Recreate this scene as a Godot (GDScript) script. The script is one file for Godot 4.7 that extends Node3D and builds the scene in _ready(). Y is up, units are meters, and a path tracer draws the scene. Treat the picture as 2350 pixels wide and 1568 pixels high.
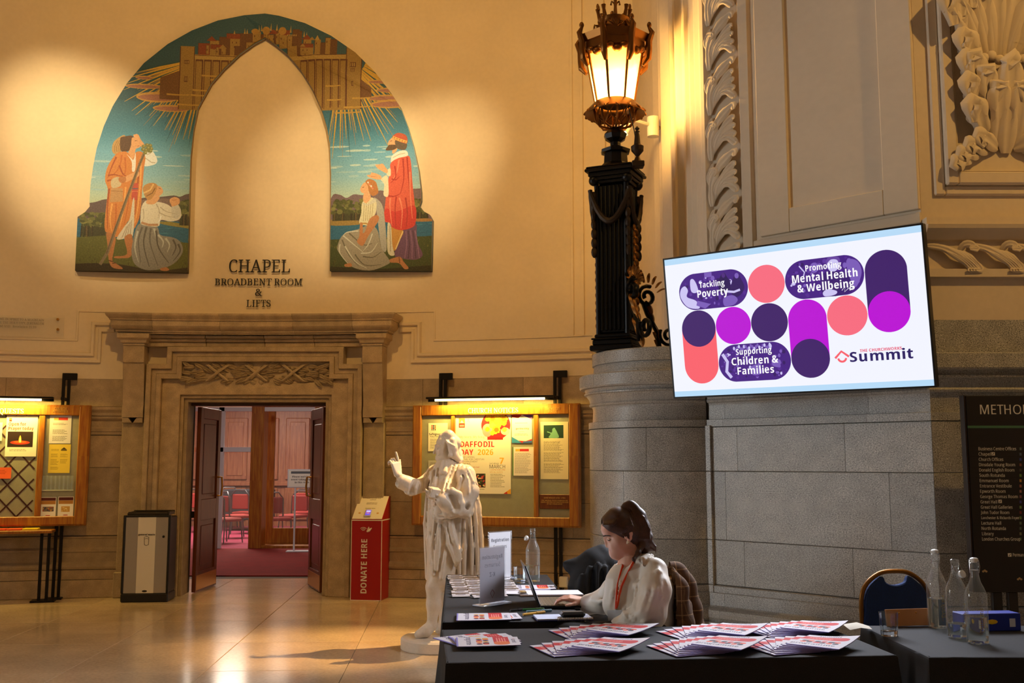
extends Node3D
# Entrance vestibule: curved plaster wall with an arched mural and a stone doorway on the left,
# round stone pedestal with a lantern, splayed stone pier with a screen, registration tables in front.
# y is up, metres. The camera stands at the origin (eye height 1.6) and looks towards -z; "depth" is -z.
const EYE := 1.6
const FOCAL := 2350.0
const TILT := 0.11691
const ARC_R := 11.5                       # the left wall is a concave arc of this radius
const ARC_C := Vector2(-3.08, 1.1)        # its centre (x, depth)
var taken := {}
var M := {}
var rng := RandomNumberGenerator.new()
# ------------------------------------------------------------------ survey helpers
func sight(px: float, py: float) -> Vector3:
	var a := (px - 1175.0) / FOCAL
	var b := (784.0 - py) / FOCAL
	var c := cos(TILT)
	var s := sin(TILT)
	return Vector3(a, s + b * c, -(c - b * s))
func at(px: float, py: float, depth: float) -> Vector3:
	var d := sight(px, py)
	return Vector3(0, EYE, 0) + d * (depth / -d.z)
func at_height(px: float, py: float, y: float) -> Vector3:
	var d := sight(px, py)
	return Vector3(0, EYE, 0) + d * ((y - EYE) / d.y)
func on_plane(px: float, py: float, p: Vector3, n: Vector3) -> Vector3:
	var d := sight(px, py)
	var o := Vector3(0, EYE, 0)
	return o + d * ((p - o).dot(n) / d.dot(n))
# survey of the curved wall: (arc length u, height y) of a sighted point standing `out` in front of it
func wall_uy(px: float, py: float, out := 0.0) -> Vector2:
	var d := sight(px, py)
	var r := ARC_R - out
	var a := d.x * d.x + d.z * d.z
	var b := 2.0 * (d.x * (0.0 - ARC_C.x) - d.z * (0.0 - ARC_C.y))
	var c := ARC_C.length_squared() - r * r
	var t := (-b + sqrt(b * b - 4.0 * a * c)) / (2.0 * a)
	return Vector2(ARC_R * atan2(d.x * t - ARC_C.x, -d.z * t - ARC_C.y), EYE + d.y * t)
func bend(p: Vector3) -> Vector3:          # flat wall (u, y, out) to the room
	var a := p.x / ARC_R
	return Vector3(ARC_C.x + (ARC_R - p.z) * sin(a), p.y, -(ARC_C.y + (ARC_R - p.z) * cos(a)))
func wall_frame(u: float, y: float, out := 0.0) -> Transform3D:   # x along the wall, y up, z into the room
	return Transform3D(Basis(Vector3.UP, -u / ARC_R), bend(Vector3(u, y, out)))
# ------------------------------------------------------------------ mesh builder
# Faces are given counter-clockwise as seen from outside; commit() turns them for Godot.
class G:
	var v := PackedVector3Array()
	var t := PackedVector2Array()
	func tri(a: Vector3, b: Vector3, c: Vector3, ta := Vector2.ZERO, tb := Vector2.ZERO, tc := Vector2.ZERO) -> void:
		v.push_back(a); v.push_back(b); v.push_back(c)
		t.push_back(ta); t.push_back(tb); t.push_back(tc)
	func quad(a: Vector3, b: Vector3, c: Vector3, d: Vector3, ta := Vector2(0, 1), tb := Vector2(1, 1), tc := Vector2(1, 0), td := Vector2(0, 0)) -> void:
		tri(a, b, c, ta, tb, tc)
		tri(a, c, d, ta, tc, td)
	func box(lo: Vector3, hi: Vector3, x := Transform3D()) -> void:
		var p := []
		for k in 8:
			p.append(x * Vector3(hi.x if k & 1 else lo.x, hi.y if k & 2 else lo.y, hi.z if k & 4 else lo.z))
		quad(p[4], p[5], p[7], p[6]); quad(p[1], p[0], p[2], p[3])
		quad(p[5], p[1], p[3], p[7]); quad(p[0], p[4], p[6], p[2])
		quad(p[6], p[7], p[3], p[2]); quad(p[0], p[1], p[5], p[4])
	# chamfered box
	func cbox(lo: Vector3, hi: Vector3, ch := 0.005, x := Transform3D()) -> void:
		var c := (lo + hi) / 2.0
		var h := (hi - lo) / 2.0
		ch = minf(ch, minf(h.x, minf(h.y, h.z)) * 0.95)
		var P := {}
		for sx in [-1, 1]:
			for sy in [-1, 1]:
				for sz in [-1, 1]:
					var s := Vector3(sx, sy, sz)
					for ax in 3:
						var o := h - Vector3(ch, ch, ch)
						o[ax] = h[ax]
						P[Vector4i(sx, sy, sz, ax)] = x * (c + o * s)
		for ax in 3:
			var b := (ax + 1) % 3
			var d := (ax + 2) % 3
			for s in [-1, 1]:
				var q := []
				for w in [[-1, -1], [1, -1], [1, 1], [-1, 1]]:
					var k := Vector3i(0, 0, 0)
					k[ax] = s; k[b] = w[0]; k[d] = w[1]
					q.append(P[Vector4i(k.x, k.y, k.z, ax)])
				if s > 0:
					quad(q[0], q[1], q[2], q[3])
				else:
					quad(q[3], q[2], q[1], q[0])
			# the four edges running along ax
			for sb in [-1, 1]:
				for sd in [-1, 1]:
					var k0 := Vector3i(0, 0, 0)
					k0[b] = sb; k0[d] = sd
					var k1 := k0
					k0[ax] = -1; k1[ax] = 1
					var a0 = P[Vector4i(k0.x, k0.y, k0.z, b)]
					var a1 = P[Vector4i(k1.x, k1.y, k1.z, b)]
					var e0 = P[Vector4i(k0.x, k0.y, k0.z, d)]
					var e1 = P[Vector4i(k1.x, k1.y, k1.z, d)]
					if sb * sd > 0:
						quad(a1, a0, e0, e1)
					else:
						quad(a0, a1, e1, e0)
		for sx in [-1, 1]:
			for sy in [-1, 1]:
				for sz in [-1, 1]:
					var a = P[Vector4i(sx, sy, sz, 0)]
					var b2 = P[Vector4i(sx, sy, sz, 1)]
					var c2 = P[Vector4i(sx, sy, sz, 2)]
					if sx * sy * sz > 0:
						tri(a, b2, c2)
					else:
						tri(a, c2, b2)
	# rows of points -> surface; rows run so that (row+1) is up and (col+1) is right as seen from outside
	func sheet(rows: Array, wrap := false) -> void:
		var nr := rows.size()
		for i in nr - 1:
			var a: Array = rows[i]
			var b: Array = rows[i + 1]
			var n := a.size()
			for j in (n if wrap else n - 1):
				var k := (j + 1) % n
				var u0 := float(j) / (n if wrap else n - 1)
				var u1 := float(j + 1) / (n if wrap else n - 1)
				var v0 := 1.0 - float(i) / (nr - 1)
				var v1 := 1.0 - float(i + 1) / (nr - 1)
				if a[j].distance_squared_to(a[k]) < 1e-12:
					tri(a[j], b[k], b[j], Vector2(u0, v0), Vector2(u1, v1), Vector2(u0, v1))
				elif b[j].distance_squared_to(b[k]) < 1e-12:
					tri(a[j], a[k], b[j], Vector2(u0, v0), Vector2(u1, v0), Vector2(u0, v1))
				else:
					quad(a[j], a[k], b[k], b[j], Vector2(u0, v0), Vector2(u1, v0), Vector2(u1, v1), Vector2(u0, v1))
	# lathe about y: profile of (radius, y) from bottom to top
	func lathe(pts: Array, seg := 24, x := Transform3D(), from := 0.0, to := TAU, sq := 0.0) -> void:
		var rows := []
		for p in pts:
			var row := []
			var full := absf(to - from - TAU) < 0.001
			for k in (seg if full else seg + 1):
				var a: float = from + (to - from) * k / seg
				var r: float = p.x
				row.append(x * Vector3(r * sin(a), p.y, r * cos(a)))
			rows.append(row)
		sheet(rows, absf(to - from - TAU) < 0.001)
	# tube along a path; radii: one number or one for each point; flat: section scale across the second axis
	func tube(path: Array, radii, seg := 8, caps := true, flat := 1.0, up := Vector3.UP) -> void:
		var n := path.size()
		var rows := []
		var nrm := Vector3.ZERO
		for i in n:
			var d: Vector3 = (path[mini(i + 1, n - 1)] - path[maxi(i - 1, 0)]).normalized()
			if i == 0:
				nrm = up - d * up.dot(d)
				if nrm.length() < 0.05:
					nrm = Vector3.RIGHT - d * d.x
					if nrm.length() < 0.05:
						nrm = Vector3.BACK - d * d.z
			else:
				nrm = nrm - d * nrm.dot(d)
			nrm = nrm.normalized()
			var bi := d.cross(nrm)
			var r: float = radii if radii is float or radii is int else radii[i]
			var row := []
			for k in seg:
				var a := -TAU * k / seg
				row.append(path[i] + (nrm * cos(a) * flat + bi * sin(a)) * r * -1.0)
			rows.append(row)
		# orientation: (row+1) along d, columns must run right seen from outside
		for r in rows:
			r.reverse()
		sheet(rows, true)
		if caps:
			for e in [0, n - 1]:
				var row: Array = rows[e]
				var c: Vector3 = path[e]
				for k in seg:
					var q: Vector3 = row[(k + 1) % seg]
					if e == 0:
						tri(c, q, row[k])
					else:
						tri(c, row[k], q)
	# polygon (x, y) extruded from z0 to z1 (z1 faces the viewer); uv from the polygon's box
	func prism(poly: PackedVector2Array, z0: float, z1: float, x := Transform3D(), inset := 0.0) -> void:
		if Geometry2D.is_polygon_clockwise(poly):
			poly = poly.duplicate(); poly.reverse()
		var top := poly
		if inset > 0.0:
			var off := Geometry2D.offset_polygon(poly, -inset, Geometry2D.JOIN_MITER)
			if off.size() == 1 and off[0].size() == poly.size():
				top = _match(poly, off[0])
			else:
				inset = 0.0
		var bb := Rect2(poly[0], Vector2.ZERO)
		for p in poly:
			bb = bb.expand(p)
		var idx := Geometry2D.triangulate_polygon(top)
		for k in range(0, idx.size(), 3):
			var q := [top[idx[k]], top[idx[k + 1]], top[idx[k + 2]]]
			if (q[1] - q[0]).cross(q[2] - q[0]) < 0:
				q = [q[0], q[2], q[1]]
			var w := []
			for p in q:
				w.append(Vector2((p.x - bb.position.x) / bb.size.x, 1.0 - (p.y - bb.position.y) / bb.size.y))
			tri(x * Vector3(q[0].x, q[0].y, z1), x * Vector3(q[1].x, q[1].y, z1), x * Vector3(q[2].x, q[2].y, z1), w[0], w[1], w[2])
		idx = Geometry2D.triangulate_polygon(poly)
		for k in range(0, idx.size(), 3):
			var q := [poly[idx[k]], poly[idx[k + 1]], poly[idx[k + 2]]]
			if (q[1] - q[0]).cross(q[2] - q[0]) < 0:
				q = [q[0], q[2], q[1]]
			tri(x * Vector3(q[0].x, q[0].y, z0), x * Vector3(q[2].x, q[2].y, z0), x * Vector3(q[1].x, q[1].y, z0))
		var n := poly.size()
		var zc := z1 - (inset if z1 > z0 else -inset)
		for k in n:
			var a := poly[k]
			var b := poly[(k + 1) % n]
			quad(x * Vector3(a.x, a.y, z0), x * Vector3(b.x, b.y, z0), x * Vector3(b.x, b.y, zc), x * Vector3(a.x, a.y, zc))
			if inset > 0.0:
				var a2 := top[k]
				var b2 := top[(k + 1) % n]
				quad(x * Vector3(a.x, a.y, zc), x * Vector3(b.x, b.y, zc), x * Vector3(b2.x, b2.y, z1), x * Vector3(a2.x, a2.y, z1))
	func _match(poly: PackedVector2Array, off: PackedVector2Array) -> PackedVector2Array:
		if Geometry2D.is_polygon_clockwise(off):
			off.reverse()
		var best := 0
		for k in off.size():
			if off[k].distance_squared_to(poly[0]) < off[best].distance_squared_to(poly[0]):
				best = k
		var out := PackedVector2Array()
		for k in off.size():
			out.append(off[(best + k) % off.size()])
		return out
	func ball(c: Vector3, r: Vector3, seg := 12, rings := 8, x := Transform3D()) -> void:
		var rows := []
		for i in rings + 1:
			var b := -PI / 2 + PI * i / rings
			var row := []
			for k in seg:
				var a := TAU * k / seg
				row.append(x * (c + Vector3(cos(b) * sin(a) * r.x, sin(b) * r.y, cos(b) * cos(a) * r.z)))
			rows.append(row)
		sheet(rows, true)
	func add(o: G, x := Transform3D()) -> void:
		for p in o.v:
			v.push_back(x * p)
		t.append_array(o.t)
	func warp(f: Callable) -> G:
		for k in v.size():
			v[k] = f.call(v[k])
		return self
	func mesh(deg := 35.0) -> ArrayMesh:
		var n := v.size() / 3
		var fn := PackedVector3Array()
		fn.resize(n)
		var fu := PackedVector3Array()
		fu.resize(n)
		for k in n:
			var c := (v[3 * k + 1] - v[3 * k]).cross(v[3 * k + 2] - v[3 * k])
			fn[k] = c
			fu[k] = c.normalized()
		var nv := PackedVector3Array()
		nv.resize(n * 3)
		var pv := PackedVector3Array()
		pv.resize(n * 3)
		var tv := PackedVector2Array()
		tv.resize(n * 3)
		var lim := cos(deg_to_rad(deg))
		var near := {}
		var keys: Array[Vector3i] = []
		if deg > 0.0:
			keys.resize(n * 3)
			for k in n * 3:
				var key := Vector3i((v[k] * 8000.0).round())
				keys[k] = key
				if near.has(key):
					near[key].append(k / 3)
				else:
					near[key] = [k / 3]
		for k in n:
			for j in 3:
				var w: int = 3 * k + [0, 2, 1][j]
				var nn := fn[k]
				if deg > 0.0:
					for o in near[keys[w]]:
						if o != k and fu[o].dot(fu[k]) > lim:
							nn += fn[o]
				pv[3 * k + j] = v[w]
				nv[3 * k + j] = nn.normalized()
				tv[3 * k + j] = t[w]
		var arr := []
		arr.resize(Mesh.ARRAY_MAX)
		arr[Mesh.ARRAY_VERTEX] = pv
		arr[Mesh.ARRAY_NORMAL] = nv
		arr[Mesh.ARRAY_TEX_UV] = tv
		var m := ArrayMesh.new()
		m.add_surface_from_arrays(Mesh.PRIMITIVE_TRIANGLES, arr)
		return m
# ------------------------------------------------------------------ scene tree helpers
func numbered(called: String) -> String:
	if not taken.has(called):
		taken[called] = 0
		return called
	taken[called] += 1
	return "%s_%03d" % [called, taken[called]]
func put(called: String, mesh: Mesh, m: Material, parent: Node = null, x := Transform3D()) -> MeshInstance3D:
	var o := MeshInstance3D.new()
	o.mesh = mesh
	o.material_override = m
	o.transform = x
	if parent == null:
		o.name = numbered(called)
		add_child(o)
	else:
		o.name = called
		parent.add_child(o, true)
	return o
func thing(called: String, label: String, category: String, x := Transform3D(), group := "") -> Node3D:
	var o := Node3D.new()
	o.name = numbered(called)
	o.transform = x
	add_child(o)
	return tag(o, label, category, group)
func tag(o: Node3D, label: String, category := "", group := "") -> Node3D:
	if label: o.set_meta("label", label)
	if category: o.set_meta("category", category)
	if group: o.set_meta("group", group)
	return o
func structure(called: String, label := "") -> Node3D:
	var o := Node3D.new()
	o.name = numbered(called)
	add_child(o)
	o.set_meta("kind", "structure")
	if label: o.set_meta("label", label)
	return o
func aim(from: Vector3, to: Vector3) -> Transform3D:      # -z towards the target
	var up := Vector3.UP if absf((to - from).normalized().y) < 0.98 else Vector3.BACK
	return Transform3D(Basis.looking_at(to - from, up), from)
func ordinal(k: int) -> String:
	return ["first", "second", "third", "fourth", "fifth", "sixth", "seventh", "eighth", "ninth", "tenth", "eleventh", "twelfth"][k]
# ------------------------------------------------------------------ materials
func mat(key: String, c: Color, rough := 0.7, metal := 0.0, tex: Texture2D = null, scale := 1.0, spec := 0.5) -> StandardMaterial3D:
	if M.has(key):
		return M[key]
	var m := StandardMaterial3D.new()
	m.resource_name = key
	m.albedo_color = c
	m.roughness = rough
	m.metallic = metal
	m.metallic_specular = spec
	if tex:
		m.albedo_texture = tex
		m.uv1_triplanar = true
		m.uv1_world_triplanar = true
		m.uv1_scale = Vector3.ONE * scale
	M[key] = m
	return m
func glow(key: String, c: Color, energy: float, tex: Texture2D = null) -> StandardMaterial3D:
	var m := mat(key, Color.BLACK if tex else c, 0.6)
	m.emission_enabled = true
	m.emission = Color.WHITE if tex else c
	m.emission_energy_multiplier = energy
	if tex:
		m.emission_texture = tex
		m.emission_operator = BaseMaterial3D.EMISSION_OP_MULTIPLY
	return m
func glass(key: String, c: Color, alpha := 0.06, rough := 0.02) -> StandardMaterial3D:
	var m := mat(key, Color(c.r, c.g, c.b, alpha), rough)
	m.transparency = BaseMaterial3D.TRANSPARENCY_ALPHA
	return m
# mottled surface: coarse clouds, fine grain and dark or light flecks around a base colour (all of it matter)
func mottle(base: Color, coarse: float, fine: float, fleck: float, sd: int, size := 512, cf := 0.012, stretch := 1.0) -> ImageTexture:
	var n1 := FastNoiseLite.new()
	n1.seed = sd
	n1.frequency = cf
	n1.fractal_octaves = 4
	var n2 := FastNoiseLite.new()
	n2.seed = sd + 7
	n2.frequency = 0.11
	n2.fractal_octaves = 3
	var a := n1.get_seamless_image(size, size).get_data()
	var b := n2.get_seamless_image(size, size).get_data()
	var n3 := FastNoiseLite.new()
	n3.seed = sd + 13
	n3.frequency = 0.16
	n3.noise_type = FastNoiseLite.TYPE_SIMPLEX
	n3.fractal_type = FastNoiseLite.FRACTAL_NONE
	var c := n3.get_seamless_image(size, size).get_data()
	var out := PackedByteArray()
	out.resize(size * size * 3)
	for y in size:
		for x in size:
			var k := y * size + x
			var ks := y * size + (int(x * stretch) % size)
			var f := 1.0 + coarse * (a[ks] / 255.0 - 0.5) + fine * (b[k] / 255.0 - 0.5)
			var s := c[k] / 255.0
			if s > 0.74:
				f -= fleck * minf(1.0, (s - 0.74) * 6.0)
			elif s < 0.24:
				f += fleck * 0.6 * minf(1.0, (0.24 - s) * 6.0)
			out[3 * k] = clampi(int(base.r * f * 255.0), 0, 255)
			out[3 * k + 1] = clampi(int(base.g * f * 255.0), 0, 255)
			out[3 * k + 2] = clampi(int(base.b * f * 255.0), 0, 255)
	return ImageTexture.create_from_image(Image.create_from_data(size, size, false, Image.FORMAT_RGB8, out))
# wood grain running along v
func grain(base: Color, amp: float, sd: int, size := 256) -> ImageTexture:
	var n := FastNoiseLite.new()
	n.seed = sd
	n.frequency = 0.02
	n.fractal_octaves = 4
	var out := PackedByteArray()
	out.resize(size * size * 3)
	for y in size:
		for x in size:
			var f := 1.0 + amp * n.get_noise_2d(x * 5.0, y * 0.35) + amp * 0.5 * n.get_noise_2d(x * 17.0 + 90.0, y * 0.8)
			var k := y * size + x
			out[3 * k] = clampi(int(base.r * f * 255.0), 0, 255)
			out[3 * k + 1] = clampi(int(base.g * f * f * 255.0), 0, 255)
			out[3 * k + 2] = clampi(int(base.b * f * f * 255.0), 0, 255)
	return ImageTexture.create_from_image(Image.create_from_data(size, size, false, Image.FORMAT_RGB8, out))
func wooden(key: String, base: Color, rough := 0.35, sd := 3, scale := 1.5) -> StandardMaterial3D:
	var m := mat(key, Color.WHITE, rough, 0.0, grain(base, 0.2, sd), scale)
	return m
# ------------------------------------------------------------------ flat print: scan-converted polygons and lettering
var fonts := {}
func font(face: String, weight := 400) -> SystemFont:
	var key := face + str(weight)
	if not fonts.has(key):
		var f := SystemFont.new()
		f.font_names = PackedStringArray([face])
		f.font_weight = weight
		fonts[key] = f
	return fonts[key]
func text_mesh(s: String, face: String, size: float, depth := 0.004, weight := 400, align := HORIZONTAL_ALIGNMENT_CENTER) -> TextMesh:
	var m := TextMesh.new()
	m.text = s
	m.font = font(face, weight)
	m.font_size = 32
	m.pixel_size = size / 32.0
	m.depth = depth
	m.curve_step = 4.0
	m.horizontal_alignment = align
	m.vertical_alignment = VERTICAL_ALIGNMENT_CENTER
	return m
class Paint:
	var im: Image
	var w: int
	var h: int
	var x := Transform2D()             # user units to pixels
	func _init(ww: int, hh: int, c: Color, rect := Rect2()) -> void:
		w = ww
		h = hh
		im = Image.create(w, h, false, Image.FORMAT_RGB8)
		im.fill(c)
		if rect.size.x != 0.0:
			var sx := w / rect.size.x
			var sy := h / rect.size.y
			x = Transform2D(Vector2(sx, 0), Vector2(0, sy), Vector2(-rect.position.x * sx, -rect.position.y * sy))
	func poly(pts, c: Color, own := Transform2D()) -> void:
		var n: int = pts.size()
		var q := PackedVector2Array()
		q.resize(n)
		var lo := 1e9
		var hi := -1e9
		var tx := x * own
		for k in n:
			q[k] = tx * Vector2(pts[k])
			lo = minf(lo, q[k].y)
			hi = maxf(hi, q[k].y)
		for row in range(maxi(0, ceili(lo - 0.5)), mini(h - 1, floori(hi - 0.5)) + 1):
			var yy := row + 0.5
			var cross: Array[float] = []
			for k in n:
				var a := q[k]
				var b := q[(k + 1) % n]
				if (a.y <= yy) != (b.y <= yy):
					cross.append(a.x + (yy - a.y) / (b.y - a.y) * (b.x - a.x))
			cross.sort()
			for k in range(0, cross.size() - 1, 2):
				var x0 := maxi(0, ceili(cross[k] - 0.5))
				var x1 := mini(w - 1, floori(cross[k + 1] - 0.5))
				if x1 >= x0:
					im.fill_rect(Rect2i(x0, row, x1 - x0 + 1, 1), c)
	# smooth closed outline through the points
	func blob(pts: Array, c: Color, own := Transform2D(), steps := 5) -> void:
		poly(smooth(pts, steps), c, own)
	static func smooth(pts: Array, steps := 5, closed := true) -> PackedVector2Array:
		var n := pts.size()
		var out := PackedVector2Array()
		for k in (n if closed else n - 1):
			var p0: Vector2 = pts[(k - 1 + n) % n] if closed else pts[maxi(k - 1, 0)]
			var p1: Vector2 = pts[k]
			var p2: Vector2 = pts[(k + 1) % n]
			var p3: Vector2 = pts[(k + 2) % n] if closed else pts[mini(k + 2, n - 1)]
			for s in steps:
				var u := float(s) / steps
				out.append(0.5 * (2.0 * p1 + (p2 - p0) * u + (2.0 * p0 - 5.0 * p1 + 4.0 * p2 - p3) * u * u + (3.0 * p1 - p0 - 3.0 * p2 + p3) * u * u * u))
		if not closed:
			out.append(pts[n - 1])
		return out
	func ellipse(c: Vector2, r: Vector2, col: Color, own := Transform2D(), seg := 40) -> void:
		var p := PackedVector2Array()
		for k in seg:
			p.append(c + Vector2(cos(TAU * k / seg) * r.x, sin(TAU * k / seg) * r.y))
		poly(p, col, own)
	func rect(r: Rect2, col: Color, own := Transform2D()) -> void:
		poly([r.position, Vector2(r.end.x, r.position.y), r.end, Vector2(r.position.x, r.end.y)], col, own)
	func line(pts: Array, width: float, col: Color, own := Transform2D(), taper := 1.0) -> void:
		var n := pts.size()
		var left := PackedVector2Array()
		var right := PackedVector2Array()
		for k in n:
			var d: Vector2 = (Vector2(pts[mini(k + 1, n - 1)]) - Vector2(pts[maxi(k - 1, 0)])).normalized()
			var wd := width / 2.0 * lerpf(1.0, taper, float(k) / maxi(1, n - 1))
			var nn := Vector2(-d.y, d.x) * wd
			left.append(Vector2(pts[k]) + nn)
			right.append(Vector2(pts[k]) - nn)
		right.reverse()
		left.append_array(right)
		poly(left, col, own)
	# lettering laid flat from a text mesh; pos is the left (or middle) of the line, size the height of the em
	func text(m: TextMesh, pos: Vector2, size: float, col: Color, own := Transform2D(), squeeze := 1.0) -> void:
		m.depth = 0.0
		m.pixel_size = size / 32.0
		var arr := m.get_mesh_arrays()
		var v: PackedVector3Array = arr[Mesh.ARRAY_VERTEX]
		var idx = arr[Mesh.ARRAY_INDEX]
		var n: int = idx.size() if idx else v.size()
		for k in range(0, n, 3):
			var p := []
			for j in 3:
				var q: Vector3 = v[idx[k + j]] if idx else v[k + j]
				p.append(pos + Vector2(q.x * squeeze, -q.y))
			poly(p, col, own)
	func lines_of_text(r: Rect2, n: int, col: Color, rng: RandomNumberGenerator, own := Transform2D(), fill := 0.45, ragged := 0.3) -> void:
		for k in n:
			var y := r.position.y + r.size.y * (k + 0.3) / n
			var end := r.size.x * (1.0 - rng.randf() * ragged)
			var xx := 0.0
			while xx < end:
				var ww := r.size.x * rng.randf_range(0.03, 0.12)
				rect(Rect2(r.position.x + xx, y, minf(ww, end - xx), r.size.y / n * fill), col, own)
				xx += ww + r.size.x * 0.018
	func texture(half := true) -> ImageTexture:
		if half:
			im.resize(w / 2, h / 2, Image.INTERPOLATE_BILINEAR)
		return ImageTexture.create_from_image(im)
func lettering(s: String, face := "Droid Sans", weight := 400, align := HORIZONTAL_ALIGNMENT_CENTER) -> TextMesh:
	var m := text_mesh(s, face, 1.0, 0.0, weight, align)
	m.curve_step = 2.0
	return m
func printed(key: String, tex: Texture2D, rough := 0.6) -> StandardMaterial3D:
	var m := mat(key, Color.WHITE, rough)
	m.albedo_texture = tex
	return m
# ------------------------------------------------------------------ plan paths (x, z) and pieces swept along them
var path_left := PackedVector2Array()
var path_right := PackedVector2Array()
const U0 := -6.0                                   # where path_left begins
const COL_C := Vector2(1.45, -9.256)
const COL_R := 0.75
const PIER_P := Vector2(1.615, -8.525)
const CORNER := Vector2(2.94, -7.2)
var s_pier := 0.0                                  # arc lengths on path_right where the pier and the right wall begin
var s_corner := 0.0
func lay_paths() -> void:
	for k in 49:
		var p := bend(Vector3(U0 + 12.0 * k / 48.0, 0, 0))
		path_left.append(Vector2(p.x, p.z))
	for k in 25:
		var a := deg_to_rad(lerpf(-150.0, 12.7, k / 24.0))
		path_right.append(COL_C + COL_R * Vector2(sin(a), cos(a)))
	s_pier = length_of(path_right)
	path_right.append(CORNER)
	s_corner = length_of(path_right)
	path_right.append(Vector2(6.0, -7.2))
func length_of(p: PackedVector2Array) -> float:
	var s := 0.0
	for k in p.size() - 1:
		s += p[k].distance_to(p[k + 1])
	return s
# points with mitred normals of the path between two arc lengths
func slice(path: PackedVector2Array, s0: float, s1: float) -> Array:
	var n := path.size()
	var nor := PackedVector2Array()
	for k in n:
		var d0 := (path[k] - path[maxi(k - 1, 0)]).normalized()
		var d1 := (path[mini(k + 1, n - 1)] - path[k]).normalized()
		if k == 0: d0 = d1
		if k == n - 1: d1 = d0
		var n0 := Vector2(-d0.y, d0.x)
		var n1 := Vector2(-d1.y, d1.x)
		var m := (n0 + n1).normalized()
		nor.append(m / maxf(0.3, m.dot(n0)))
	var out := []
	var s := 0.0
	for k in n - 1:
		var l := path[k].distance_to(path[k + 1])
		var d := (path[k + 1] - path[k]) / l
		var flat_n := Vector2(-d.y, d.x)
		for e in [s0, s1]:
			if e > s + 1e-5 and e < s + l - 1e-5:
				var f: float = (e - s) / l
				# inside a long straight run keep the run's own normal
				var nn := flat_n if l > 0.5 else nor[k].lerp(nor[k + 1], f)
				out.append([e, path[k].lerp(path[k + 1], f), nn])
		if s >= s0 - 1e-5 and s <= s1 + 1e-5:
			out.append([s, path[k], nor[k]])
		s += l
	if s <= s1 + 1e-5:
		out.append([s, path[n - 1], nor[n - 1]])
	out.sort_custom(func(a, b): return a[0] < b[0])
	return out
func sweep(profile: Array, pts: Array, caps := true) -> G:
	var g := G.new()
	var rows := []
	for q in profile:
		var row := []
		for p in pts:
			row.append(Vector3(p[1].x + p[2].x * q.x, q.y, p[1].y + p[2].y * q.x))
		rows.append(row)
	g.sheet(rows)
	if caps:
		var poly := PackedVector2Array()
		for q in profile:
			poly.append(q)
		var idx := Geometry2D.triangulate_polygon(poly)
		for e in [0, pts.size() - 1]:
			for k in range(0, idx.size(), 3):
				var w := []
				for j in 3:
					w.append(rows[idx[k + j]][e])
				g.tri(w[0], w[1], w[2])
	return g
# profile of one dressed block: a face with arrises and the thin joint around it
func block_profile(y0: float, y1: float, out := 0.0, gap := 0.0016, deep := 0.05) -> Array:
	var e := 0.004
	return [Vector2(out - deep, y0 + gap), Vector2(out - e, y0 + gap), Vector2(out, y0 + gap + e), Vector2(out, y1 - gap - e), Vector2(out - e, y1 - gap), Vector2(out - deep, y1 - gap)]
func course(parent: Node3D, path: PackedVector2Array, cuts: Array, y0: float, y1: float, mats: Array, out := 0.0) -> void:
	for k in cuts.size() - 1:
		var g := sweep(block_profile(y0, y1, out), slice(path, cuts[k] + 0.0016, cuts[k + 1] - 0.0016))
		put("block", g.mesh(30), mats[rng.randi() % mats.size()], parent)
# ------------------------------------------------------------------ floor
func build_floor() -> void:
	var fl := structure("floor", "polished cream limestone slab floor with thin dark joints")
	var g := G.new()
	g.box(Vector3(-11, -0.3, -14.75), Vector3(8, -0.012, 8))
	put("bedding", g.mesh(0), mat("joint_mortar", Color(0.33, 0.28, 0.22), 0.8), fl)
	var tones := []
	for k in 3:
		var base: Color = [Color(0.78, 0.69, 0.565), Color(0.765, 0.67, 0.545), Color(0.8, 0.715, 0.59)][k]
		tones.append(mat("floor_slab_%d" % k, Color.WHITE, 0.16, 0.0, mottle(base, 0.16, 0.08, 0.05, 11 + k, 512, 0.006, 1.0), 0.35, 0.5))
	var anchor := Vector3(-2.436, 0, -9.37)
	var basis := Basis(Vector3.UP, deg_to_rad(3.5))
	var slab := G.new()
	slab.cbox(Vector3(-0.533, -0.012, -0.633), Vector3(0.533, 0, 0.633), 0.003)
	var mesh := slab.mesh(0)
	for i in range(-8, 10):
		for j in range(-5, 14):
			var p := anchor + basis * Vector3((i + 0.5) * 1.07, 0, (j - 0.5) * 1.27)
			var far := Vector2(p.x - ARC_C.x, -p.z - ARC_C.y).length()
			if p.z < -14.3 or p.x < -9.8 or p.x > 6.6 or p.z > 6.5:
				continue
			if absf(p.x + 3.5) > 2.2 and far > 11.9:
				continue
			put("slab", mesh, tones[rng.randi() % 3], fl, Transform3D(basis, p))
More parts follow.
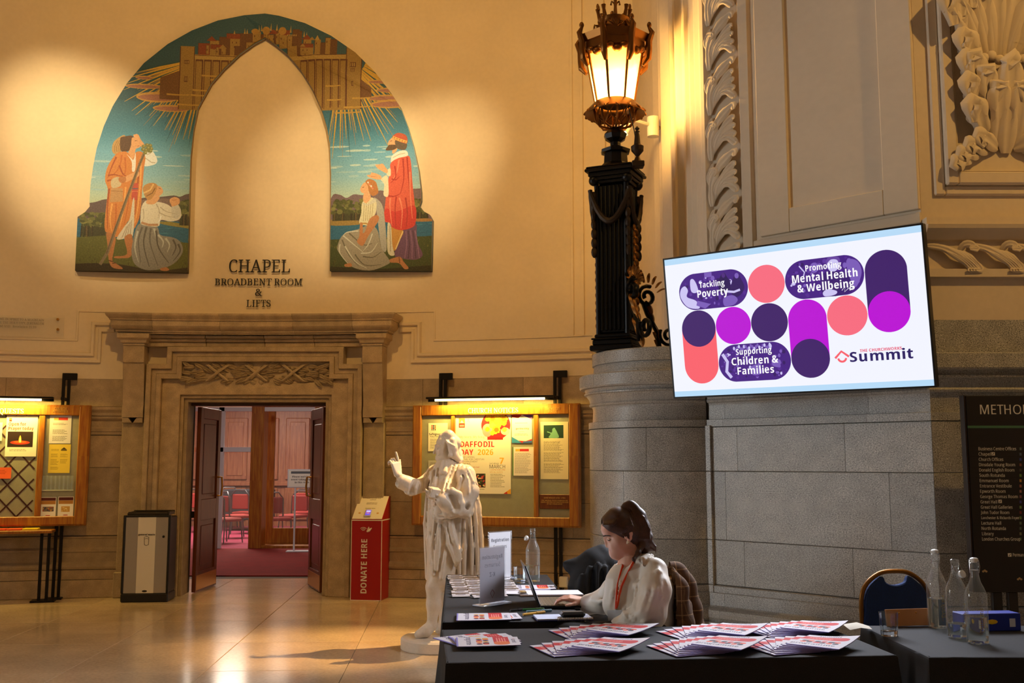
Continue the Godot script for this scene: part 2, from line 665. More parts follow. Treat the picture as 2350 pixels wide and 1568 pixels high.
# ------------------------------------------------------------------ the curved wall on the left
const DOOR_U := -0.043
const DOOR_HALF := 0.85
const DOOR_TOP := 2.34
func build_wall_left() -> void:
	var w := structure("wall_left", "concave cream plaster wall above a buff stone dado")
	var plaster: Material = M.plaster
	var stone: Array = [M.stone0, M.stone1, M.stone2]
	# plaster above the dado, and the rough core behind the stone
	var all := slice(path_left, 0.0, 12.0)
	put("plaster", sweep([Vector2(-0.4, 2.6), Vector2(0, 2.6), Vector2(0, 9.5), Vector2(-0.4, 9.5)], all).mesh(30), plaster, w)
	for side in [[0.0, DOOR_U - DOOR_HALF - 6.0 * -1.0], [DOOR_U + DOOR_HALF + 6.0, 12.0]]:
		put("core", sweep([Vector2(-0.4, 0), Vector2(-0.02, 0), Vector2(-0.02, 2.6), Vector2(-0.4, 2.6)], slice(path_left, side[0], side[1])).mesh(30), M.mortar, w)
	put("lintel", sweep([Vector2(-0.4, DOOR_TOP), Vector2(-0.02, DOOR_TOP), Vector2(-0.02, 2.6), Vector2(-0.4, 2.6)], slice(path_left, DOOR_U - DOOR_HALF + 6.0, DOOR_U + DOOR_HALF + 6.0)).mesh(30), M.mortar, w)
	# courses of blocks on both sides of the doorway
	var l := 6.0 + DOOR_U - 1.55
	var r := 6.0 + DOOR_U + 1.55
	for side in 2:
		var a := 0.0 if side == 0 else r
		var b := l if side == 0 else 11.6
		var rows := [[0.0, 0.21], [0.21, 0.33], [0.72, 1.12], [1.12, 1.53], [1.53, 1.92], [2.262, 2.6]]
		for k in rows.size():
			var cuts := [a]
			var x := a + (0.5 if k % 2 else 1.1)
			while x < b - 0.35:
				cuts.append(x)
				x += 1.25
			cuts.append(b)
			course(w, path_left, cuts, rows[k][0], rows[k][1], stone, 0.06 if k == 0 else (0.045 if k == 1 else 0.0))
		# base mouldings and the band under the top course
		var base := [Vector2(-0.02, 0.333), Vector2(0.055, 0.333), Vector2(0.062, 0.36), Vector2(0.055, 0.395), Vector2(0.035, 0.415), Vector2(0.03, 0.42), Vector2(0.03, 0.53), Vector2(0.04, 0.535), Vector2(0.04, 0.56), Vector2(0.012, 0.585), Vector2(0.012, 0.69), Vector2(0.02, 0.695), Vector2(0.02, 0.715), Vector2(-0.02, 0.715)]
		put("base_moulding", sweep(base, slice(path_left, a, b)).mesh(25), M.stone1, w)
		var band := [Vector2(-0.02, 1.925), Vector2(0.012, 1.925), Vector2(0.012, 1.96), Vector2(0.022, 1.965), Vector2(0.022, 2.0), Vector2(0.005, 2.02), Vector2(0.005, 2.09), Vector2(0.02, 2.1), Vector2(0.035, 2.12), Vector2(0.035, 2.15), Vector2(0.05, 2.155), Vector2(0.05, 2.19), Vector2(0.075, 2.225), Vector2(0.075, 2.258), Vector2(-0.02, 2.258)]
		put("band_moulding", sweep(band, slice(path_left, a, b)).mesh(25), M.stone0, w)
	# thin plaster frame and the broader moulding that step up round the doorway (sighted outline, real relief)
	for side in 2:
		var sg := -1.0 if side == 0 else 1.0
		var c := DOOR_U
		var e := 5.9 if side == 0 else 4.15
		var thin := [Vector2(c + sg * e, 3.07), Vector2(c + sg * 2.19, 3.07), Vector2(c + sg * 2.19, 3.43), Vector2(c, 3.43)]
		put("thin_moulding", ribbon(thin, [Vector2(-0.012, 0), Vector2(-0.008, 0.012), Vector2(0.008, 0.012), Vector2(0.012, 0)], side == 1), plaster, w)
		var broad := [Vector2(c + sg * e, 2.86), Vector2(c + sg * 1.965, 2.86), Vector2(c + sg * 1.965, 3.24), Vector2(c + sg * 1.76, 3.24)]
		put("broad_moulding", ribbon(broad, [Vector2(-0.065, 0), Vector2(-0.06, 0.03), Vector2(-0.03, 0.035), Vector2(-0.02, 0.015), Vector2(0.01, 0.015), Vector2(0.02, 0.045), Vector2(0.05, 0.05), Vector2(0.065, 0)], side == 1), plaster, w)
	# upright panel mouldings towards the jamb
	for q in [[3.87, 0.02], [4.0, 0.03], [4.28, 0.045]]:
		var up := [Vector2(q[0], 3.07 if q[0] < 4.2 else 2.62), Vector2(q[0], 9.4)]
		put("upright_moulding", ribbon(up, [Vector2(-0.02, 0), Vector2(-0.014, q[1]), Vector2(0.014, q[1]), Vector2(0.02, 0)], false), plaster, w)
# a moulding of the given section (across, out) laid along a line drawn on the flat wall, then bent with it
func ribbon(line: Array, section: Array, flip: bool) -> ArrayMesh:
	var pts := []
	for k in line.size() - 1:
		var n := maxi(1, int(line[k].distance_to(line[k + 1]) / 0.3))
		for s in n:
			pts.append(line[k].lerp(line[k + 1], float(s) / n))
	pts.append(line[-1])
	var g := G.new()
	var rows := []
	for q in section:
		var row := []
		for k in pts.size():
			var d0: Vector2 = (pts[k] - pts[maxi(k - 1, 0)]).normalized()
			var d1: Vector2 = (pts[mini(k + 1, pts.size() - 1)] - pts[k]).normalized()
			if k == 0: d0 = d1
			if k == pts.size() - 1: d1 = d0
			var m := (Vector2(-d0.y, d0.x) + Vector2(-d1.y, d1.x)).normalized()
			m /= maxf(0.4, m.dot(Vector2(-d0.y, d0.x)))
			var p: Vector2 = pts[k] + m * q.x * (-1.0 if flip else 1.0)
			row.append(Vector3(p.x, p.y, q.y))
		if flip:
			row.reverse()
		rows.append(row)
	g.sheet(rows)
	return g.warp(bend).mesh(25)
# ------------------------------------------------------------------ the stone doorway
func eared(e: float) -> PackedVector2Array:       # outline of the eared architrave, inset by e, foot to foot
	return PackedVector2Array([Vector2(-1.33 + e, 0), Vector2(-1.33 + e, 2.78 - e), Vector2(-1.09 + e, 2.78 - e), Vector2(-1.09 + e, 2.99 - e), Vector2(1.09 - e, 2.99 - e), Vector2(1.09 - e, 2.78 - e), Vector2(1.33 - e, 2.78 - e), Vector2(1.33 - e, 0)])
func portal_ring(outer: PackedVector2Array, inner: PackedVector2Array, d: float) -> G:
	var poly := outer.duplicate()
	var back := inner.duplicate()
	back.reverse()
	poly.append_array(back)
	var g := G.new()
	g.prism(poly, -0.3 if d < 0.06 else -0.02, d, Transform3D(), 0.006)
	return g
func opening(half: float, top: float) -> PackedVector2Array:
	return PackedVector2Array([Vector2(-half, 0), Vector2(-half, top), Vector2(half, top), Vector2(half, 0)])
func build_portal() -> void:
	var t := structure("trim_1", "carved buff stone doorway with heavy cornice and leaf frieze")
	var here := func(p: Vector3) -> Vector3: return bend(p + Vector3(DOOR_U, 0, 0))
	var stone := [M.stone0, M.stone1, M.stone2]
	for k in 3:
		put("architrave_step", portal_ring(eared(0.06 * k), eared(0.06 * k + 0.06), [0.17, 0.135, 0.155][k]).warp(here).mesh(20), M.stone0, t)
	put("surround", portal_ring(eared(0.18), opening(0.93, 2.41), 0.09).warp(here).mesh(20), M.stone2, t)
	put("inner_moulding", portal_ring(opening(0.93, 2.41), opening(0.89, 2.37), 0.06).warp(here).mesh(20), M.stone0, t)
	put("inner_moulding", portal_ring(opening(0.89, 2.37), opening(0.845, 2.325), 0.03).warp(here).mesh(20), M.stone1, t)
	# consoles with pilaster strips below and drops under them
	for sg in [-1.0, 1.0]:
		var g := G.new()
		g.cbox(Vector3(-0.13, 0, 0), Vector3(0.13, 2.07, 0.1), 0.008)
		g.cbox(Vector3(-0.15, 0, 0), Vector3(0.15, 0.3, 0.14), 0.01)
		put("pilaster", g.warp(func(p): return here.call(p + Vector3(sg * 1.47, 0, 0))).mesh(20), M.stone1, t)
		g = G.new()
		var side := PackedVector2Array([Vector2(0, 2.13), Vector2(0.17, 2.13), Vector2(0.18, 2.2), Vector2(0.16, 2.3), Vector2(0.19, 2.55), Vector2(0.22, 2.75), Vector2(0.22, 2.78), Vector2(0.24, 2.79), Vector2(0.24, 2.99), Vector2(0, 2.99)])
		g.prism(side, -0.125, 0.125, Transform3D(Basis(Vector3(0, 0, 1), Vector3(0, 1, 0), Vector3(-1, 0, 0)), Vector3.ZERO), 0.006)
		put("console", g.warp(func(p): return here.call(p + Vector3(sg * 1.47, 0, 0))).mesh(20), M.stone0, t)
		for k in [-1, 1]:
			g = G.new()
			g.prism(PackedVector2Array([Vector2(k * 0.12, 2.065), Vector2(k * 0.008, 2.065), Vector2(k * 0.05, 2.13), Vector2(k * 0.12, 2.13)]), 0, 0.16, Transform3D(), 0.004)
			put("drop", g.warp(func(p): return here.call(p + Vector3(sg * 1.47, 0, 0))).mesh(20), M.stone1, t)
		# stepped cap over the console
		var cap := [Vector2(0, 2.992), Vector2(0.0, 3.02), Vector2(0.02, 3.025), Vector2(0.03, 3.06), Vector2(0.06, 3.08), Vector2(0.06, 3.13)]
		var base := PackedVector2Array([Vector2(sg * 1.47 - 0.13, 0), Vector2(sg * 1.47 - 0.13, 0.25), Vector2(sg * 1.47 + 0.13, 0.25), Vector2(sg * 1.47 + 0.13, 0)])
		put("console_cap", sweep(cap, slice(base, 0, length_of(base)), false).warp(here).mesh(20), M.stone2, t)
	# frieze between the consoles and the crowning cornice, each in lengths of stone
	var cuts := [-1.34, -0.62, 0.1, 0.72, 1.34]
	for k in 4:
		var g := G.new()
		g.cbox(Vector3(cuts[k] + 0.002, 2.992, 0), Vector3(cuts[k + 1] - 0.002, 3.05, 0.15), 0.006)
		g.cbox(Vector3(cuts[k] + 0.002, 3.052, 0), Vector3(cuts[k + 1] - 0.002, 3.09, 0.18), 0.006)
		g.cbox(Vector3(cuts[k] + 0.002, 3.092, 0), Vector3(cuts[k + 1] - 0.002, 3.13, 0.22), 0.006)
		put("frieze_stone", g.warp(here).mesh(20), stone[k % 3], t)
	var crown := [Vector2(0, 3.132), Vector2(0.0, 3.15), Vector2(0.02, 3.155), Vector2(0.02, 3.175), Vector2(0.05, 3.19), Vector2(0.07, 3.215), Vector2(0.075, 3.225), Vector2(0.075, 3.285), Vector2(0.09, 3.29), Vector2(0.09, 3.30), Vector2(0.12, 3.33), Vector2(0.13, 3.35), Vector2(0.13, 3.37), Vector2(0, 3.38), Vector2(-0.3, 3.39)]
	var ring := PackedVector2Array([Vector2(-1.66, 0.02), Vector2(-1.66, 0.27), Vector2(-0.85, 0.27), Vector2(0, 0.27), Vector2(0.85, 0.27), Vector2(1.66, 0.27), Vector2(1.66, 0.02)])
	var stops := [0.0, 0.25 + 0.42, 0.25 + 1.24, 0.25 + 2.15, 0.25 + 2.9, 0.5 + 3.32]
	for k in 5:
		put("cornice_stone", sweep(crown, slice(ring, stops[k] + (0.0015 if k else 0.0), stops[k + 1] - (0.0015 if k < 4 else 0.0)), false).warp(here).mesh(25), stone[(k + 1) % 3], t)
	# laurel garland with crossed ribbons in the frieze panel
	var g := G.new()
	for k in 120:
		var x := rng.randf_range(-0.86, 0.86)
		var y := rng.randf_range(-0.085, 0.085)
		var dirx := 1.0 if x > 0 else -1.0
		var ang := rng.randf_range(-0.5, 0.5) + y * 4.0 * dirx
		leaf(g, Transform3D(Basis(Vector3.BACK, ang if dirx > 0 else PI + ang) , Vector3(x, 2.675 + y, 0.1)), 0.13, 0.03, 0.05)
	for k in 9:
		g.ball(Vector3(rng.randf_range(-0.1, 0.1), 2.585 + rng.randf_range(-0.03, 0.03), 0.11), Vector3(0.035, 0.035, 0.03), 8, 6)
	put("laurel_garland", g.warp(here).mesh(60), M.stone1, t).set_meta("kind", "stuff")
	for x in [-0.47, 0.0, 0.46]:
		for sl in [-1.0, 1.0]:
			g = G.new()
			var rows := []
			for e in [[-1.0, 0.115], [-0.9, 0.15], [0.0, 0.175 + 0.01 * sl], [0.9, 0.15], [1.0, 0.115]]:
				rows.append([Vector3(x + sl * e[0] * 0.14 - 0.025, 2.675 + e[0] * 0.11, e[1]), Vector3(x + sl * e[0] * 0.14, 2.675 + e[0] * 0.11, e[1] + 0.008), Vector3(x + sl * e[0] * 0.14 + 0.025, 2.675 + e[0] * 0.11, e[1])])
			g.sheet(rows)
			put("ribbon", g.warp(here).mesh(50), M.stone0, t)
# one carved leaf: starts at the origin, grows along +x, curls out along +z
func leaf(g: G, x: Transform3D, l: float, w: float, lift: float, lobes := 0, curl := 0.0) -> void:
	var rows := []
	var n := 6
	for i in n + 1:
		var f := float(i) / n
		var half := w * pow(sin(PI * pow(clampf(f * 0.9 + 0.07, 0, 1), 0.85)), 0.65)
		if lobes:
			half *= 1.0 + 0.3 * sin(f * PI * 2.0 * lobes)
		var z := lift * sin(f * PI * 0.75) + curl * f * f * f
		var cx := l * f - curl * 0.6 * maxf(0.0, f - 0.75) * 4.0
		rows.append([x * Vector3(cx, half, z * 0.55), x * Vector3(cx, half * 0.45, z + 0.15 * w), x * Vector3(cx, 0, z * 0.85), x * Vector3(cx, -half * 0.45, z + 0.15 * w), x * Vector3(cx, -half, z * 0.55)])
	for r in rows:
		r.reverse()
	var flat := []
	# columns become rows so that the outside faces +z
	for c in 5:
		var row := []
		for i in n + 1:
			row.append(rows[i][c])
		flat.append(row)
	g.sheet(flat)
# a carved frond along a bent line: grooved, lobed at the edges, rounded at the tip; it faces +z
func frond(g: G, ctrl: Array, w: float, lobes := 3, serr := 0.25) -> void:
	var pts := []
	for k in ctrl.size() - 1:
		for s in 4:
			var u := s / 4.0
			var p0: Vector3 = ctrl[maxi(k - 1, 0)]
			var p1: Vector3 = ctrl[k]
			var p2: Vector3 = ctrl[k + 1]
			var p3: Vector3 = ctrl[mini(k + 2, ctrl.size() - 1)]
			pts.append(p1.cubic_interpolate(p2, p0, p3, u))
	pts.append(ctrl[-1])
	var n := pts.size()
	var cols := []
	for c in 7:
		var e := c / 3.0 - 1.0
		var row := []
		for i in n:
			var f := float(i) / (n - 1)
			var t: Vector3 = (pts[mini(i + 1, n - 1)] - pts[maxi(i - 1, 0)]).normalized()
			var side := Vector3.BACK.cross(t)
			side = (side if side.length() > 0.05 else Vector3.LEFT).normalized()
			var up := t.cross(side)
			var half := w * pow(sin(PI * (0.08 + 0.86 * f)), 0.6) * (1.0 - serr + serr * absf(sin(PI * lobes * f + 0.5)) * 2.0 * absf(e))
			row.append(pts[i] + side * e * half + up * w * [0.0, 0.42, 0.3, 0.12, 0.3, 0.42, 0.0][c] * sin(PI * (0.1 + 0.8 * f)))
		cols.append(row)
	cols.reverse()
	g.sheet(cols)
	cols.reverse()
	g.sheet(cols)
# ------------------------------------------------------------------ pedestal, splayed pier and right-hand wall
func build_right() -> void:
	var w := structure("wall_right", "grey shelly limestone pier and round pedestal")
	var stone := [M.pier0, M.pier1, M.pier2]
	var total := length_of(path_right)
	put("core", sweep([Vector2(-0.5, 0), Vector2(-0.06, 0), Vector2(-0.06, 2.57), Vector2(-0.5, 2.57)], slice(path_right, s_pier - 0.02, total), false).mesh(30), M.mortar, w)
	put("core", sweep([Vector2(-0.7, 0), Vector2(-0.06, 0), Vector2(-0.06, 2.5), Vector2(-0.7, 2.5)], slice(path_right, 0, s_pier), false).mesh(30), M.mortar, w)
	# joints sighted on the photograph: pedestal | pier | right wall
	var q := 0.0
	var ped := [[0.0, 0.55, 1.15, 1.62, s_pier - 0.006], [0.0, 0.3, 0.85, 1.4, s_pier - 0.006], [0.0, 0.55, 1.15, 1.62, s_pier - 0.006]]
	var pier := [[0.28, 1.2], [0.12, 1.5], [0.24, 1.17]]
	var rows := [[0.61, 0.969], [0.969, 1.523], [1.523, 1.885]]
	for k in 3:
		course(w, path_right, ped[k], rows[k][0], rows[k][1], stone)
		var cuts := [s_pier + 0.05]
		for p in pier[k]:
			cuts.append(s_pier + p * 1.0 + 0.05)
		cuts.append(s_corner)
		course(w, path_right, cuts, rows[k][0], rows[k][1], stone)
		course(w, path_right, [s_corner + 0.001, s_corner + 0.26 + 0.1 * (k % 2), s_corner + 1.3, s_corner + 2.3, total], rows[k][0], rows[k][1], stone)
	# square quoin strip between pedestal and pier
	var strip := [[0.0, 0.61], [0.61, 0.969], [0.969, 1.523], [1.523, 1.9]]
	for r in strip:
		put("quoin", sweep(block_profile(r[0], r[1], 0.025), slice(path_right, s_pier + 0.003, s_pier + 0.046)).mesh(30), M.pier2, w)
	# mouldings: base, necking and, on the pedestal, the drum on top
	var base := [Vector2(-0.02, 0.0), Vector2(0.13, 0.0), Vector2(0.13, 0.24), Vector2(0.11, 0.255), Vector2(0.11, 0.325), Vector2(0.085, 0.33), Vector2(0.095, 0.345), Vector2(0.115, 0.365), Vector2(0.12, 0.395), Vector2(0.11, 0.42), Vector2(0.085, 0.435), Vector2(0.045, 0.44), Vector2(0.035, 0.45), Vector2(0.035, 0.548), Vector2(0.018, 0.552), Vector2(0.018, 0.6), Vector2(0.006, 0.606), Vector2(-0.02, 0.608)]
	var neck := [Vector2(-0.02, 1.888), Vector2(0.006, 1.888), Vector2(0.006, 1.945), Vector2(-0.03, 1.95), Vector2(-0.035, 2.06), Vector2(-0.025, 2.085), Vector2(-0.005, 2.09), Vector2(0.002, 2.105), Vector2(-0.008, 2.12), Vector2(0.0, 2.15), Vector2(0.025, 2.185), Vector2(0.045, 2.192), Vector2(0.045, 2.205), Vector2(0.03, 2.21), Vector2(0.04, 2.238), Vector2(0.08, 2.242), Vector2(0.088, 2.255), Vector2(0.088, 2.352), Vector2(0.075, 2.362), Vector2(-0.015, 2.366), Vector2(-0.015, 2.385), Vector2(-0.04, 2.392), Vector2(-0.045, 2.45), Vector2(-0.03, 2.456), Vector2(-0.03, 2.556), Vector2(-0.04, 2.566), Vector2(-0.3, 2.57)]
	var flat_neck := neck.slice(0, 19) + [Vector2(0.0, 2.366), Vector2(0.0, 2.6), Vector2(-0.2, 2.6)]
	for part in [[0.0, 1.15], [1.15, s_pier - 0.004]]:
		put("base_moulding", sweep(base, slice(path_right, part[0] + 0.001, part[1] - 0.001)).mesh(28), M.pier1, w)
		put("neck_moulding", sweep(neck, slice(path_right, part[0] + 0.001, part[1] - 0.001), false).mesh(28), M.pier0, w)
	var run := [s_pier + 0.004, s_pier + 0.16, s_pier + 1.4, s_corner - 0.0]
	for k in 3:
		put("base_moulding", sweep(base, slice(path_right, run[k] + 0.001, run[k + 1] + (0.0 if k == 2 else -0.001))).mesh(28), stone[k], w)
		put("neck_moulding", sweep(flat_neck, slice(path_right, run[k] + 0.001, run[k + 1] + (0.0 if k == 2 else -0.001)), false).mesh(28), stone[k], w)
	put("base_moulding", sweep(base, slice(path_right, s_corner, total)).mesh(28), M.pier1, w)
	put("neck_moulding", sweep(flat_neck, slice(path_right, s_corner, total), false).mesh(28), M.pier0, w)
	# flat top of the pedestal
	var g := G.new()
	g.lathe([Vector2(0.0, 2.55), Vector2(0.66, 2.55), Vector2(0.68, 2.57), Vector2(0, 2.57)], 40, Transform3D(Basis(), Vector3(COL_C.x, 0, COL_C.y)))
	put("pedestal_top", g.mesh(25), M.pier0, w)
# ------------------------------------------------------------------ plaster above the pier: jamb mouldings, panels, carved work
func build_upper_right() -> void:
	var w := structure("wall_upper_right", "cream plaster jamb mouldings and panels above the pier")
	var jamb := []
	for q in [[1462, 11.75], [1479, 11.45], [1492, 11.0], [1503, 10.85], [1512, 10.55], [1524, 10.4], [1525, 10.1], [1529, 10.05], [1531, 9.9], [1552, 9.72], [1554, 9.45], [1562, 9.4], [1565, 9.3], [1568, 9.12], [1583, 9.06], [1586, 8.98], [1590, 8.9], [1599, 8.86], [1602, 8.8], [1612, 8.74], [1614, 8.7], [1624, 8.62], [1627, 8.56]]:
		var p := at(q[0], 1060, q[1])
		jamb.append(Vector2(p.x, p.z))
	var pl := PackedVector2Array(jamb)
	put("jamb_moulding", sweep([Vector2(0, 2.3), Vector2(0, 9.5)], slice(pl, 0, length_of(pl)), false).mesh(12), M.plaster, w)
	# the carved band lies on a shallow cove between the jamb and the pier
	var d := (CORNER - PIER_P).normalized()
	var nrm := Vector2(-d.y, d.x)
	var along := func(t: float, out: float) -> Vector2: return CORNER - d * t + nrm * out
	var cove := PackedVector2Array([jamb[-1], along.call(1.84, -0.02), along.call(1.79, -0.06), along.call(1.52, -0.07), along.call(1.49, -0.02), along.call(1.475, 0.0), along.call(1.39, 0.0), along.call(1.375, -0.03), along.call(1.34, -0.03), along.call(1.325, 0.0), along.call(0.0, 0.0)])
	put("cove", sweep([Vector2(0, 2.6), Vector2(0, 9.5)], slice(cove, 0, length_of(cove)), false).mesh(12), M.plaster, w)
	put("wall_plaster", sweep([Vector2(-0.3, 2.6), Vector2(0, 2.6), Vector2(0, 9.5), Vector2(-0.3, 9.5)], slice(PackedVector2Array([CORNER + Vector2(0.001, 0), Vector2(6, -7.2)]), 0, 3.06)).mesh(12), M.plaster, w)
	# frame of the sunk panel on the pier, standing proud of the field
	var pn := Vector3(nrm.x, 0, nrm.y)
	var p0 := Vector3(CORNER.x, 0, CORNER.y)
	var xf := Transform3D(Basis(Vector3(d.x, 0, d.y), Vector3.UP, pn), p0)          # x runs to the corner, z into the room
	var inv := xf.affine_inverse()
	var tl := inv * on_plane(1815, 478, p0, pn)
	var tr := inv * on_plane(2030, 437, p0, pn)
	var ol := inv * on_plane(1748, 545, p0, pn)
	for k in 2:
		var g := G.new()
		var a: Vector3 = tl if k == 1 else ol
		var bx: float = tr.x if k == 1 else -0.002
		var yb: float = (tl.y + tr.y) / 2.0 if k == 1 else ol.y
		var z: float = 0.045 if k == 1 else 0.03
		if k == 0:
			g.cbox(Vector3(a.x, yb, -0.02), Vector3(tl.x, 9.4, z), 0.006)
			g.cbox(Vector3(tr.x, yb, -0.02), Vector3(-0.002, 9.4, z), 0.006)
			g.cbox(Vector3(tl.x, yb, -0.02), Vector3(tr.x, (tl.y + tr.y) / 2.0, z), 0.006)
			put("panel_frame", g.mesh(0), M.plaster, w, xf)
			g = G.new()
			g.cbox(Vector3(a.x - 0.07, yb - 0.1, -0.02), Vector3(0.0, yb - 0.02, 0.015), 0.006)
			put("panel_sill", g.mesh(0), M.plaster, w, xf)
	# carved acanthus band: one leaf spray after another up the cove
	var spray := G.new()
	frond(spray, [Vector3(-0.14, -0.2, 0.02), Vector3(-0.12, -0.02, 0.05), Vector3(-0.03, 0.12, 0.06), Vector3(0.1, 0.22, 0.05), Vector3(0.13, 0.17, 0.08)], 0.04, 4, 0.3)
	for k in 4:
		frond(spray, [Vector3(-0.13 + 0.012 * k, -0.17 + 0.02 * k, 0.015), Vector3(-0.07 + 0.02 * k, -0.04 + 0.0 * k, 0.05), Vector3(0.02 + 0.018 * k, 0.06 - 0.04 * k, 0.055), Vector3(0.1 + 0.008 * k, 0.12 - 0.075 * k, 0.05), Vector3(0.13, 0.09 - 0.075 * k, 0.075)], 0.03, 2, 0.25)
	frond(spray, [Vector3(-0.13, -0.05, 0.02), Vector3(-0.15, 0.04, 0.05), Vector3(-0.11, 0.1, 0.06), Vector3(-0.06, 0.08, 0.07), Vector3(-0.08, 0.04, 0.08)], 0.026, 2, 0.1)
	frond(spray, [Vector3(-0.15, 0.0, 0.0), Vector3(-0.14, 0.1, 0.02), Vector3(-0.12, 0.17, 0.02)], 0.03, 1, 0.1)
	var mesh := spray.mesh(70)
	var mid: Vector2 = along.call(1.655, -0.06)
	var y := 2.75
	while y < 7.6:
		put("carved_leaf_spray", mesh, M.plaster, w, Transform3D(xf.basis, Vector3(mid.x, y, mid.y)))
		y += 0.4
	# right wall: string course with carved leaves and the framed relief
	var rw := Vector3(0, 0, -7.2)
	var rn := Vector3(0, 0, 1)
	var lv := []
	for p in [505, 522, 540, 552, 620, 638]:
		lv.append(on_plane(2200, p, rw, rn).y)
	var runp := slice(PackedVector2Array([Vector2(CORNER.x + 0.002, -7.2), Vector2(6, -7.2)]), 0, 3.05)
	put("string_course", sweep([Vector2(-0.02, lv[5]), Vector2(0.05, lv[5]), Vector2(0.05, lv[4]), Vector2(0.0, lv[4] + 0.01), Vector2(-0.01, lv[3] - 0.01), Vector2(0.03, lv[3]), Vector2(0.1, lv[2] + 0.03), Vector2(0.11, lv[1]), Vector2(0.085, lv[1] + 0.005), Vector2(0.085, lv[0]), Vector2(-0.02, lv[0])], runp).mesh(25), M.plaster, w)
	spray = G.new()
	for k in 4:
		frond(spray, [Vector3(-0.2 + 0.03 * k, 0.085, 0.02), Vector3(-0.1 + 0.03 * k, 0.06 - 0.01 * k, 0.05), Vector3(0.02 + 0.02 * k, -0.01, 0.06), Vector3(0.1 + 0.02 * k, -0.09, 0.05), Vector3(0.06 + 0.02 * k, -0.1, 0.07)], 0.028, 3, 0.2)
	for k in 2:
		frond(spray, [Vector3(0.02, 0.03, 0.02), Vector3(0.06, 0.09, 0.05), Vector3(0.11 + 0.03 * k, 0.08 - 0.03 * k, 0.07), Vector3(0.08, 0.05, 0.08)], 0.024, 1, 0.1)
	mesh = spray.mesh(70)
	var x := CORNER.x + 0.22
	while x < 4.2:
		put("carved_leaf_spray", mesh, M.plaster, w, Transform3D(Basis(), Vector3(x, (lv[3] + lv[4]) / 2.0 - 0.02, -7.2)))
		x += 0.3
	# frame of the relief panel
	var fx := [on_plane(2143, 450, rw, rn), on_plane(2166, 428, rw, rn), on_plane(2190, 400, rw, rn)]
	for k in 3:
		var g := G.new()
		var a: Vector3 = fx[k]
		var b: Vector3 = fx[k + 1] if k < 2 else fx[2] + Vector3(0.02, 0.02, 0)
		var z: float = [0.03, 0.075, 0.05][k]
		g.cbox(Vector3(a.x, a.y, -0.02), Vector3(b.x, 9.0, z), 0.01)
		g.cbox(Vector3(b.x, a.y, -0.02), Vector3(5.6, b.y, z), 0.01)
		put("relief_frame", g.mesh(0), M.plaster, w, Transform3D(Basis(), Vector3(0, 0, -7.2)))
	build_relief(w, fx[2])
# the carved relief: rising acanthus, a bound waist and a spread of long leaves above
func build_relief(w: Node3D, foot: Vector3) -> void:
	var o := Vector3(foot.x + 0.37, foot.y, -7.2)
	var rr := RandomNumberGenerator.new()
	rr.seed = 5
	var add_leaf := func(x: float, y: float, ang: float, l: float, wd: float, lift: float, lobes: int, roll: float) -> void:
		var d := Vector3(sin(ang), cos(ang), 0)
		var p := Vector3(x, y, 0.02)
		var g := G.new()
		frond(g, [p, p + d * l * 0.45 + Vector3(0, 0, lift * 0.6), p + d * l * 0.85 + Vector3(0, 0, lift), p + d * l + Vector3(roll * sin(ang) * 0.3, -0.01, lift * 1.15), p + d * (l - roll) + Vector3(roll * 0.5 * signf(ang + 0.01), -roll * 0.7, lift * 0.95)], wd, lobes, 0.22)
		put("acanthus_leaf", g.mesh(70), M.plaster, w, Transform3D(Basis.from_scale(Vector3(1.12, 1.25, 1)), o))
	for s in [-1.0, 1.0]:
		for k in 4:                       # scrolled foot
			add_leaf.call(s * (0.05 + 0.055 * k), 0.15 - 0.01 * k, s * (1.2 + 0.3 * k), 0.15, 0.05, 0.08, 2, 0.06)
		for k in 5:                       # side fronds
			add_leaf.call(s * (0.12 + 0.01 * k), 0.2 + 0.135 * k, s * (0.55 + 0.05 * rr.randf()), 0.22, 0.075, 0.11, 3, 0.07)
		for k in 3:                       # inner upright leaves
			add_leaf.call(s * (0.05 + 0.05 * k), 0.16 + 0.09 * k, s * (0.06 + 0.08 * k), 0.34, 0.07, 0.12, 3, 0.06)
		for k in 4:                       # long leaves above the knot
			add_leaf.call(s * (0.03 + 0.03 * k), 0.68 + 0.01 * k, s * (0.12 + 0.19 * k), 0.5 - 0.04 * k, 0.09, 0.15, 2, 0.11)
	add_leaf.call(0.0, 0.12, 0.0, 0.52, 0.075, 0.14, 3, 0.04)
	var g := G.new()
	for k in 7:
		g.ball(Vector3(-0.15 + 0.05 * k, 0.66 + 0.015 * sin(k * 2.0), 0.12), Vector3(0.035, 0.03, 0.03), 8, 6)
	put("bound_knot", g.mesh(70), M.plaster, w, Transform3D(Basis.from_scale(Vector3(1.12, 1.25, 1)), o))
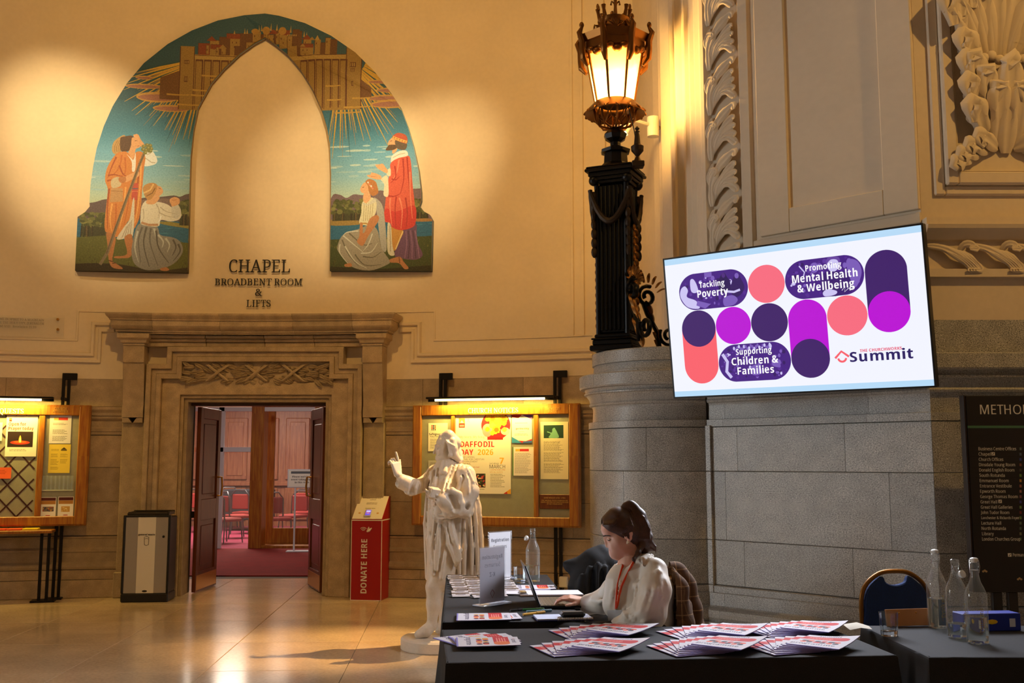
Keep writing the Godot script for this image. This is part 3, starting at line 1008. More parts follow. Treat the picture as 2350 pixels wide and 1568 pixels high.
# ------------------------------------------------------------------ rest of the hall, outside the frame
func build_hall() -> void:
	var c := structure("ceiling", "plain cream plaster ceiling")
	var g := G.new()
	g.box(Vector3(-10.5, 9.5, -14), Vector3(7, 9.9, 8))
	put("plaster", g.mesh(0), M.plaster, c)
	var b := structure("wall_back", "cream plaster wall behind the camera")
	g = G.new()
	g.box(Vector3(-10.5, 0, 7), Vector3(7, 9.5, 7.4))
	put("plaster", g.mesh(0), M.plaster, b)
	var e := structure("wall_east", "cream plaster side wall")
	g = G.new()
	g.box(Vector3(6, 0, -7.2), Vector3(6.4, 9.5, 7.4))
	put("plaster", g.mesh(0), M.plaster, e)
	# unseen passage added to keep daylight off the curved wall; glazed entrance ends it
	var s := structure("wall_west", "cream plaster side wall with an added passage that narrows the daylight")
	for q in [[-9.6, 0, -6.0, -9.2, 9.5, 7.4], [-9.6, 4.6, -7.5, -9.2, 9.5, -6.0], [-9.6, 0, -12.4, -9.2, 9.5, -7.5], [-13.4, 0, -6.0, -9.6, 4.9, -5.7], [-13.4, 0, -7.8, -9.6, 4.9, -7.5], [-13.4, 4.6, -7.5, -9.6, 4.9, -6.0], [-13.4, -0.3, -7.5, -9.2, 0, -6.0]]:
		g = G.new()
		g.box(Vector3(q[0], q[1], q[2]), Vector3(q[3], q[4], q[5]))
		put("plaster", g.mesh(0), M.plaster, s)
	var win := structure("window_1", "tall glazed entrance screen")
	g = G.new()
	for z in [-7.46, -6.75, -6.04]:
		g.box(Vector3(-13.25, 0, z - 0.04), Vector3(-13.17, 4.6, z + 0.04))
	for y in [0.04, 2.3, 4.56]:
		g.box(Vector3(-13.25, y - 0.04, -7.5), Vector3(-13.17, y + 0.04, -6.0))
	put("frame", g.mesh(0), mat("dark_oak", Color(0.25, 0.15, 0.08), 0.4), win)
	var pane := G.new()
	pane.box(Vector3(-0.004, -1.1, -0.32), Vector3(0.004, 1.1, 0.32))
	var pm := pane.mesh(0)
	for z in [-7.1, -6.4]:
		for y in [1.18, 3.44]:
			put("pane", pm, glass("clear_pane", Color(0.95, 1, 1), 0.05), win, Transform3D(Basis(), Vector3(-13.21, y, z)))
# ------------------------------------------------------------------ the painted arch
func V(a: Array) -> Array:                 # flat list x, y, x, y ... to points
	var out := []
	for k in range(0, a.size(), 2):
		out.append(Vector2(a[k], a[k + 1]))
	return out
func oil(r: float, g: float, b: float) -> Color:    # pigment as seen in daylight
	return Color(minf(1.0, r * 0.92 / 255.0), minf(1.0, g * 1.02 / 255.0), minf(1.0, b * 1.25 / 255.0))
func paint_mural() -> ImageTexture:
	var p := Paint.new(2048, 1490, oil(30, 72, 76), Rect2(160, 20, 845, 615))
	var rr := RandomNumberGenerator.new()
	rr.seed = 9
	# sky: deep teal behind the city, paler towards the hills
	var stops := [[230, oil(34, 84, 90)], [300, oil(58, 118, 126)], [350, oil(104, 156, 160)], [400, oil(132, 170, 164)], [450, oil(176, 186, 148)], [480, oil(190, 186, 130)]]
	for k in stops.size() - 1:
		for y in range(stops[k][0], stops[k + 1][0]):
			var f: float = float(y - stops[k][0]) / (stops[k + 1][0] - stops[k][0])
			p.rect(Rect2(160, y, 845, 1.2), stops[k][1].lerp(stops[k + 1][1], f))
	for k in 90:                             # brushed clouds
		p.ellipse(Vector2(rr.randf_range(180, 980), rr.randf_range(330, 450)), Vector2(rr.randf_range(8, 26), rr.randf_range(1, 3)), oil(140, 172, 160).lerp(oil(190, 200, 170), rr.randf()), Transform2D(), 14)
	# golden rays from behind the city
	for s in [[446.0, 119.0, 0.05, 1.35], [772.0, 119.0, -1.35, 0.2]]:
		var n := 44
		for k in n:
			var a: float = lerpf(s[2], s[3], (k + 0.5) / n) + rr.randf_range(-0.01, 0.01)
			var dir := Vector2(-sin(a), cos(a))
			var r1 := rr.randf_range(165, 222) + (30.0 if absf(a) < 0.6 else 0.0) * rr.randf()
			var col := oil(206, 150, 44) if k % 2 == 0 else (oil(176, 118, 50) if k % 4 == 1 else oil(26, 66, 66))
			p.line([Vector2(s[0], s[1]) + dir * 60.0, Vector2(s[0], s[1]) + dir * r1], 6.5 if k % 2 == 0 else 3.6, col, Transform2D(), 0.12)
	# hills, woods, lake and meadow
	var o2 := Transform2D(Vector2(1 / 4.127, 0), Vector2(0, 1 / 4.127), Vector2(160, 260))
	var o3 := Transform2D(Vector2(1 / 4.126, 0), Vector2(0, 1 / 4.126), Vector2(740, 260))
	var hill := oil(92, 72, 66)
	p.blob(V([60, 900, 200, 850, 300, 822, 420, 850, 620, 800, 800, 782, 920, 766, 980, 776, 1050, 748, 1150, 770, 1150, 1100, 60, 1100]), hill, o2)
	p.blob(V([60, 770, 140, 755, 205, 787, 280, 755, 370, 765, 480, 740, 560, 728, 700, 770, 870, 720, 1060, 760, 1060, 1020, 60, 1020]), oil(112, 88, 82), o3)
	p.blob(V([600, 830, 760, 800, 900, 800, 1000, 830, 1100, 800, 1150, 820, 1150, 900, 600, 900]), oil(120, 92, 76), o2)
	p.poly(V([0, 1010, 1200, 1010, 1200, 1230, 0, 1230]), oil(40, 92, 104), o2)
	p.poly(V([0, 1025, 1200, 1025, 1200, 1190, 0, 1190]), oil(36, 92, 106), o3)
	for k in 60:
		var q := Vector2(rr.randf_range(0, 1100), rr.randf_range(1040, 1180))
		p.ellipse(q, Vector2(40, 3), oil(58, 112, 118) if k % 2 else oil(32, 80, 94), o2 if k % 3 else o3, 12)
	p.blob(V([780, 1022, 900, 1015, 1120, 1052, 1120, 1076, 1000, 1064, 860, 1046]), oil(140, 118, 48), o2)
	p.blob(V([60, 990, 200, 992, 345, 1010, 330, 1042, 60, 1042]), oil(146, 112, 52), o3)
	p.blob(V([880, 995, 1060, 1010, 1060, 1030, 880, 1026]), oil(160, 108, 52), o3)
	for side in 2:
		var own := o2 if side == 0 else o3
		var clumps: Array = [[80, 985, 310, 1180], [985, 850, 1130, 1045]] if side == 0 else [[70, 840, 375, 1000], [880, 850, 1010, 1000]]
		for c in clumps:
			p.poly(V([c[0], c[1] + 60, c[2], c[1] + 60, c[2], c[3], c[0], c[3]]), oil(56, 52, 28), own)
			for k in 60:
				var q := Vector2(rr.randf_range(c[0], c[2]), rr.randf_range(c[1] - 30, c[1] + 90))
				var f := rr.randf()
				p.ellipse(q, Vector2(rr.randf_range(16, 34), rr.randf_range(12, 24)), oil(62, 64, 30).lerp(oil(128, 118, 58), f * f), own, 12)
			for k in 9:
				var tx := rr.randf_range(c[0], c[2])
				p.line([Vector2(tx, c[1] + 90), Vector2(tx + rr.randf_range(-6, 6), c[3])], 9, oil(92, 70, 38) if k % 2 else oil(40, 34, 20), own)
	p.poly(V([0, 1190, 300, 1160, 560, 1210, 800, 1190, 1200, 1215, 1200, 1560, 0, 1560]), oil(92, 88, 34), o2)
	p.poly(V([0, 1175, 1200, 1165, 1200, 1560, 0, 1560]), oil(62, 68, 30), o3)
	for k in 420:
		var q := Vector2(rr.randf_range(0, 1150), rr.randf_range(1180, 1540))
		var dark := clampf((q.y - 1180) / 320.0, 0, 1)
		p.line([q, q + Vector2(rr.randf_range(-6, 6), -26)], 7, oil(118, 112, 44).lerp(oil(52, 40, 18), clampf(dark + rr.randf_range(-0.25, 0.25), 0, 1)), o2 if k % 2 else o3, Transform2D().x.x * 0.2)
	p.blob(V([0, 1440, 400, 1420, 800, 1470, 1200, 1430, 1200, 1560, 0, 1560]), oil(50, 38, 18), o2)
	p.blob(V([0, 1430, 500, 1460, 1200, 1440, 1200, 1560, 0, 1560]), oil(44, 40, 20), o3)
	paint_shepherd(p, o2)
	paint_king(p, o3)
	paint_city(p, rr)
	# canvas: a fine weave of lighter and darker flecks over the paint
	var n := FastNoiseLite.new()
	n.frequency = 0.09
	n.fractal_octaves = 3
	var a := n.get_seamless_image(512, 512).get_data()
	var bytes := PackedByteArray()
	bytes.resize(512 * 512 * 4)
	for k in 512 * 512:
		var d := (a[k] - 128) / 128.0 + (0.18 if (k % 512) % 6 < 2 else -0.05) - (0.12 if (k / 512) % 6 < 2 else 0.0)
		var lit := 235 if d > 0.0 else 20
		bytes[4 * k] = lit
		bytes[4 * k + 1] = lit - (30 if d > 0.0 else 0)
		bytes[4 * k + 2] = lit - (70 if d > 0.0 else 0)
		bytes[4 * k + 3] = int(minf(absf(d) * 34.0, 46.0))
	var weave := Image.create_from_data(512, 512, false, Image.FORMAT_RGBA8, bytes)
	p.im.convert(Image.FORMAT_RGBA8)
	for y in 3:
		for x in 4:
			p.im.blend_rect(weave, Rect2i(0, 0, 512, 512), Vector2i(512 * x, 512 * y))
	p.im.convert(Image.FORMAT_RGB8)
	return p.texture(false)
func paint_shepherd(p: Paint, o: Transform2D) -> void:
	var skin := oil(216, 150, 92)
	var skin_d := oil(178, 108, 58)
	p.blob(V([325, 335, 345, 270, 420, 212, 445, 228, 405, 300, 412, 370, 370, 396, 335, 380]), oil(184, 138, 76), o)
	for k in 4:
		p.line(V([352 + 16 * k, 372, 350 + 18 * k, 320, 375 + 15 * k, 262]), 5, oil(140, 96, 48), o)
	p.blob(V([398, 245, 440, 222, 510, 214, 530, 260, 505, 340, 460, 366, 408, 355]), oil(84, 54, 36), o)
	p.blob(V([628, 372, 690, 342, 738, 400, 752, 450, 720, 482, 628, 492]), oil(224, 212, 180), o)
	p.line(V([640, 420, 700, 460, 735, 462]), 8, oil(176, 160, 128), o)
	p.line(V([650, 390, 690, 372]), 8, oil(176, 160, 128), o)
	p.blob(V([490, 345, 502, 300, 508, 232, 552, 238, 574, 262, 590, 292, 582, 320, 548, 338, 540, 380, 520, 440, 480, 380]), skin, o)
	p.blob(V([518, 206, 562, 198, 590, 246, 628, 296, 602, 322, 566, 268, 540, 240]), skin, o)
	p.line(V([536, 262, 552, 258]), 5, oil(80, 50, 30), o)
	p.line(V([560, 312, 578, 306]), 4, oil(150, 70, 50), o)
	# cloak
	p.blob(V([366, 392, 440, 366, 480, 380, 520, 440, 545, 372, 602, 362, 640, 410, 632, 520, 625, 700, 614, 950, 582, 1062, 556, 1086, 520, 1010, 440, 1140, 400, 1172, 320, 1136, 296, 1100, 292, 1000, 306, 760, 300, 706, 276, 640, 292, 520]), oil(202, 118, 52), o)
	var folds := [[[370, 420, 330, 520, 300, 620], 0], [[420, 400, 400, 520, 340, 600], 1], [[450, 420, 460, 560, 420, 600], 1], [[318, 720, 310, 900, 322, 1100], 0], [[352, 860, 340, 1000, 360, 1120], 2], [[388, 860, 392, 1000, 380, 1140], 1], [[470, 700, 460, 900, 430, 1100], 2], [[500, 720, 498, 880, 470, 1060], 1], [[600, 420, 604, 640, 590, 900, 570, 1040], 2], [[582, 470, 580, 700, 566, 960], 0], [[300, 600, 360, 588, 440, 606], 0], [[296, 650, 330, 640, 400, 640], 0], [[400, 500, 440, 580, 480, 600], 0]]
	for f in folds:
		p.line(Paint.smooth(V(f[0]), 5, false), 17, [oil(158, 72, 36), oil(186, 96, 40), oil(230, 156, 76)][f[1]], o, 0.3)
	p.blob(V([468, 392, 500, 420, 530, 440, 546, 374, 554, 470, 548, 545, 522, 548, 514, 460]), oil(226, 208, 176), o)
	p.poly(V([336, 712, 444, 714, 450, 838, 330, 850]), oil(188, 136, 82), o)
	p.line(V([336, 742, 446, 744]), 5, oil(140, 92, 50), o)
	p.poly(V([530, 662, 586, 660, 582, 820, 528, 816]), oil(188, 72, 52), o)
	p.line(V([530, 715, 586, 712]), 8, oil(80, 90, 100), o)
	p.line(V([530, 740, 586, 738]), 6, oil(214, 120, 70), o)
	p.blob(V([540, 830, 556, 826, 558, 1150, 480, 1184, 410, 1188, 470, 1080, 520, 1000]), oil(208, 188, 150), o)
	for k in 4:
		p.line(V([540 - 14 * k, 1010 + 20 * k, 530 - 24 * k, 1175]), 7, oil(160, 138, 104), o)
	p.blob(V([334, 640, 392, 608, 424, 640, 420, 694, 344, 712]), oil(196, 168, 120), o)
	p.blob(V([458, 640, 462, 606, 520, 570, 572, 542, 592, 572, 580, 600, 520, 632, 470, 656]), skin, o)
	p.blob(V([400, 620, 462, 606, 466, 650, 420, 662]), skin_d, o)
	p.blob(V([340, 1130, 400, 1172, 388, 1300, 380, 1390, 420, 1420, 472, 1452, 466, 1468, 380, 1452, 345, 1380, 328, 1250, 312, 1140]), skin_d, o)
	p.blob(V([480, 1178, 550, 1150, 552, 1338, 470, 1366, 400, 1366, 402, 1350, 510, 1326]), skin_d, o)
	p.line(V([345, 1390, 385, 1400]), 9, oil(96, 54, 30), o)
	p.line(V([380, 1414, 418, 1412]), 9, oil(96, 54, 30), o)
	p.line(V([644, 330, 600, 450, 540, 640, 490, 790, 400, 1080, 330, 1320, 268, 1430]), 26, oil(128, 102, 70), o, 1.1)
	p.line(V([636, 360, 590, 480, 530, 660, 480, 810, 392, 1090, 322, 1330]), 8, oil(92, 70, 46), o)
	for q in V([620, 310, 650, 296, 680, 300, 690, 330, 670, 350, 640, 345, 615, 340, 660, 325, 636, 370, 684, 352]):
		p.ellipse(q, Vector2(20, 17), oil(118, 112, 54), o, 14)
		p.ellipse(q + Vector2(5, -5), Vector2(9, 7), oil(158, 146, 78), o, 10)
	# kneeling woman
	p.blob(V([560, 1200, 600, 1052, 690, 1040, 782, 1070, 812, 1140, 930, 1160, 1000, 1202, 1026, 1290, 960, 1392, 850, 1450, 700, 1470, 590, 1422, 552, 1320]), oil(134, 122, 100), o)
	for f in [[[640, 1070, 610, 1200, 640, 1400], 0], [[680, 1070, 660, 1230, 720, 1440], 1], [[720, 1080, 720, 1220, 800, 1430], 0], [[750, 1080, 780, 1180, 800, 1240], 2], [[790, 1140, 840, 1200, 830, 1260], 2], [[860, 1170, 900, 1230, 880, 1300], 2], [[930, 1180, 960, 1250, 930, 1330], 1], [[600, 1110, 580, 1260, 620, 1400], 2], [[770, 1100, 800, 1260, 900, 1400], 1], [[980, 1220, 1000, 1290, 940, 1380], 1]]:
		p.line(Paint.smooth(V(f[0]), 5, false), 20, [oil(100, 90, 74), oil(88, 78, 62), oil(182, 170, 140)][f[1]], o, 0.25)
	p.blob(V([665, 822, 700, 856, 760, 830, 860, 850, 922, 892, 996, 930, 982, 988, 900, 1012, 812, 1000, 786, 1062, 640, 1050, 620, 1000, 626, 880]), oil(216, 196, 156), o)
	p.blob(V([905, 872, 962, 850, 996, 920, 962, 984, 915, 960]), oil(198, 182, 148), o)
	for f in [[[800, 880, 860, 920, 960, 940], 0], [[790, 930, 860, 960, 940, 972], 0], [[810, 960, 800, 1000, 780, 1030], 1], [[640, 900, 650, 960, 640, 1030], 0], [[760, 850, 790, 910, 790, 980], 0]]:
		p.line(Paint.smooth(V(f[0]), 5, false), 10, [oil(172, 152, 116), oil(238, 224, 190)][f[1]], o, 0.3)
	p.line(V([630, 1030, 700, 1050, 786, 1046]), 22, oil(182, 130, 84), o)
	p.blob(V([686, 800, 745, 770, 790, 790, 742, 852, 668, 848]), skin, o)
	p.blob(V([738, 664, 770, 680, 800, 690, 820, 732, 795, 768, 745, 790]), skin, o)
	p.blob(V([630, 705, 668, 664, 728, 654, 764, 680, 742, 760, 700, 816, 655, 790]), oil(184, 128, 66), o)
	p.line(V([640, 752, 700, 720, 728, 664]), 14, oil(220, 168, 96), o)
	p.line(V([668, 780, 720, 750, 744, 700]), 8, oil(120, 76, 36), o)
	p.line(V([776, 700, 796, 706]), 5, oil(90, 56, 34), o)
	p.blob(V([884, 806, 926, 780, 974, 796, 974, 842, 916, 870, 898, 850]), skin, o)
	p.line(V([900, 810, 950, 806]), 5, skin_d, o)
	p.blob(V([826, 1450, 880, 1440, 906, 1462, 880, 1474, 830, 1470]), skin_d, o)
func paint_king(p: Paint, o: Transform2D) -> void:
	var skin := oil(220, 156, 100)
	var skin_d := oil(180, 112, 64)
	# train, skirts and foot
	p.blob(V([760, 1110, 890, 1040, 906, 1160, 922, 1240, 966, 1340, 900, 1382, 780, 1370, 690, 1330]), oil(104, 66, 84), o)
	for k in 5:
		p.line(V([800 + 22 * k, 1110, 810 + 26 * k, 1240, 790 + 36 * k, 1370]), 10, oil(78, 48, 62) if k % 2 else oil(134, 92, 104), o)
	p.blob(V([650, 1070, 772, 1110, 740, 1200, 700, 1290, 664, 1260]), oil(190, 126, 52), o)
	p.line(V([770, 1115, 735, 1200, 700, 1280]), 12, oil(222, 184, 110), o)
	p.blob(V([620, 1030, 652, 1070, 668, 1240, 690, 1336, 622, 1300]), oil(206, 186, 142), o)
	p.line(V([640, 1060, 648, 1200, 650, 1300]), 7, oil(150, 128, 92), o)
	p.blob(V([640, 1376, 742, 1352, 782, 1400, 830, 1458, 790, 1466, 735, 1412, 650, 1402]), skin_d, o)
	p.line(V([735, 1356, 742, 1410]), 8, oil(110, 60, 40), o)
	# robe
	p.blob(V([640, 470, 720, 420, 800, 404, 836, 452, 858, 680, 886, 900, 892, 1040, 840, 1090, 740, 1104, 664, 1076, 640, 1034, 584, 1004, 596, 800, 616, 640, 636, 540]), oil(210, 84, 58), o)
	p.blob(V([600, 900, 700, 930, 880, 880, 892, 1040, 840, 1090, 740, 1104, 664, 1076, 640, 1034, 584, 1004]), oil(200, 52, 44), o)
	for f in [[[720, 440, 700, 560, 650, 640], 1], [[760, 430, 770, 620, 740, 760], 0], [[800, 420, 820, 640, 850, 900], 0], [[640, 800, 640, 900, 660, 1060], 1], [[700, 790, 690, 900, 700, 1080], 0], [[730, 800, 760, 920, 750, 1090], 1], [[830, 560, 836, 760, 860, 1000], 1], [[620, 780, 680, 786, 740, 760], 0], [[680, 500, 690, 600, 640, 660], 0], [[650, 620, 690, 630, 730, 600], 0], [[790, 800, 810, 940, 800, 1090], 0]]:
		p.line(Paint.smooth(V(f[0]), 5, false), 16, [oil(168, 44, 36), oil(232, 124, 86)][f[1]], o, 0.3)
	p.blob(V([545, 622, 606, 588, 622, 700, 618, 784, 574, 770, 578, 670]), oil(226, 200, 150), o)
	p.blob(V([600, 545, 636, 520, 640, 590, 606, 584]), oil(226, 200, 150), o)
	p.blob(V([488, 482, 520, 480, 560, 474, 590, 510, 612, 540, 600, 566, 548, 540, 505, 512]), skin, o)
	p.blob(V([404, 580, 440, 572, 450, 554, 500, 566, 546, 592, 544, 622, 490, 618, 440, 604]), skin, o)
	p.line(V([440, 590, 500, 596]), 4, skin_d, o)
	p.blob(V([640, 462, 652, 400, 720, 360, 790, 358, 806, 405, 720, 424, 660, 450]), oil(232, 214, 178), o)
	p.line(V([660, 420, 720, 390, 780, 380]), 7, oil(190, 166, 124), o)
	p.blob(V([654, 226, 692, 250, 700, 330, 690, 362, 655, 380, 650, 322, 612, 296, 616, 262]), skin, o)
	p.blob(V([588, 346, 616, 300, 640, 296, 684, 300, 694, 330, 652, 348]), oil(92, 64, 42), o)
	p.blob(V([684, 252, 792, 286, 782, 346, 724, 344, 690, 318]), oil(96, 76, 56), o)
	p.blob(V([662, 206, 710, 184, 780, 206, 802, 250, 792, 290, 720, 268, 652, 236]), oil(188, 78, 50), o)
	p.line(V([654, 224, 720, 252, 796, 276]), 26, oil(214, 160, 72), o)
	for k in 5:
		p.ellipse(Vector2(672 + 26 * k, 230 + 11 * k), Vector2(6, 6), oil(176, 70, 40), o, 10)
	p.line(V([630, 262, 650, 258]), 5, oil(90, 56, 34), o)
	# seated girl
	p.blob(V([480, 790, 560, 860, 590, 1000, 612, 1280, 560, 1262, 520, 1010, 500, 870]), oil(166, 152, 126), o)
	p.blob(V([340, 1080, 440, 1050, 520, 1100, 560, 1262, 640, 1380, 620, 1422, 450, 1472, 270, 1432, 150, 1310, 124, 1242, 182, 1130]), oil(150, 134, 104), o)
	for f in [[[180, 1140, 280, 1220, 380, 1300], 1], [[170, 1180, 240, 1320, 340, 1430], 0], [[240, 1120, 380, 1230, 470, 1220], 0], [[150, 1220, 150, 1300, 230, 1400], 1], [[360, 1310, 460, 1300, 520, 1220], 1], [[380, 1340, 480, 1350, 560, 1300], 0], [[300, 1320, 400, 1420, 560, 1420], 0], [[470, 1130, 430, 1230, 380, 1290], 1], [[330, 1100, 220, 1110, 180, 1140], 1], [[200, 1240, 300, 1380, 420, 1450], 1]]:
		p.line(Paint.smooth(V(f[0]), 5, false), 14, [oil(104, 92, 68), oil(196, 182, 148)][f[1]], o, 0.3)
	p.blob(V([366, 832, 450, 790, 502, 832, 498, 940, 440, 1010, 440, 1052, 340, 1030, 356, 930]), oil(214, 194, 140), o)
	for k in 5:
		p.line(V([385 + 22 * k, 840, 378 + 20 * k, 1010]), 6, oil(170, 148, 98), o)
	p.line(V([345, 1030, 400, 1032, 440, 1046]), 14, oil(176, 130, 62), o)
	p.blob(V([440, 992, 512, 958, 528, 1010, 430, 1150, 376, 1240, 318, 1202, 340, 1150, 346, 1030, 372, 1036, 374, 1120, 400, 1100]), skin_d, o)
	p.blob(V([380, 750, 432, 744, 446, 800, 402, 842, 372, 812]), skin, o)
	p.blob(V([386, 646, 420, 680, 424, 744, 372, 748, 342, 722, 352, 680]), skin, o)
	p.blob(V([392, 640, 430, 614, 490, 640, 512, 690, 520, 750, 470, 776, 432, 742, 416, 680]), oil(178, 108, 54), o)
	p.line(V([410, 640, 450, 690, 470, 710]), 14, oil(214, 150, 90), o)
	for k in 4:
		p.ellipse(Vector2(418 + 16 * k, 646 + 18 * k), Vector2(7, 7), oil(206, 90, 80) if k % 2 else oil(230, 220, 200), o, 10)
	p.blob(V([366, 836, 420, 852, 480, 800, 500, 830, 430, 862, 380, 858]), oil(198, 182, 144), o)
	p.line(V([362, 692, 380, 690]), 5, oil(90, 56, 34), o)
	p.blob(V([200, 1410, 260, 1400, 270, 1430, 210, 1432]), skin_d, o)
func paint_city(p: Paint, rr: RandomNumberGenerator) -> void:
	var o := Transform2D(Vector2(1 / 4.896, 0), Vector2(0, 1 / 4.896), Vector2(370, 20))
	var wall := oil(150, 108, 44)
	var dark := oil(84, 34, 12)
	var lite := oil(172, 130, 58)
	var roof := oil(124, 46, 16)
	# clouds under the walls
	for q in [[-420, 860, 420, 30], [-260, 980, 480, 60], [-100, 1100, 420, 40], [2330, 800, 300, 24], [2450, 900, 330, 30], [2400, 990, 420, 36], [2480, 1060, 520, 50], [-420, 760, 200, 22]]:
		p.ellipse(Vector2(q[0] + 100, q[1]), Vector2(q[2] * 0.5, q[3]), oil(196, 140, 60), o)
		p.ellipse(Vector2(q[0] + 100, q[1] + 4), Vector2(q[2] * 0.46, q[3] * 0.6), oil(160, 100, 72), o)
	p.rect(Rect2(80, 470, 2120, 640), wall, o)
	p.rect(Rect2(80, 470, 2120, 55), lite, o)
	p.rect(Rect2(78, 380, 160, 730), wall, o)
	p.rect(Rect2(2025, 380, 178, 730), wall, o)
	for s in [[-140, 660, 80, 1000], [2203, 770, 2330, 980]]:
		p.poly(V([s[0], s[3], s[0], s[1] + 90, s[2], s[1], s[2], s[3]]) if s[0] < 0 else V([s[0], s[3], s[0], s[1], s[2], s[1] + 100, s[2], s[3]]), oil(110, 66, 28), o)
	for x in [238, 2022, 78, 2203]:
		p.line(V([x, 390, x, 1105]), 9, dark, o)
	p.line(V([240, 478, 830, 484]), 7, dark, o)
	p.line(V([1450, 482, 2022, 470]), 7, dark, o)
	for k in 12:                               # tall blind arches of the city wall
		var x := 258.0 + 98.0 * k if k < 6 else 1480.0 + 95.0 * (k - 6)
		p.line(V([x, 530, x, 1090 - 20 * (k % 3)]), 7, dark, o)
		p.line(V([x + 76, 530, x + 76, 1080]), 12, dark, o)
		p.rect(Rect2(x, 528, 78, 14), dark, o)
		for j in 5:
			p.rect(Rect2(x + 4 + 15 * j, 540, 8, 9), dark, o)
	for q in [[330, 710, 600], [430, 755, 590], [230, 880, 490], [210, 938, 450], [1780, 830, 1960], [1800, 990, 1980], [60, 1050, 400], [-60, 940, 200], [2000, 1080, 2320], [2100, 980, 2320], [1900, 1140, 2200]]:
		p.line(V([q[0], q[1], (q[0] + q[2]) / 2.0, q[1] + 4, q[2], q[1]]), 20, oil(186, 136, 50), o, 0.6)
	for q in [[125, 540, 55, 45], [130, 730, 40, 60], [2068, 565, 70, 60], [2078, 640, 50, 40], [2090, 790, 26, 50]]:
		p.rect(Rect2(q[0], q[1], q[2], q[3]), dark, o)
		for j in 3:
			p.rect(Rect2(q[0] + 6 + q[2] * 0.3 * j, q[1] + 6, q[2] * 0.16, q[3] * 0.75), lite, o)
	# houses, domes and spires
	var h := [[280, 340, 130, 130, 1], [410, 300, 110, 170, 0], [520, 260, 120, 210, 2], [640, 270, 120, 200, 0], [600, 215, 180, 60, 1], [700, 360, 130, 110, 2], [760, 210, 140, 270, 2], [900, 190, 100, 290, 0], [830, 310, 130, 170, 0], [1000, 220, 60, 200, 2], [1030, 180, 80, 200, 0], [1085, 230, 70, 110, 0], [1160, 180, 60, 160, 2], [1180, 210, 40, 130, 0], [1220, 230, 110, 160, 0], [1260, 180, 90, 60, 1], [1320, 250, 120, 230, 0], [1380, 170, 80, 200, 2], [1440, 190, 50, 290, 2], [1510, 280, 95, 80, 0], [1475, 370, 160, 100, 0], [1480, 345, 150, 45, 1], [1645, 290, 70, 180, 0], [1715, 330, 60, 140, 2], [1770, 270, 60, 200, 0], [1830, 290, 80, 180, 2], [420, 350, 140, 50, 1], [540, 390, 55, 70, 0], [370, 360, 30, 100, 0], [485, 380, 26, 80, 0]]
	for q in h:
		p.rect(Rect2(q[0], q[1], q[2], q[3]), [wall, roof, oil(96, 52, 20)][q[4]], o)
		p.line(V([q[0], q[1], q[0], q[1] + q[3]]), 5, dark, o)
		p.line(V([q[0], q[1], q[0] + q[2], q[1]]), 5, dark, o)
		if q[4] == 0:
			for j in rr.randi_range(1, 3):
				p.rect(Rect2(q[0] + q[2] * 0.2 + 24 * j, q[1] + 40 + 50 * (j % 2), 9, 20), dark, o)
	for q in [[895, 185, 105], [1318, 248, 120]]:
		for j in 5:
			p.rect(Rect2(q[0] + j * q[2] / 5.0, q[1] - 18, q[2] / 9.0, 20), lite, o)
	for q in [[1065, 180, 46, 44], [1258, 190, 46, 50], [930, 185, 44, 32]]:
		p.ellipse(Vector2(q[0], q[1]), Vector2(q[2], q[3]), oil(168, 116, 44), o, 24)
	for q in [[810, 215, 70], [838, 215, 60], [980, 190, 80], [1010, 185, 76], [1122, 185, 96], [1192, 185, 86], [1355, 210, 94], [1515, 260, 76], [1545, 260, 60], [690, 220, 46], [1672, 300, 62]]:
		p.poly(V([q[0] - 11 - (20 if q[2] == 62 else 0), q[1], q[0], q[1] - q[2], q[0] + 11 + (20 if q[2] == 62 else 0), q[1]]), lite, o)
	for q in [[430, 300, 60], [560, 385, 50], [1550, 280, 60], [1505, 370, 36], [1150, 215, 60], [1610, 290, 40]]:
		p.poly(V([q[0] - q[2], q[1] + 10, q[0], q[1] - q[2] * 0.8, q[0] + q[2], q[1] + 10]), roof if q[2] > 50 else wall, o)
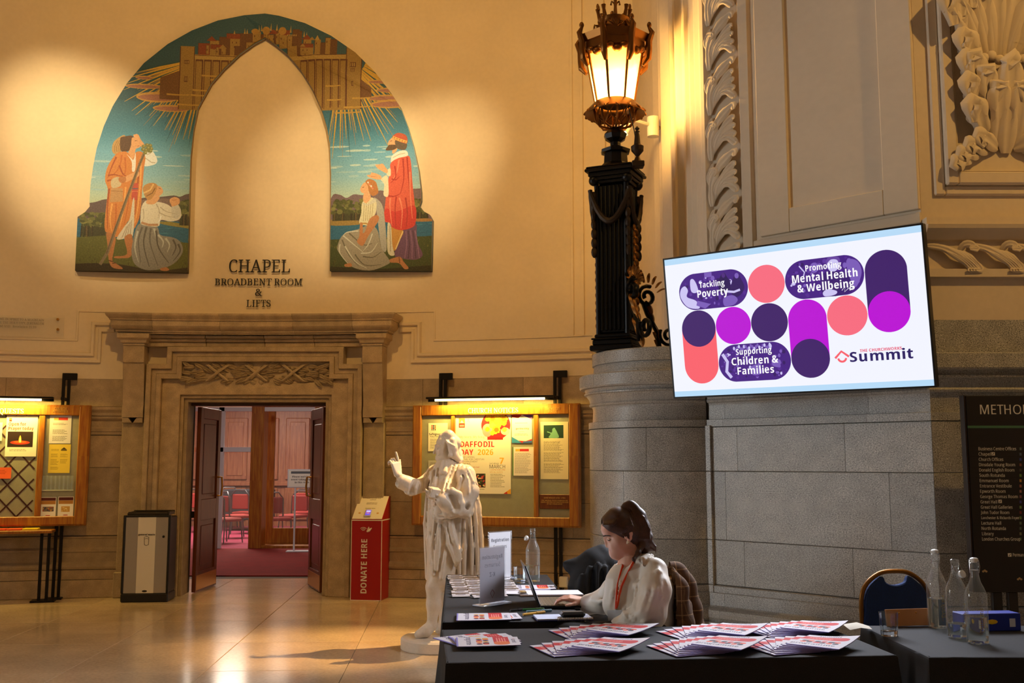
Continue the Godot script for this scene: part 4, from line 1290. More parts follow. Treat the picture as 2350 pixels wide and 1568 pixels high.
func build_mural() -> void:
	var t := thing("arch_mural", "pointed-arch mural of kneeling figures, golden rays and a walled city", "mural")
	var outer := V([172, 621, 175, 560, 178, 498, 195, 487, 206, 474, 205, 462, 208, 420, 214, 380, 222, 340, 238, 290, 258, 245, 262, 238])
	var crown_out := V([262, 238, 292, 190, 330, 145, 385, 101, 440, 70, 500, 47, 560, 35, 608, 31, 640, 36, 700, 53, 760, 82, 815, 120, 860, 165, 895, 210, 918, 245])
	var right_out := V([918, 245, 935, 290, 948, 335, 960, 390, 966, 440, 966, 460, 962, 472, 972, 485, 985, 492, 992, 505, 990, 595, 989, 622])
	var left_in := V([430, 626, 432, 560, 434, 450, 437, 360, 443, 300, 454, 247])
	var crown_in := V([454, 247, 463, 230, 485, 190, 515, 155, 550, 122, 585, 97, 608, 85, 630, 100, 660, 125, 690, 160, 715, 200, 738, 250])
	var right_in := V([738, 250, 750, 290, 757, 330, 760, 400, 759, 500, 757, 622])
	var tex := printed("mural_paint", paint_mural(), 0.62)
	var lo := wall_uy(160, 635, 0.08)
	var hi := wall_uy(1005, 20, 0.08)
	for q in [[outer, left_in], [crown_out, crown_in], [right_out, right_in]]:
		var ring: Array = q[0].duplicate()
		var back: Array = q[1].duplicate()
		back.reverse()
		var poly := PackedVector2Array()
		var pix := PackedVector2Array()
		for p in ring + back:
			if pix.size() and pix[-1].distance_to(p) < 0.5:
				continue
			pix.append(p)
			poly.append(wall_uy(p.x, p.y, 0.08))
		var g := G.new()
		g.prism(poly, 0.0, 0.08)
		# print coordinates from the sighted outline
		for k in g.v.size():
			var v := g.v[k]
			g.t[k] = Vector2((v.x - lo.x) / (hi.x - lo.x), (hi.y - v.y) / (hi.y - lo.y)) if v.z > 0.07 else Vector2(0.02, 0.99)
		put("painted_panel", g.warp(bend).mesh(15), tex, t)
func build_lettering() -> void:
	var t := thing("wall_lettering", "black serif lettering CHAPEL, BROADBENT ROOM & LIFTS on plaster", "sign")
	var ink := mat("black_letter", Color(0.05, 0.035, 0.03), 0.5)
	for q in [["CHAPEL", 597, 613, 0.215, 137.0], ["BROADBENT ROOM", 595, 649, 0.115, 197.0], ["&", 595, 673, 0.12, 16.0], ["LIFTS", 595, 698, 0.115, 54.0]]:
		var m := text_mesh(q[0], "Droid Serif", q[3], 0.008)
		var want: float = q[4] * 12.6 / FOCAL * 1.03
		var f := want / m.get_aabb().size.x
		var c := wall_uy(q[1], q[2])
		put("text_line", m, ink, t, wall_frame(c.x, c.y, 0.03) * Transform3D(Basis.from_scale(Vector3(f, 1.0, 1)), Vector3.ZERO))
	# acrylic plaque at the left edge
	var q := thing("acrylic_plaque", "clear acrylic plaque with dark serif verse, fixed by brass studs", "plaque")
	var a := wall_uy(-120, 768)
	var b := wall_uy(149, 729)
	var g := G.new()
	g.cbox(Vector3(a.x, a.y, 0.02), Vector3(b.x, b.y, 0.032), 0.002)
	put("sheet", g.warp(bend).mesh(0), glass("acrylic", Color(0.93, 0.9, 0.8), 0.12, 0.1), q)
	var dark := mat("brown_letter", Color(0.16, 0.1, 0.06), 0.6)
	var lines := [["CARRIED ME IN SPIRIT TO A MOUNTAIN", 736], ["SHOWED ME THE HOLY CITY, JERUSALEM", 744], ["HEAVEN FROM GOD.  Revelation 21:10", 752]]
	for l in lines:
		var m := text_mesh(l[0], "Droid Serif", 0.035, 0.002)
		var w: float = m.get_aabb().size.x
		var r := wall_uy(102.0 if l[1] != 752 else 84.0, l[1])
		put("text_line", m, dark, q, wall_frame(r.x - w / 2.0 * 0.95, r.y, 0.033) * Transform3D(Basis.from_scale(Vector3(0.95, 1, 1)), Vector3.ZERO))
	for y in [734, 757]:
		var c := wall_uy(134, y)
		g = G.new()
		g.lathe([Vector2(0, 0), Vector2(0.016, 0), Vector2(0.016, 0.02), Vector2(0.012, 0.026), Vector2(0, 0.027)], 12)
		put("stud", g.mesh(30), M.brass, q, wall_frame(c.x, c.y, 0.018) * Transform3D(Basis(Vector3.RIGHT, PI / 2), Vector3.ZERO))
# ------------------------------------------------------------------ notice boards
func loc(t: Transform3D, px: float, py: float) -> Vector3:       # sighted point in the frame of a flat thing
	return t.affine_inverse() * on_plane(px, py, t.origin, t.basis.z)
func sheet_of_paper(called: String, label: String, t: Transform3D, r: Array, m: Material, group := "", z := 0.008, turn := 0.0, cat := "notice") -> Node3D:
	var a := loc(t, r[0], r[3])
	var b := loc(t, r[2], r[1])
	var w := b.x - a.x
	var h := b.y - a.y
	var g := G.new()
	var rows := []
	for i in 5:                                  # a faint curl away from the board
		var row := []
		for j in 5:
			var u := j / 4.0
			var v := i / 4.0
			row.append(Vector3((u - 0.5) * w, (v - 0.5) * h, 0.001 + 0.006 * pow(absf(v - 0.6), 2.0) * (0.4 + u)))
		rows.append(row)
	g.sheet(rows)
	var back := []
	for row in rows:
		var rr := []
		for p in row:
			rr.append(p - Vector3(0, 0, 0.0006))
		rr.reverse()
		back.append(rr)
	g.sheet(back)
	var o := put(called, g.mesh(40), m, null, t * Transform3D(Basis(Vector3.BACK, turn), Vector3((a.x + b.x) / 2, (a.y + b.y) / 2, z)))
	tag(o, label, cat, group)
	return o
func board_frame(uc: float, out: float) -> Transform3D:
	return wall_frame(uc, 0, out)
func build_boards() -> void:
	var oak := wooden("honey_oak", Color(0.62, 0.39, 0.13), 0.38, 4, 1.2)
	var felt := mat("grey_green_felt", Color.WHITE, 0.95, 0.0, mottle(Color(0.6, 0.6, 0.52), 0.05, 0.08, 0.0, 71, 256), 3.0)
	var iron := mat("dark_iron", Color(0.1, 0.085, 0.07), 0.5, 0.6)
	var white := mat("white_letter", Color(0.95, 0.93, 0.85), 0.5)
	for side in 2:
		var right := side == 1
		var uc := 2.91 if right else -3.05
		var t := board_frame(uc, 0.16)
		var b := thing("notice_board", "oak framed notice board headed CHURCH NOTICES beside the round pedestal" if right else "oak framed notice board with ribbon lattice at the left edge", "notice board", t)
		var X: Array = [950, 968, 1036, 1045, 1226, 1237, 1308, 1330] if right else [-178, -160, -40, -31, 86, 100, 178, 202]
		var xs := []
		for p in X:
			xs.append(loc(t, p, 1060).x)
		var y0 := loc(t, 1140 if right else 50, 1206).y
		var y1 := loc(t, 1140 if right else 50, 1186).y
		var y2 := loc(t, 1140 if right else 50, 953).y
		var y3 := loc(t, 1140 if right else 50, 931).y
		var g := G.new()
		g.box(Vector3(xs[0] + 0.01, y0 + 0.01, -0.05), Vector3(xs[7] - 0.01, y3 - 0.01, -0.004))
		put("backing", g.mesh(0), oak, b)
		for q in ([[xs[1], xs[2]], [xs[3], xs[4]], [xs[5], xs[6]]] if right else [[xs[1], xs[4]], [xs[5], xs[6]]]):
			if q[0] < q[1] - 0.05:
				g = G.new()
				g.box(Vector3(q[0], y1, -0.004), Vector3(q[1], y2, 0.004))
				put("felt_panel", g.mesh(0), felt, b)
		for q in [[xs[0], y0, xs[1], y3, 0.05], [xs[6], y0, xs[7], y3, 0.05], [xs[1], y0, xs[6], y1, 0.045], [xs[1], y2, xs[6], y3, 0.045]]:
			g = G.new()
			g.cbox(Vector3(q[0], q[1], -0.05), Vector3(q[2], q[3], q[4]), 0.008)
			put("rail", g.mesh(0), oak, b)
		for q in ([[xs[2], xs[3]], [xs[4], xs[5]]] if right else [[xs[4], xs[5]]]):
			g = G.new()
			g.cbox(Vector3(q[0], y1, -0.004), Vector3(q[1], y2, 0.035), 0.006)
			put("mullion", g.mesh(0), oak, b)
		g = G.new()                                                   # small outer lip
		for q in [[xs[0] - 0.012, y3 - 0.006, xs[7] + 0.012, y3 + 0.012], [xs[0] - 0.012, y0 - 0.012, xs[7] + 0.012, y0 + 0.006], [xs[0] - 0.012, y0, xs[0] + 0.004, y3], [xs[7] - 0.004, y0, xs[7] + 0.012, y3]]:
			g.cbox(Vector3(q[0], q[1], -0.05), Vector3(q[2], q[3], 0.03), 0.004)
		put("outer_lip", g.mesh(0), oak, b)
		for q in ([["CHURCH NOTICES", 1134, 943, 116.0, 0.075], ["THE WESLEY", 1270, 939, 33.0, 0.034], ["STATUE", 1270, 945, 20.0, 0.034]] if right else [["PRAYER REQUESTS", -12, 944, 122.0, 0.075], ["CHURCH", 140, 939, 26.0, 0.034], ["ACTIVITIES", 140, 945, 32.0, 0.034]]):
			var m := text_mesh(q[0], "Droid Serif", q[4], 0.003)
			var c := loc(t, q[1], q[2])
			var f: float = q[3] * 12.3 / FOCAL / m.get_aabb().size.x
			put("header_text", m, white if q[4] > 0.05 else mat("gold_letter", Color(0.85, 0.68, 0.35), 0.5), b, Transform3D(Basis.from_scale(Vector3(f, 1, 1)), Vector3(c.x, c.y, 0.048)))
		# iron uprights, and the strip light carried on them
		var posts: Array = [1011, 1277] if right else [-150, 141]
		for p in posts:
			var x := loc(t, p, 1060).x
			for dx in [-0.03, 0.03]:
				g = G.new()
				g.cbox(Vector3(x + dx - 0.017, 0.0, -0.095), Vector3(x + dx + 0.017, 2.66, -0.055), 0.003)
				put("upright", g.mesh(0), iron, b)
			g = G.new()
			g.cbox(Vector3(x - 0.02, 2.58, -0.09), Vector3(x + 0.12, 2.66, -0.05), 0.004)
			put("bracket", g.mesh(0), iron, b)
			g = G.new()
			g.cbox(Vector3(x - 0.02, 2.32, -0.07), Vector3(x + 0.02, 2.36, 0.16), 0.004)
			put("light_arm", g.mesh(0), iron, b)
			g = G.new()
			g.cbox(Vector3(x - 0.1, 0.0, -0.1), Vector3(x + 0.08, 0.02, 0.05), 0.004)
			put("foot_plate", g.mesh(0), iron, b)
		var la := loc(t, 990 if right else -150, 916).x + 0.0
		var lb := loc(t, 1282 if right else 128, 916).x
		var ly := 2.335
		g = G.new()
		g.cbox(Vector3(la, ly, 0.115), Vector3(lb, ly + 0.022, 0.205), 0.004)
		g.cbox(Vector3(la, ly - 0.03, 0.115), Vector3(lb, ly, 0.122), 0.002)
		put("light_housing", g.mesh(0), iron, b)
		g = G.new()
		g.tube([Vector3(la + 0.1, ly - 0.014, 0.16), Vector3(lb - 0.13, ly - 0.014, 0.16)], 0.013, 10)
		put("strip_light_tube", g.mesh(60), glow("strip_glow", Color(1.0, 0.93, 0.62), 5.0), b)
		var l := AreaLight3D.new()
		l.name = "strip_light"
		l.area_size = Vector2(lb - la - 0.25, 0.03)
		l.light_color = Color(1.0, 0.83, 0.4)
		l.light_energy = E.strip
		l.area_range = 30.0
		l.shadow_enabled = true
		b.add_child(l)
		l.transform = Transform3D(Basis(Vector3.RIGHT, -PI / 2 + 0.42), Vector3((la + lb) / 2, ly - 0.034, 0.165))
	papers_right(board_frame(2.91, 0.16), oak)
	papers_left(board_frame(-3.05, 0.16), oak, iron)
func papers_right(t: Transform3D, oak: Material) -> void:
	var rr := RandomNumberGenerator.new()
	rr.seed = 3
	var ink := Color(0.35, 0.33, 0.3)
	var p := Paint.new(360, 520, Color(0.93, 0.91, 0.84))
	for k in 6:
		p.ellipse(Vector2(70 + 30 * (k % 3), 50 + 45 * (k / 3)), Vector2(13, 16), [Color(0.75, 0.3, 0.2), Color(0.25, 0.25, 0.4), Color(0.8, 0.55, 0.3)][k % 3])
		p.rect(Rect2(62 + 30 * (k % 3), 66 + 45 * (k / 3), 16, 26), Color(0.3, 0.25, 0.3))
	p.text(lettering("Safeguarding", "Droid Sans", 700), Vector2(178, 205), 52, Color(0.1, 0.1, 0.12))
	p.text(lettering("Policy Statement", "Droid Sans"), Vector2(160, 250), 34, Color(0.2, 0.2, 0.22))
	p.lines_of_text(Rect2(40, 285, 280, 190), 12, ink.lightened(0.3), rr)
	sheet_of_paper("pinned_notice", "cream safeguarding policy sheet pinned beside the statue's head", t, [983, 971, 1028, 1036], printed("print_safeguarding", p.texture()), "notices pinned on the church notices board")
	p = Paint.new(200, 200, Color(0.75, 0.75, 0.72))
	p.lines_of_text(Rect2(15, 15, 170, 165), 11, ink.lightened(0.25), rr)
	sheet_of_paper("pinned_notice", "small grey notice half hidden behind the statue's shoulder", t, [983, 1057, 1033, 1112], printed("print_small_grey", p.texture()), "notices pinned on the church notices board")
	# the big daffodil poster
	p = Paint.new(1016, 1456, Color(0.96, 0.94, 0.9), Rect2(412, 437, 498, 713))
	p.rect(Rect2(442, 465, 55, 90), Color(0.78, 0.16, 0.12))
	p.rect(Rect2(442, 465, 55, 50), Color(0.93, 0.68, 0.3))
	p.poly(V([452, 512, 469, 486, 488, 512]), Color(0.97, 0.94, 0.85))
	p.rect(Rect2(450, 530, 40, 5), Color(0.95, 0.8, 0.75))
	p.rect(Rect2(450, 540, 40, 4), Color(0.95, 0.8, 0.75))
	p.line(V([520, 500, 528, 470, 535, 505]), 3, Color(0.85, 0.75, 0.6))
	p.ellipse(Vector2(775, 535), Vector2(130, 132), Color(0.72, 0.12, 0.16))
	p.ellipse(Vector2(700, 580), Vector2(46, 60), Color(0.9, 0.6, 0.6))
	p.ellipse(Vector2(860, 590), Vector2(40, 34), Color(0.95, 0.8, 0.75))
	for k in 46:
		var a := rr.randf() * TAU
		var d := rr.randf_range(0, 104)
		var q := Vector2(780, 510) + Vector2(cos(a), sin(a)) * d
		if q.distance_to(Vector2(775, 535)) < 108:
			p.blob([q + Vector2(-22, 0), q + Vector2(0, -26), q + Vector2(24, -4), q + Vector2(2, 20)], Color(0.97, 0.76, 0.1).lerp(Color(1.0, 0.88, 0.35), rr.randf()))
	for q in [Vector2(745, 475), Vector2(845, 480), Vector2(780, 575)]:
		p.ellipse(q, Vector2(34, 32), Color(0.93, 0.6, 0.06))
		p.ellipse(q + Vector2(3, 2), Vector2(22, 20), Color(0.85, 0.45, 0.05))
		for k in 8:
			p.ellipse(q + Vector2(cos(k * 0.8), sin(k * 0.8)) * 30.0, Vector2(9, 9), Color(1.0, 0.8, 0.2))
	p.rect(Rect2(700, 640, 140, 26), Color(0.62, 0.1, 0.12))
	p.rect(Rect2(412, 437, 498, 2), Color(0.9, 0.88, 0.82))
	p.text(lettering("\"My Story, My Song\"", "Droid Serif"), Vector2(560, 640), 26, Color(0.6, 0.55, 0.45))
	p.text(lettering("DAFFODIL", "Droid Sans", 700), Vector2(608, 706), 70, Color(0.8, 0.13, 0.12), Transform2D(), 0.93)
	p.text(lettering("DAY", "Droid Sans", 700), Vector2(512, 778), 70, Color(0.8, 0.13, 0.12), Transform2D(), 0.93)
	p.text(lettering("2026", "Droid Sans", 700), Vector2(684, 778), 70, Color(0.9, 0.68, 0.1), Transform2D(), 0.93)
	var y := 822
	for s in ["MWiB's SPRING", "FESTIVAL FOR CHRISTIAN", "ENCOURAGEMENT", "& RENEWAL"]:
		p.text(lettering(s, "Droid Sans", 400, HORIZONTAL_ALIGNMENT_LEFT), Vector2(447, y), 20, Color(0.5, 0.48, 0.45))
		y += 20
	p.text(lettering("Bring a friend & join me!", "Droid Sans", 400), Vector2(530, 912), 18, Color(0.75, 0.2, 0.2))
	p.text(lettering("7", "Droid Sans", 700), Vector2(828, 856), 76, Color(0.9, 0.68, 0.1))
	p.text(lettering("SATURDAY", "Droid Sans"), Vector2(762, 880), 18, Color(0.5, 0.48, 0.45))
	p.text(lettering("MARCH", "Droid Sans"), Vector2(790, 908), 44, Color(0.3, 0.28, 0.26))
	p.text(lettering("1.45PM FOR 2PM", "Droid Sans"), Vector2(790, 936), 18, Color(0.8, 0.5, 0.2))
	p.text(lettering("SPECIAL GUESTS", "Droid Sans"), Vector2(780, 957), 16, Color(0.8, 0.6, 0.2))
	p.lines_of_text(Rect2(728, 968, 130, 125), 9, Color(0.62, 0.6, 0.56), rr)
	p.rect(Rect2(600, 970, 84, 124), Color(0.2, 0.15, 0.12))
	for k in 30:
		p.ellipse(Vector2(rr.randf_range(608, 678), rr.randf_range(980, 1086)), Vector2(7, 7), [Color(0.85, 0.35, 0.3), Color(0.9, 0.8, 0.6), Color(0.3, 0.45, 0.2), Color(0.75, 0.2, 0.25)][k % 4])
	p.lines_of_text(Rect2(600, 1102, 84, 16), 1, Color(0.7, 0.66, 0.6), rr)
	p.poly(V([845, 1146, 908, 1104, 910, 1150]), Color(0.93, 0.66, 0.12))
	p.poly(V([845, 1148, 875, 1130, 880, 1150]), Color(0.8, 0.13, 0.12))
	sheet_of_paper("daffodil_poster", "large white DAFFODIL DAY 2026 poster with yellow flowers", t, [1045, 951, 1173, 1133], printed("print_daffodil", p.texture(false)), "notices pinned on the church notices board", 0.008, 0.0, "poster")
	p = Paint.new(360, 512, Color(0.94, 0.93, 0.92))
	p.poly(V([0, 0, 180, 0, 120, 60, 0, 40]), Color(0.75, 0.13, 0.2))
	p.poly(V([180, 0, 360, 0, 360, 90, 280, 50]), Color(0.42, 0.3, 0.66))
	p.poly(V([0, 400, 120, 470, 200, 512, 0, 512]), Color(0.2, 0.55, 0.78))
	p.poly(V([120, 470, 250, 480, 360, 440, 360, 512, 180, 512]), Color(0.75, 0.15, 0.2))
	p.poly(V([200, 490, 360, 470, 360, 512, 200, 512]), Color(0.25, 0.4, 0.7))
	p.text(lettering("partnership", "Droid Sans", 700), Vector2(190, 252), 42, Color(0.7, 0.25, 0.2))
	p.lines_of_text(Rect2(60, 140, 240, 20), 1, ink.lightened(0.3), rr)
	p.lines_of_text(Rect2(130, 300, 100, 14), 1, ink.lightened(0.3), rr)
	p.lines_of_text(Rect2(50, 340, 260, 40), 2, ink.lightened(0.3), rr)
	sheet_of_paper("pinned_certificate", "white certificate with red, purple and blue waves at its corners", t, [1175, 952, 1221, 1017], printed("print_certificate", p.texture()), "notices pinned on the church notices board")
	p = Paint.new(376, 524, Color(0.9, 0.87, 0.87))
	p.rect(Rect2(0, 0, 14, 524), Color(0.2, 0.5, 0.2))
	p.rect(Rect2(50, 36, 80, 44), Color(0.88, 0.7, 0.3))
	p.rect(Rect2(130, 36, 160, 44), Color(0.8, 0.2, 0.2))
	p.lines_of_text(Rect2(40, 110, 300, 370), 19, Color(0.62, 0.6, 0.62), rr)
	sheet_of_paper("pinned_notice", "closely typed white sheet with a red heading and green left edge", t, [1177, 1026, 1225, 1092], printed("print_green_edge", p.texture()), "notices pinned on the church notices board")
	p = Paint.new(490, 1040, Color(0.93, 0.89, 0.74))
	p.rect(Rect2(58, 62, 350, 236), Color(0.1, 0.26, 0.2))
	p.blob(V([150, 290, 180, 220, 120, 190, 130, 176, 200, 196, 214, 130, 250, 110, 270, 140, 300, 200, 320, 290]), Color(0.5, 0.75, 0.6))
	for k in 3:
		p.lines_of_text(Rect2(58, 350 + 200 * k, 360, 180), 11, Color(0.55, 0.5, 0.38), rr)
	sheet_of_paper("pinned_notice", "tall cream sheet with a green photograph of the statue", t, [1241, 968, 1304, 1100], printed("print_statue_sheet", p.texture()), "notices pinned on the church notices board")
	# the little wooden plaque
	var w := thing("wooden_plaque", "small brown wooden plaque with gilt lettering in the board's right bay", "plaque", t)
	var a := loc(t, 1239, 1168)
	var b := loc(t, 1309, 1135)
	var g := G.new()
	g.cbox(Vector3(a.x, a.y, 0.005), Vector3(b.x, b.y, 0.024), 0.006)
	put("board", g.mesh(0), wooden("plaque_wood", Color(0.4, 0.19, 0.07), 0.4, 8, 2.0), w)
	var gilt := mat("gold_letter", Color(0.85, 0.68, 0.35), 0.5)
	for q in [["JOHN WESLEY (1703 - 1791)", 1143, 0.7], ["THE ORIGINAL STATUE STANDS IN THE", 1149, 0.86], ["CHAPEL AND THIS COPY WAS PLACED HERE", 1153, 0.9], ["BY THE CONGREGATION", 1157, 0.5]]:
		var m := text_mesh(q[0], "Droid Serif", 0.017 if q[1] != 1143 else 0.02, 0.002)
		var f: float = q[2] * (b.x - a.x) / m.get_aabb().size.x
		put("text_line", m, gilt, w, Transform3D(Basis.from_scale(Vector3(f, 1, 1)), Vector3((a.x + b.x) / 2, loc(t, 1270, q[1]).y, 0.026)))
func papers_left(t: Transform3D, oak: Material, iron: Material) -> void:
	var rr := RandomNumberGenerator.new()
	rr.seed = 4
	var ink := Color(0.4, 0.38, 0.34)
	# maroon ribbon lattice over the felt
	var lat := thing("ribbon_lattice", "maroon ribbon criss-crossed over the left felt panel", "ribbon", t)
	var rib := mat("maroon_ribbon", Color(0.22, 0.045, 0.05), 0.7)
	var a := loc(t, -158, 1189)
	var b := loc(t, 86, 954)
	var sp := 0.165
	var k0 := int((b.x - a.x + b.y - a.y) / sp) + 2
	for dirn in [1.0, -1.0]:
		for k in range(-k0, k0):
			# the line x - dirn*1.02*y = c clipped to the bay
			var c := k * sp * 1.35
			var p0 := Vector2(a.x, 0)
			var pts := []
			for yy in [a.y, b.y]:
				var xx: float = a.x + c + dirn * (yy - a.y) * 0.9
				pts.append(Vector2(xx, yy))
			var q0: Vector2 = pts[0]
			var q1: Vector2 = pts[1]
			var t0 := 0.0
			var t1 := 1.0
			var dx := q1.x - q0.x
			var ta := (a.x - q0.x) / dx
			var tb := (b.x - q0.x) / dx
			t0 = maxf(t0, minf(ta, tb))
			t1 = minf(t1, maxf(ta, tb))
			if t1 - t0 < 0.06:
				continue
			var e0 := q0.lerp(q1, t0)
			var e1 := q0.lerp(q1, t1)
			var d := (e1 - e0).normalized()
			var n := Vector2(-d.y, d.x) * 0.0085
			var g := G.new()
			var z := 0.006 if dirn > 0 else 0.0075
			g.quad(Vector3(e0.x - n.x, e0.y - n.y, z), Vector3(e1.x - n.x, e1.y - n.y, z), Vector3(e1.x + n.x, e1.y + n.y, z), Vector3(e0.x + n.x, e0.y + n.y, z))
			put("ribbon_strip", g.mesh(0), rib, lat)
	var grp := "notices pinned on the prayer board"
	var p := Paint.new(430, 524, Color(0.94, 0.92, 0.84))
	p.rect(Rect2(36, 30, 36, 26), Color(0.9, 0.65, 0.25))
	p.rect(Rect2(36, 54, 36, 22), Color(0.8, 0.2, 0.15))
	p.text(lettering("Open for", "Droid Sans", 700, HORIZONTAL_ALIGNMENT_LEFT), Vector2(28, 108), 58, Color(0.8, 0.16, 0.1), Transform2D(), 0.98)
	p.text(lettering("Prayer today", "Droid Sans", 700, HORIZONTAL_ALIGNMENT_LEFT), Vector2(28, 164), 58, Color(0.8, 0.16, 0.1), Transform2D(), 0.98)
	p.rect(Rect2(26, 204, 350, 200), Color(0.16, 0.07, 0.05))
	p.ellipse(Vector2(200, 345), Vector2(135, 26), Color(0.75, 0.2, 0.08))
	p.ellipse(Vector2(200, 338), Vector2(90, 13), Color(0.9, 0.4, 0.12))
	p.blob(V([186, 344, 180, 300, 200, 252, 216, 300, 214, 344]), Color(0.98, 0.75, 0.25))
	p.blob(V([194, 336, 192, 306, 200, 280, 208, 306, 206, 336]), Color(1, 0.95, 0.7))
	p.lines_of_text(Rect2(60, 424, 300, 34), 2, ink.lightened(0.3), rr)
	sheet_of_paper("pinned_poster", "white poster reading Open for Prayer today with a candle photograph", t, [11, 955, 88, 1048], printed("print_prayer", p.texture()), grp, 0.012, 0.0, "poster")
	p = Paint.new(288, 358, Color(0.9, 0.9, 0.9))
	p.rect(Rect2(55, 26, 60, 36), Color(0.9, 0.75, 0.35))
	p.rect(Rect2(115, 26, 125, 36), Color(0.85, 0.25, 0.2))
	for q in [[75, 30, 3], [160, 60, 4], [240, 70, 5]]:
		p.lines_of_text(Rect2(45, q[0] + 20, 200, q[1]), q[2], ink.lightened(0.15), rr)
	sheet_of_paper("pinned_notice", "white typed sheet with a red heading above the yellow sheet", t, [112, 954, 165, 1018], printed("print_typed", p.texture()), grp)
	p = Paint.new(290, 374, Color(0.93, 0.83, 0.3))
	p.poly(V([160, 70, 200, 40, 240, 70]), Color(0.25, 0.2, 0.1))
	p.rect(Rect2(160, 72, 80, 12), Color(0.3, 0.25, 0.12))
	for q in [[30, 60, 110, 30, 2], [30, 120, 110, 50, 4], [155, 120, 100, 50, 4], [30, 190, 110, 80, 6], [155, 190, 100, 60, 5], [30, 290, 110, 40, 3]]:
		p.lines_of_text(Rect2(q[0], q[1], q[2], q[3]), q[4], Color(0.66, 0.56, 0.2), rr)
	sheet_of_paper("pinned_notice", "bright yellow typed sheet in the left board's right bay", t, [110, 1020, 163, 1086], printed("print_yellow", p.texture()), grp)
	for k in 2:
		p = Paint.new(216, 270, Color(0.94, 0.93, 0.9))
		p.rect(Rect2(8, 8, 200, 40), Color(0.35, 0.1, 0.08))
		p.rect(Rect2(8, 50, 200, 46), Color(0.72, 0.5, 0.22))
		if k == 0:
			p.rect(Rect2(36, 128, 150, 64), Color(0.5, 0.42, 0.36))
			for j in 14:
				p.ellipse(Vector2(rr.randf_range(40, 180), rr.randf_range(135, 186)), Vector2(10, 8), [Color(0.2, 0.22, 0.35), Color(0.8, 0.6, 0.3), Color(0.7, 0.3, 0.2)][j % 3])
		else:
			p.rect(Rect2(46, 128, 120, 74), Color(0.8, 0.62, 0.3))
			for j in 9:
				p.rect(Rect2(rr.randf_range(50, 150), rr.randf_range(132, 190), 16, 10), Color(0.92, 0.85, 0.6))
		p.rect(Rect2(80, 240, 60, 10), Color(0.7, 0.2, 0.15))
		sheet_of_paper("pinned_leaflet", ["white leaflet with a dark crowd picture, lower left of a pair", "white leaflet with an ochre map picture, lower right of a pair"][k], t, [[91, 1141, 130, 1188], [132, 1140, 170, 1187]][k], printed("print_leaflet_%d" % k, p.texture()), grp, 0.01, 0.0, "leaflet")
	p = Paint.new(160, 120, Color(0.93, 0.4, 0.2))
	p.lines_of_text(Rect2(20, 24, 110, 50), 3, Color(0.75, 0.28, 0.12), rr)
	sheet_of_paper("pinned_notice", "orange slip pinned on the ribbon lattice", t, [-14, 1073, 27, 1099], printed("print_orange", p.texture()), grp, 0.014)
	p = Paint.new(120, 180, Color(0.93, 0.92, 0.86))
	p.lines_of_text(Rect2(12, 20, 90, 130), 8, ink.lightened(0.3), rr)
	sheet_of_paper("pinned_notice", "white slip cut by the photo's left edge, above the orange one", t, [-26, 970, 7, 1012], printed("print_slip", p.texture()), grp, 0.013)
	# clear leaflet pocket with upright ribs
	var pk := thing("leaflet_pocket", "clear ribbed plastic leaflet pocket under the yellow sheet", "holder", t)
	var c0 := loc(t, 93, 1126)
	var c1 := loc(t, 171, 1092)
	var clear := glass("clear_plastic", Color(0.85, 0.9, 0.88), 0.1, 0.08)
	var g := G.new()
	g.cbox(Vector3(c0.x, c0.y, 0.02), Vector3(c1.x, c1.y, 0.024), 0.001)
	put("front_sheet", g.mesh(0), clear, pk)
	g = G.new()
	g.cbox(Vector3(c0.x, c0.y - 0.004, 0.005), Vector3(c1.x, c0.y + 0.004, 0.028), 0.002)
	put("lip", g.mesh(0), glass("clear_plastic_lip", Color(0.95, 0.97, 0.95), 0.5, 0.1), pk)
	for k in 8:
		g = G.new()
		var x: float = lerpf(c0.x, c1.x, (k + 0.3) / 8.0)
		g.cbox(Vector3(x, c0.y + 0.01, 0.005), Vector3(x + 0.018, c1.y, 0.018), 0.001)
		put("rib", g.mesh(0), glass("clear_plastic_rib", Color(0.85, 0.9, 0.88), 0.25, 0.1), pk)
	# the ledge below the board
	var sh := thing("oak_ledge", "narrow oak ledge on iron bars under the prayer board", "shelf", t)
	var e0 := loc(t, -175, 1213)
	var e1 := loc(t, 128, 1204)
	g = G.new()
	g.cbox(Vector3(e0.x, 0.78, -0.02), Vector3(e1.x, 0.815, 0.26), 0.006)
	put("board", g.mesh(0), oak, sh)
	for x in [e0.x + 0.1, e1.x - 0.1, e1.x - 0.02]:
		g = G.new()
		g.cbox(Vector3(x - 0.03, 0.0, 0.16), Vector3(x, 0.78, 0.2), 0.003)
		put("leg", g.mesh(0), iron, sh)
	g = G.new()
	g.cbox(Vector3(e1.x - 0.2, 0.0, 0.05), Vector3(e1.x + 0.06, 0.02, 0.25), 0.004)
	put("foot_plate", g.mesh(0), iron, sh)
	for q in [["orange_pad", "orange paper pad on the oak ledge", Color(0.92, 0.36, 0.16), -14.0, 20.0], ["orange_slip_stack", "short stack of orange slips beside the yellow pad on the ledge", Color(0.94, 0.42, 0.2), 23.0, 56.0], ["yellow_pad", "yellow paper pad at the right end of the oak ledge", Color(0.93, 0.84, 0.12), 59.0, 94.0]]:
		g = G.new()
		g.cbox(Vector3(loc(t, q[3], 1203).x, 0.816, 0.03), Vector3(loc(t, q[4], 1203).x, 0.834, 0.2), 0.002)
		tag(put(q[0], g.mesh(0), mat(q[0], q[2], 0.8), null, t), q[1], "paper", "slips on the oak ledge")
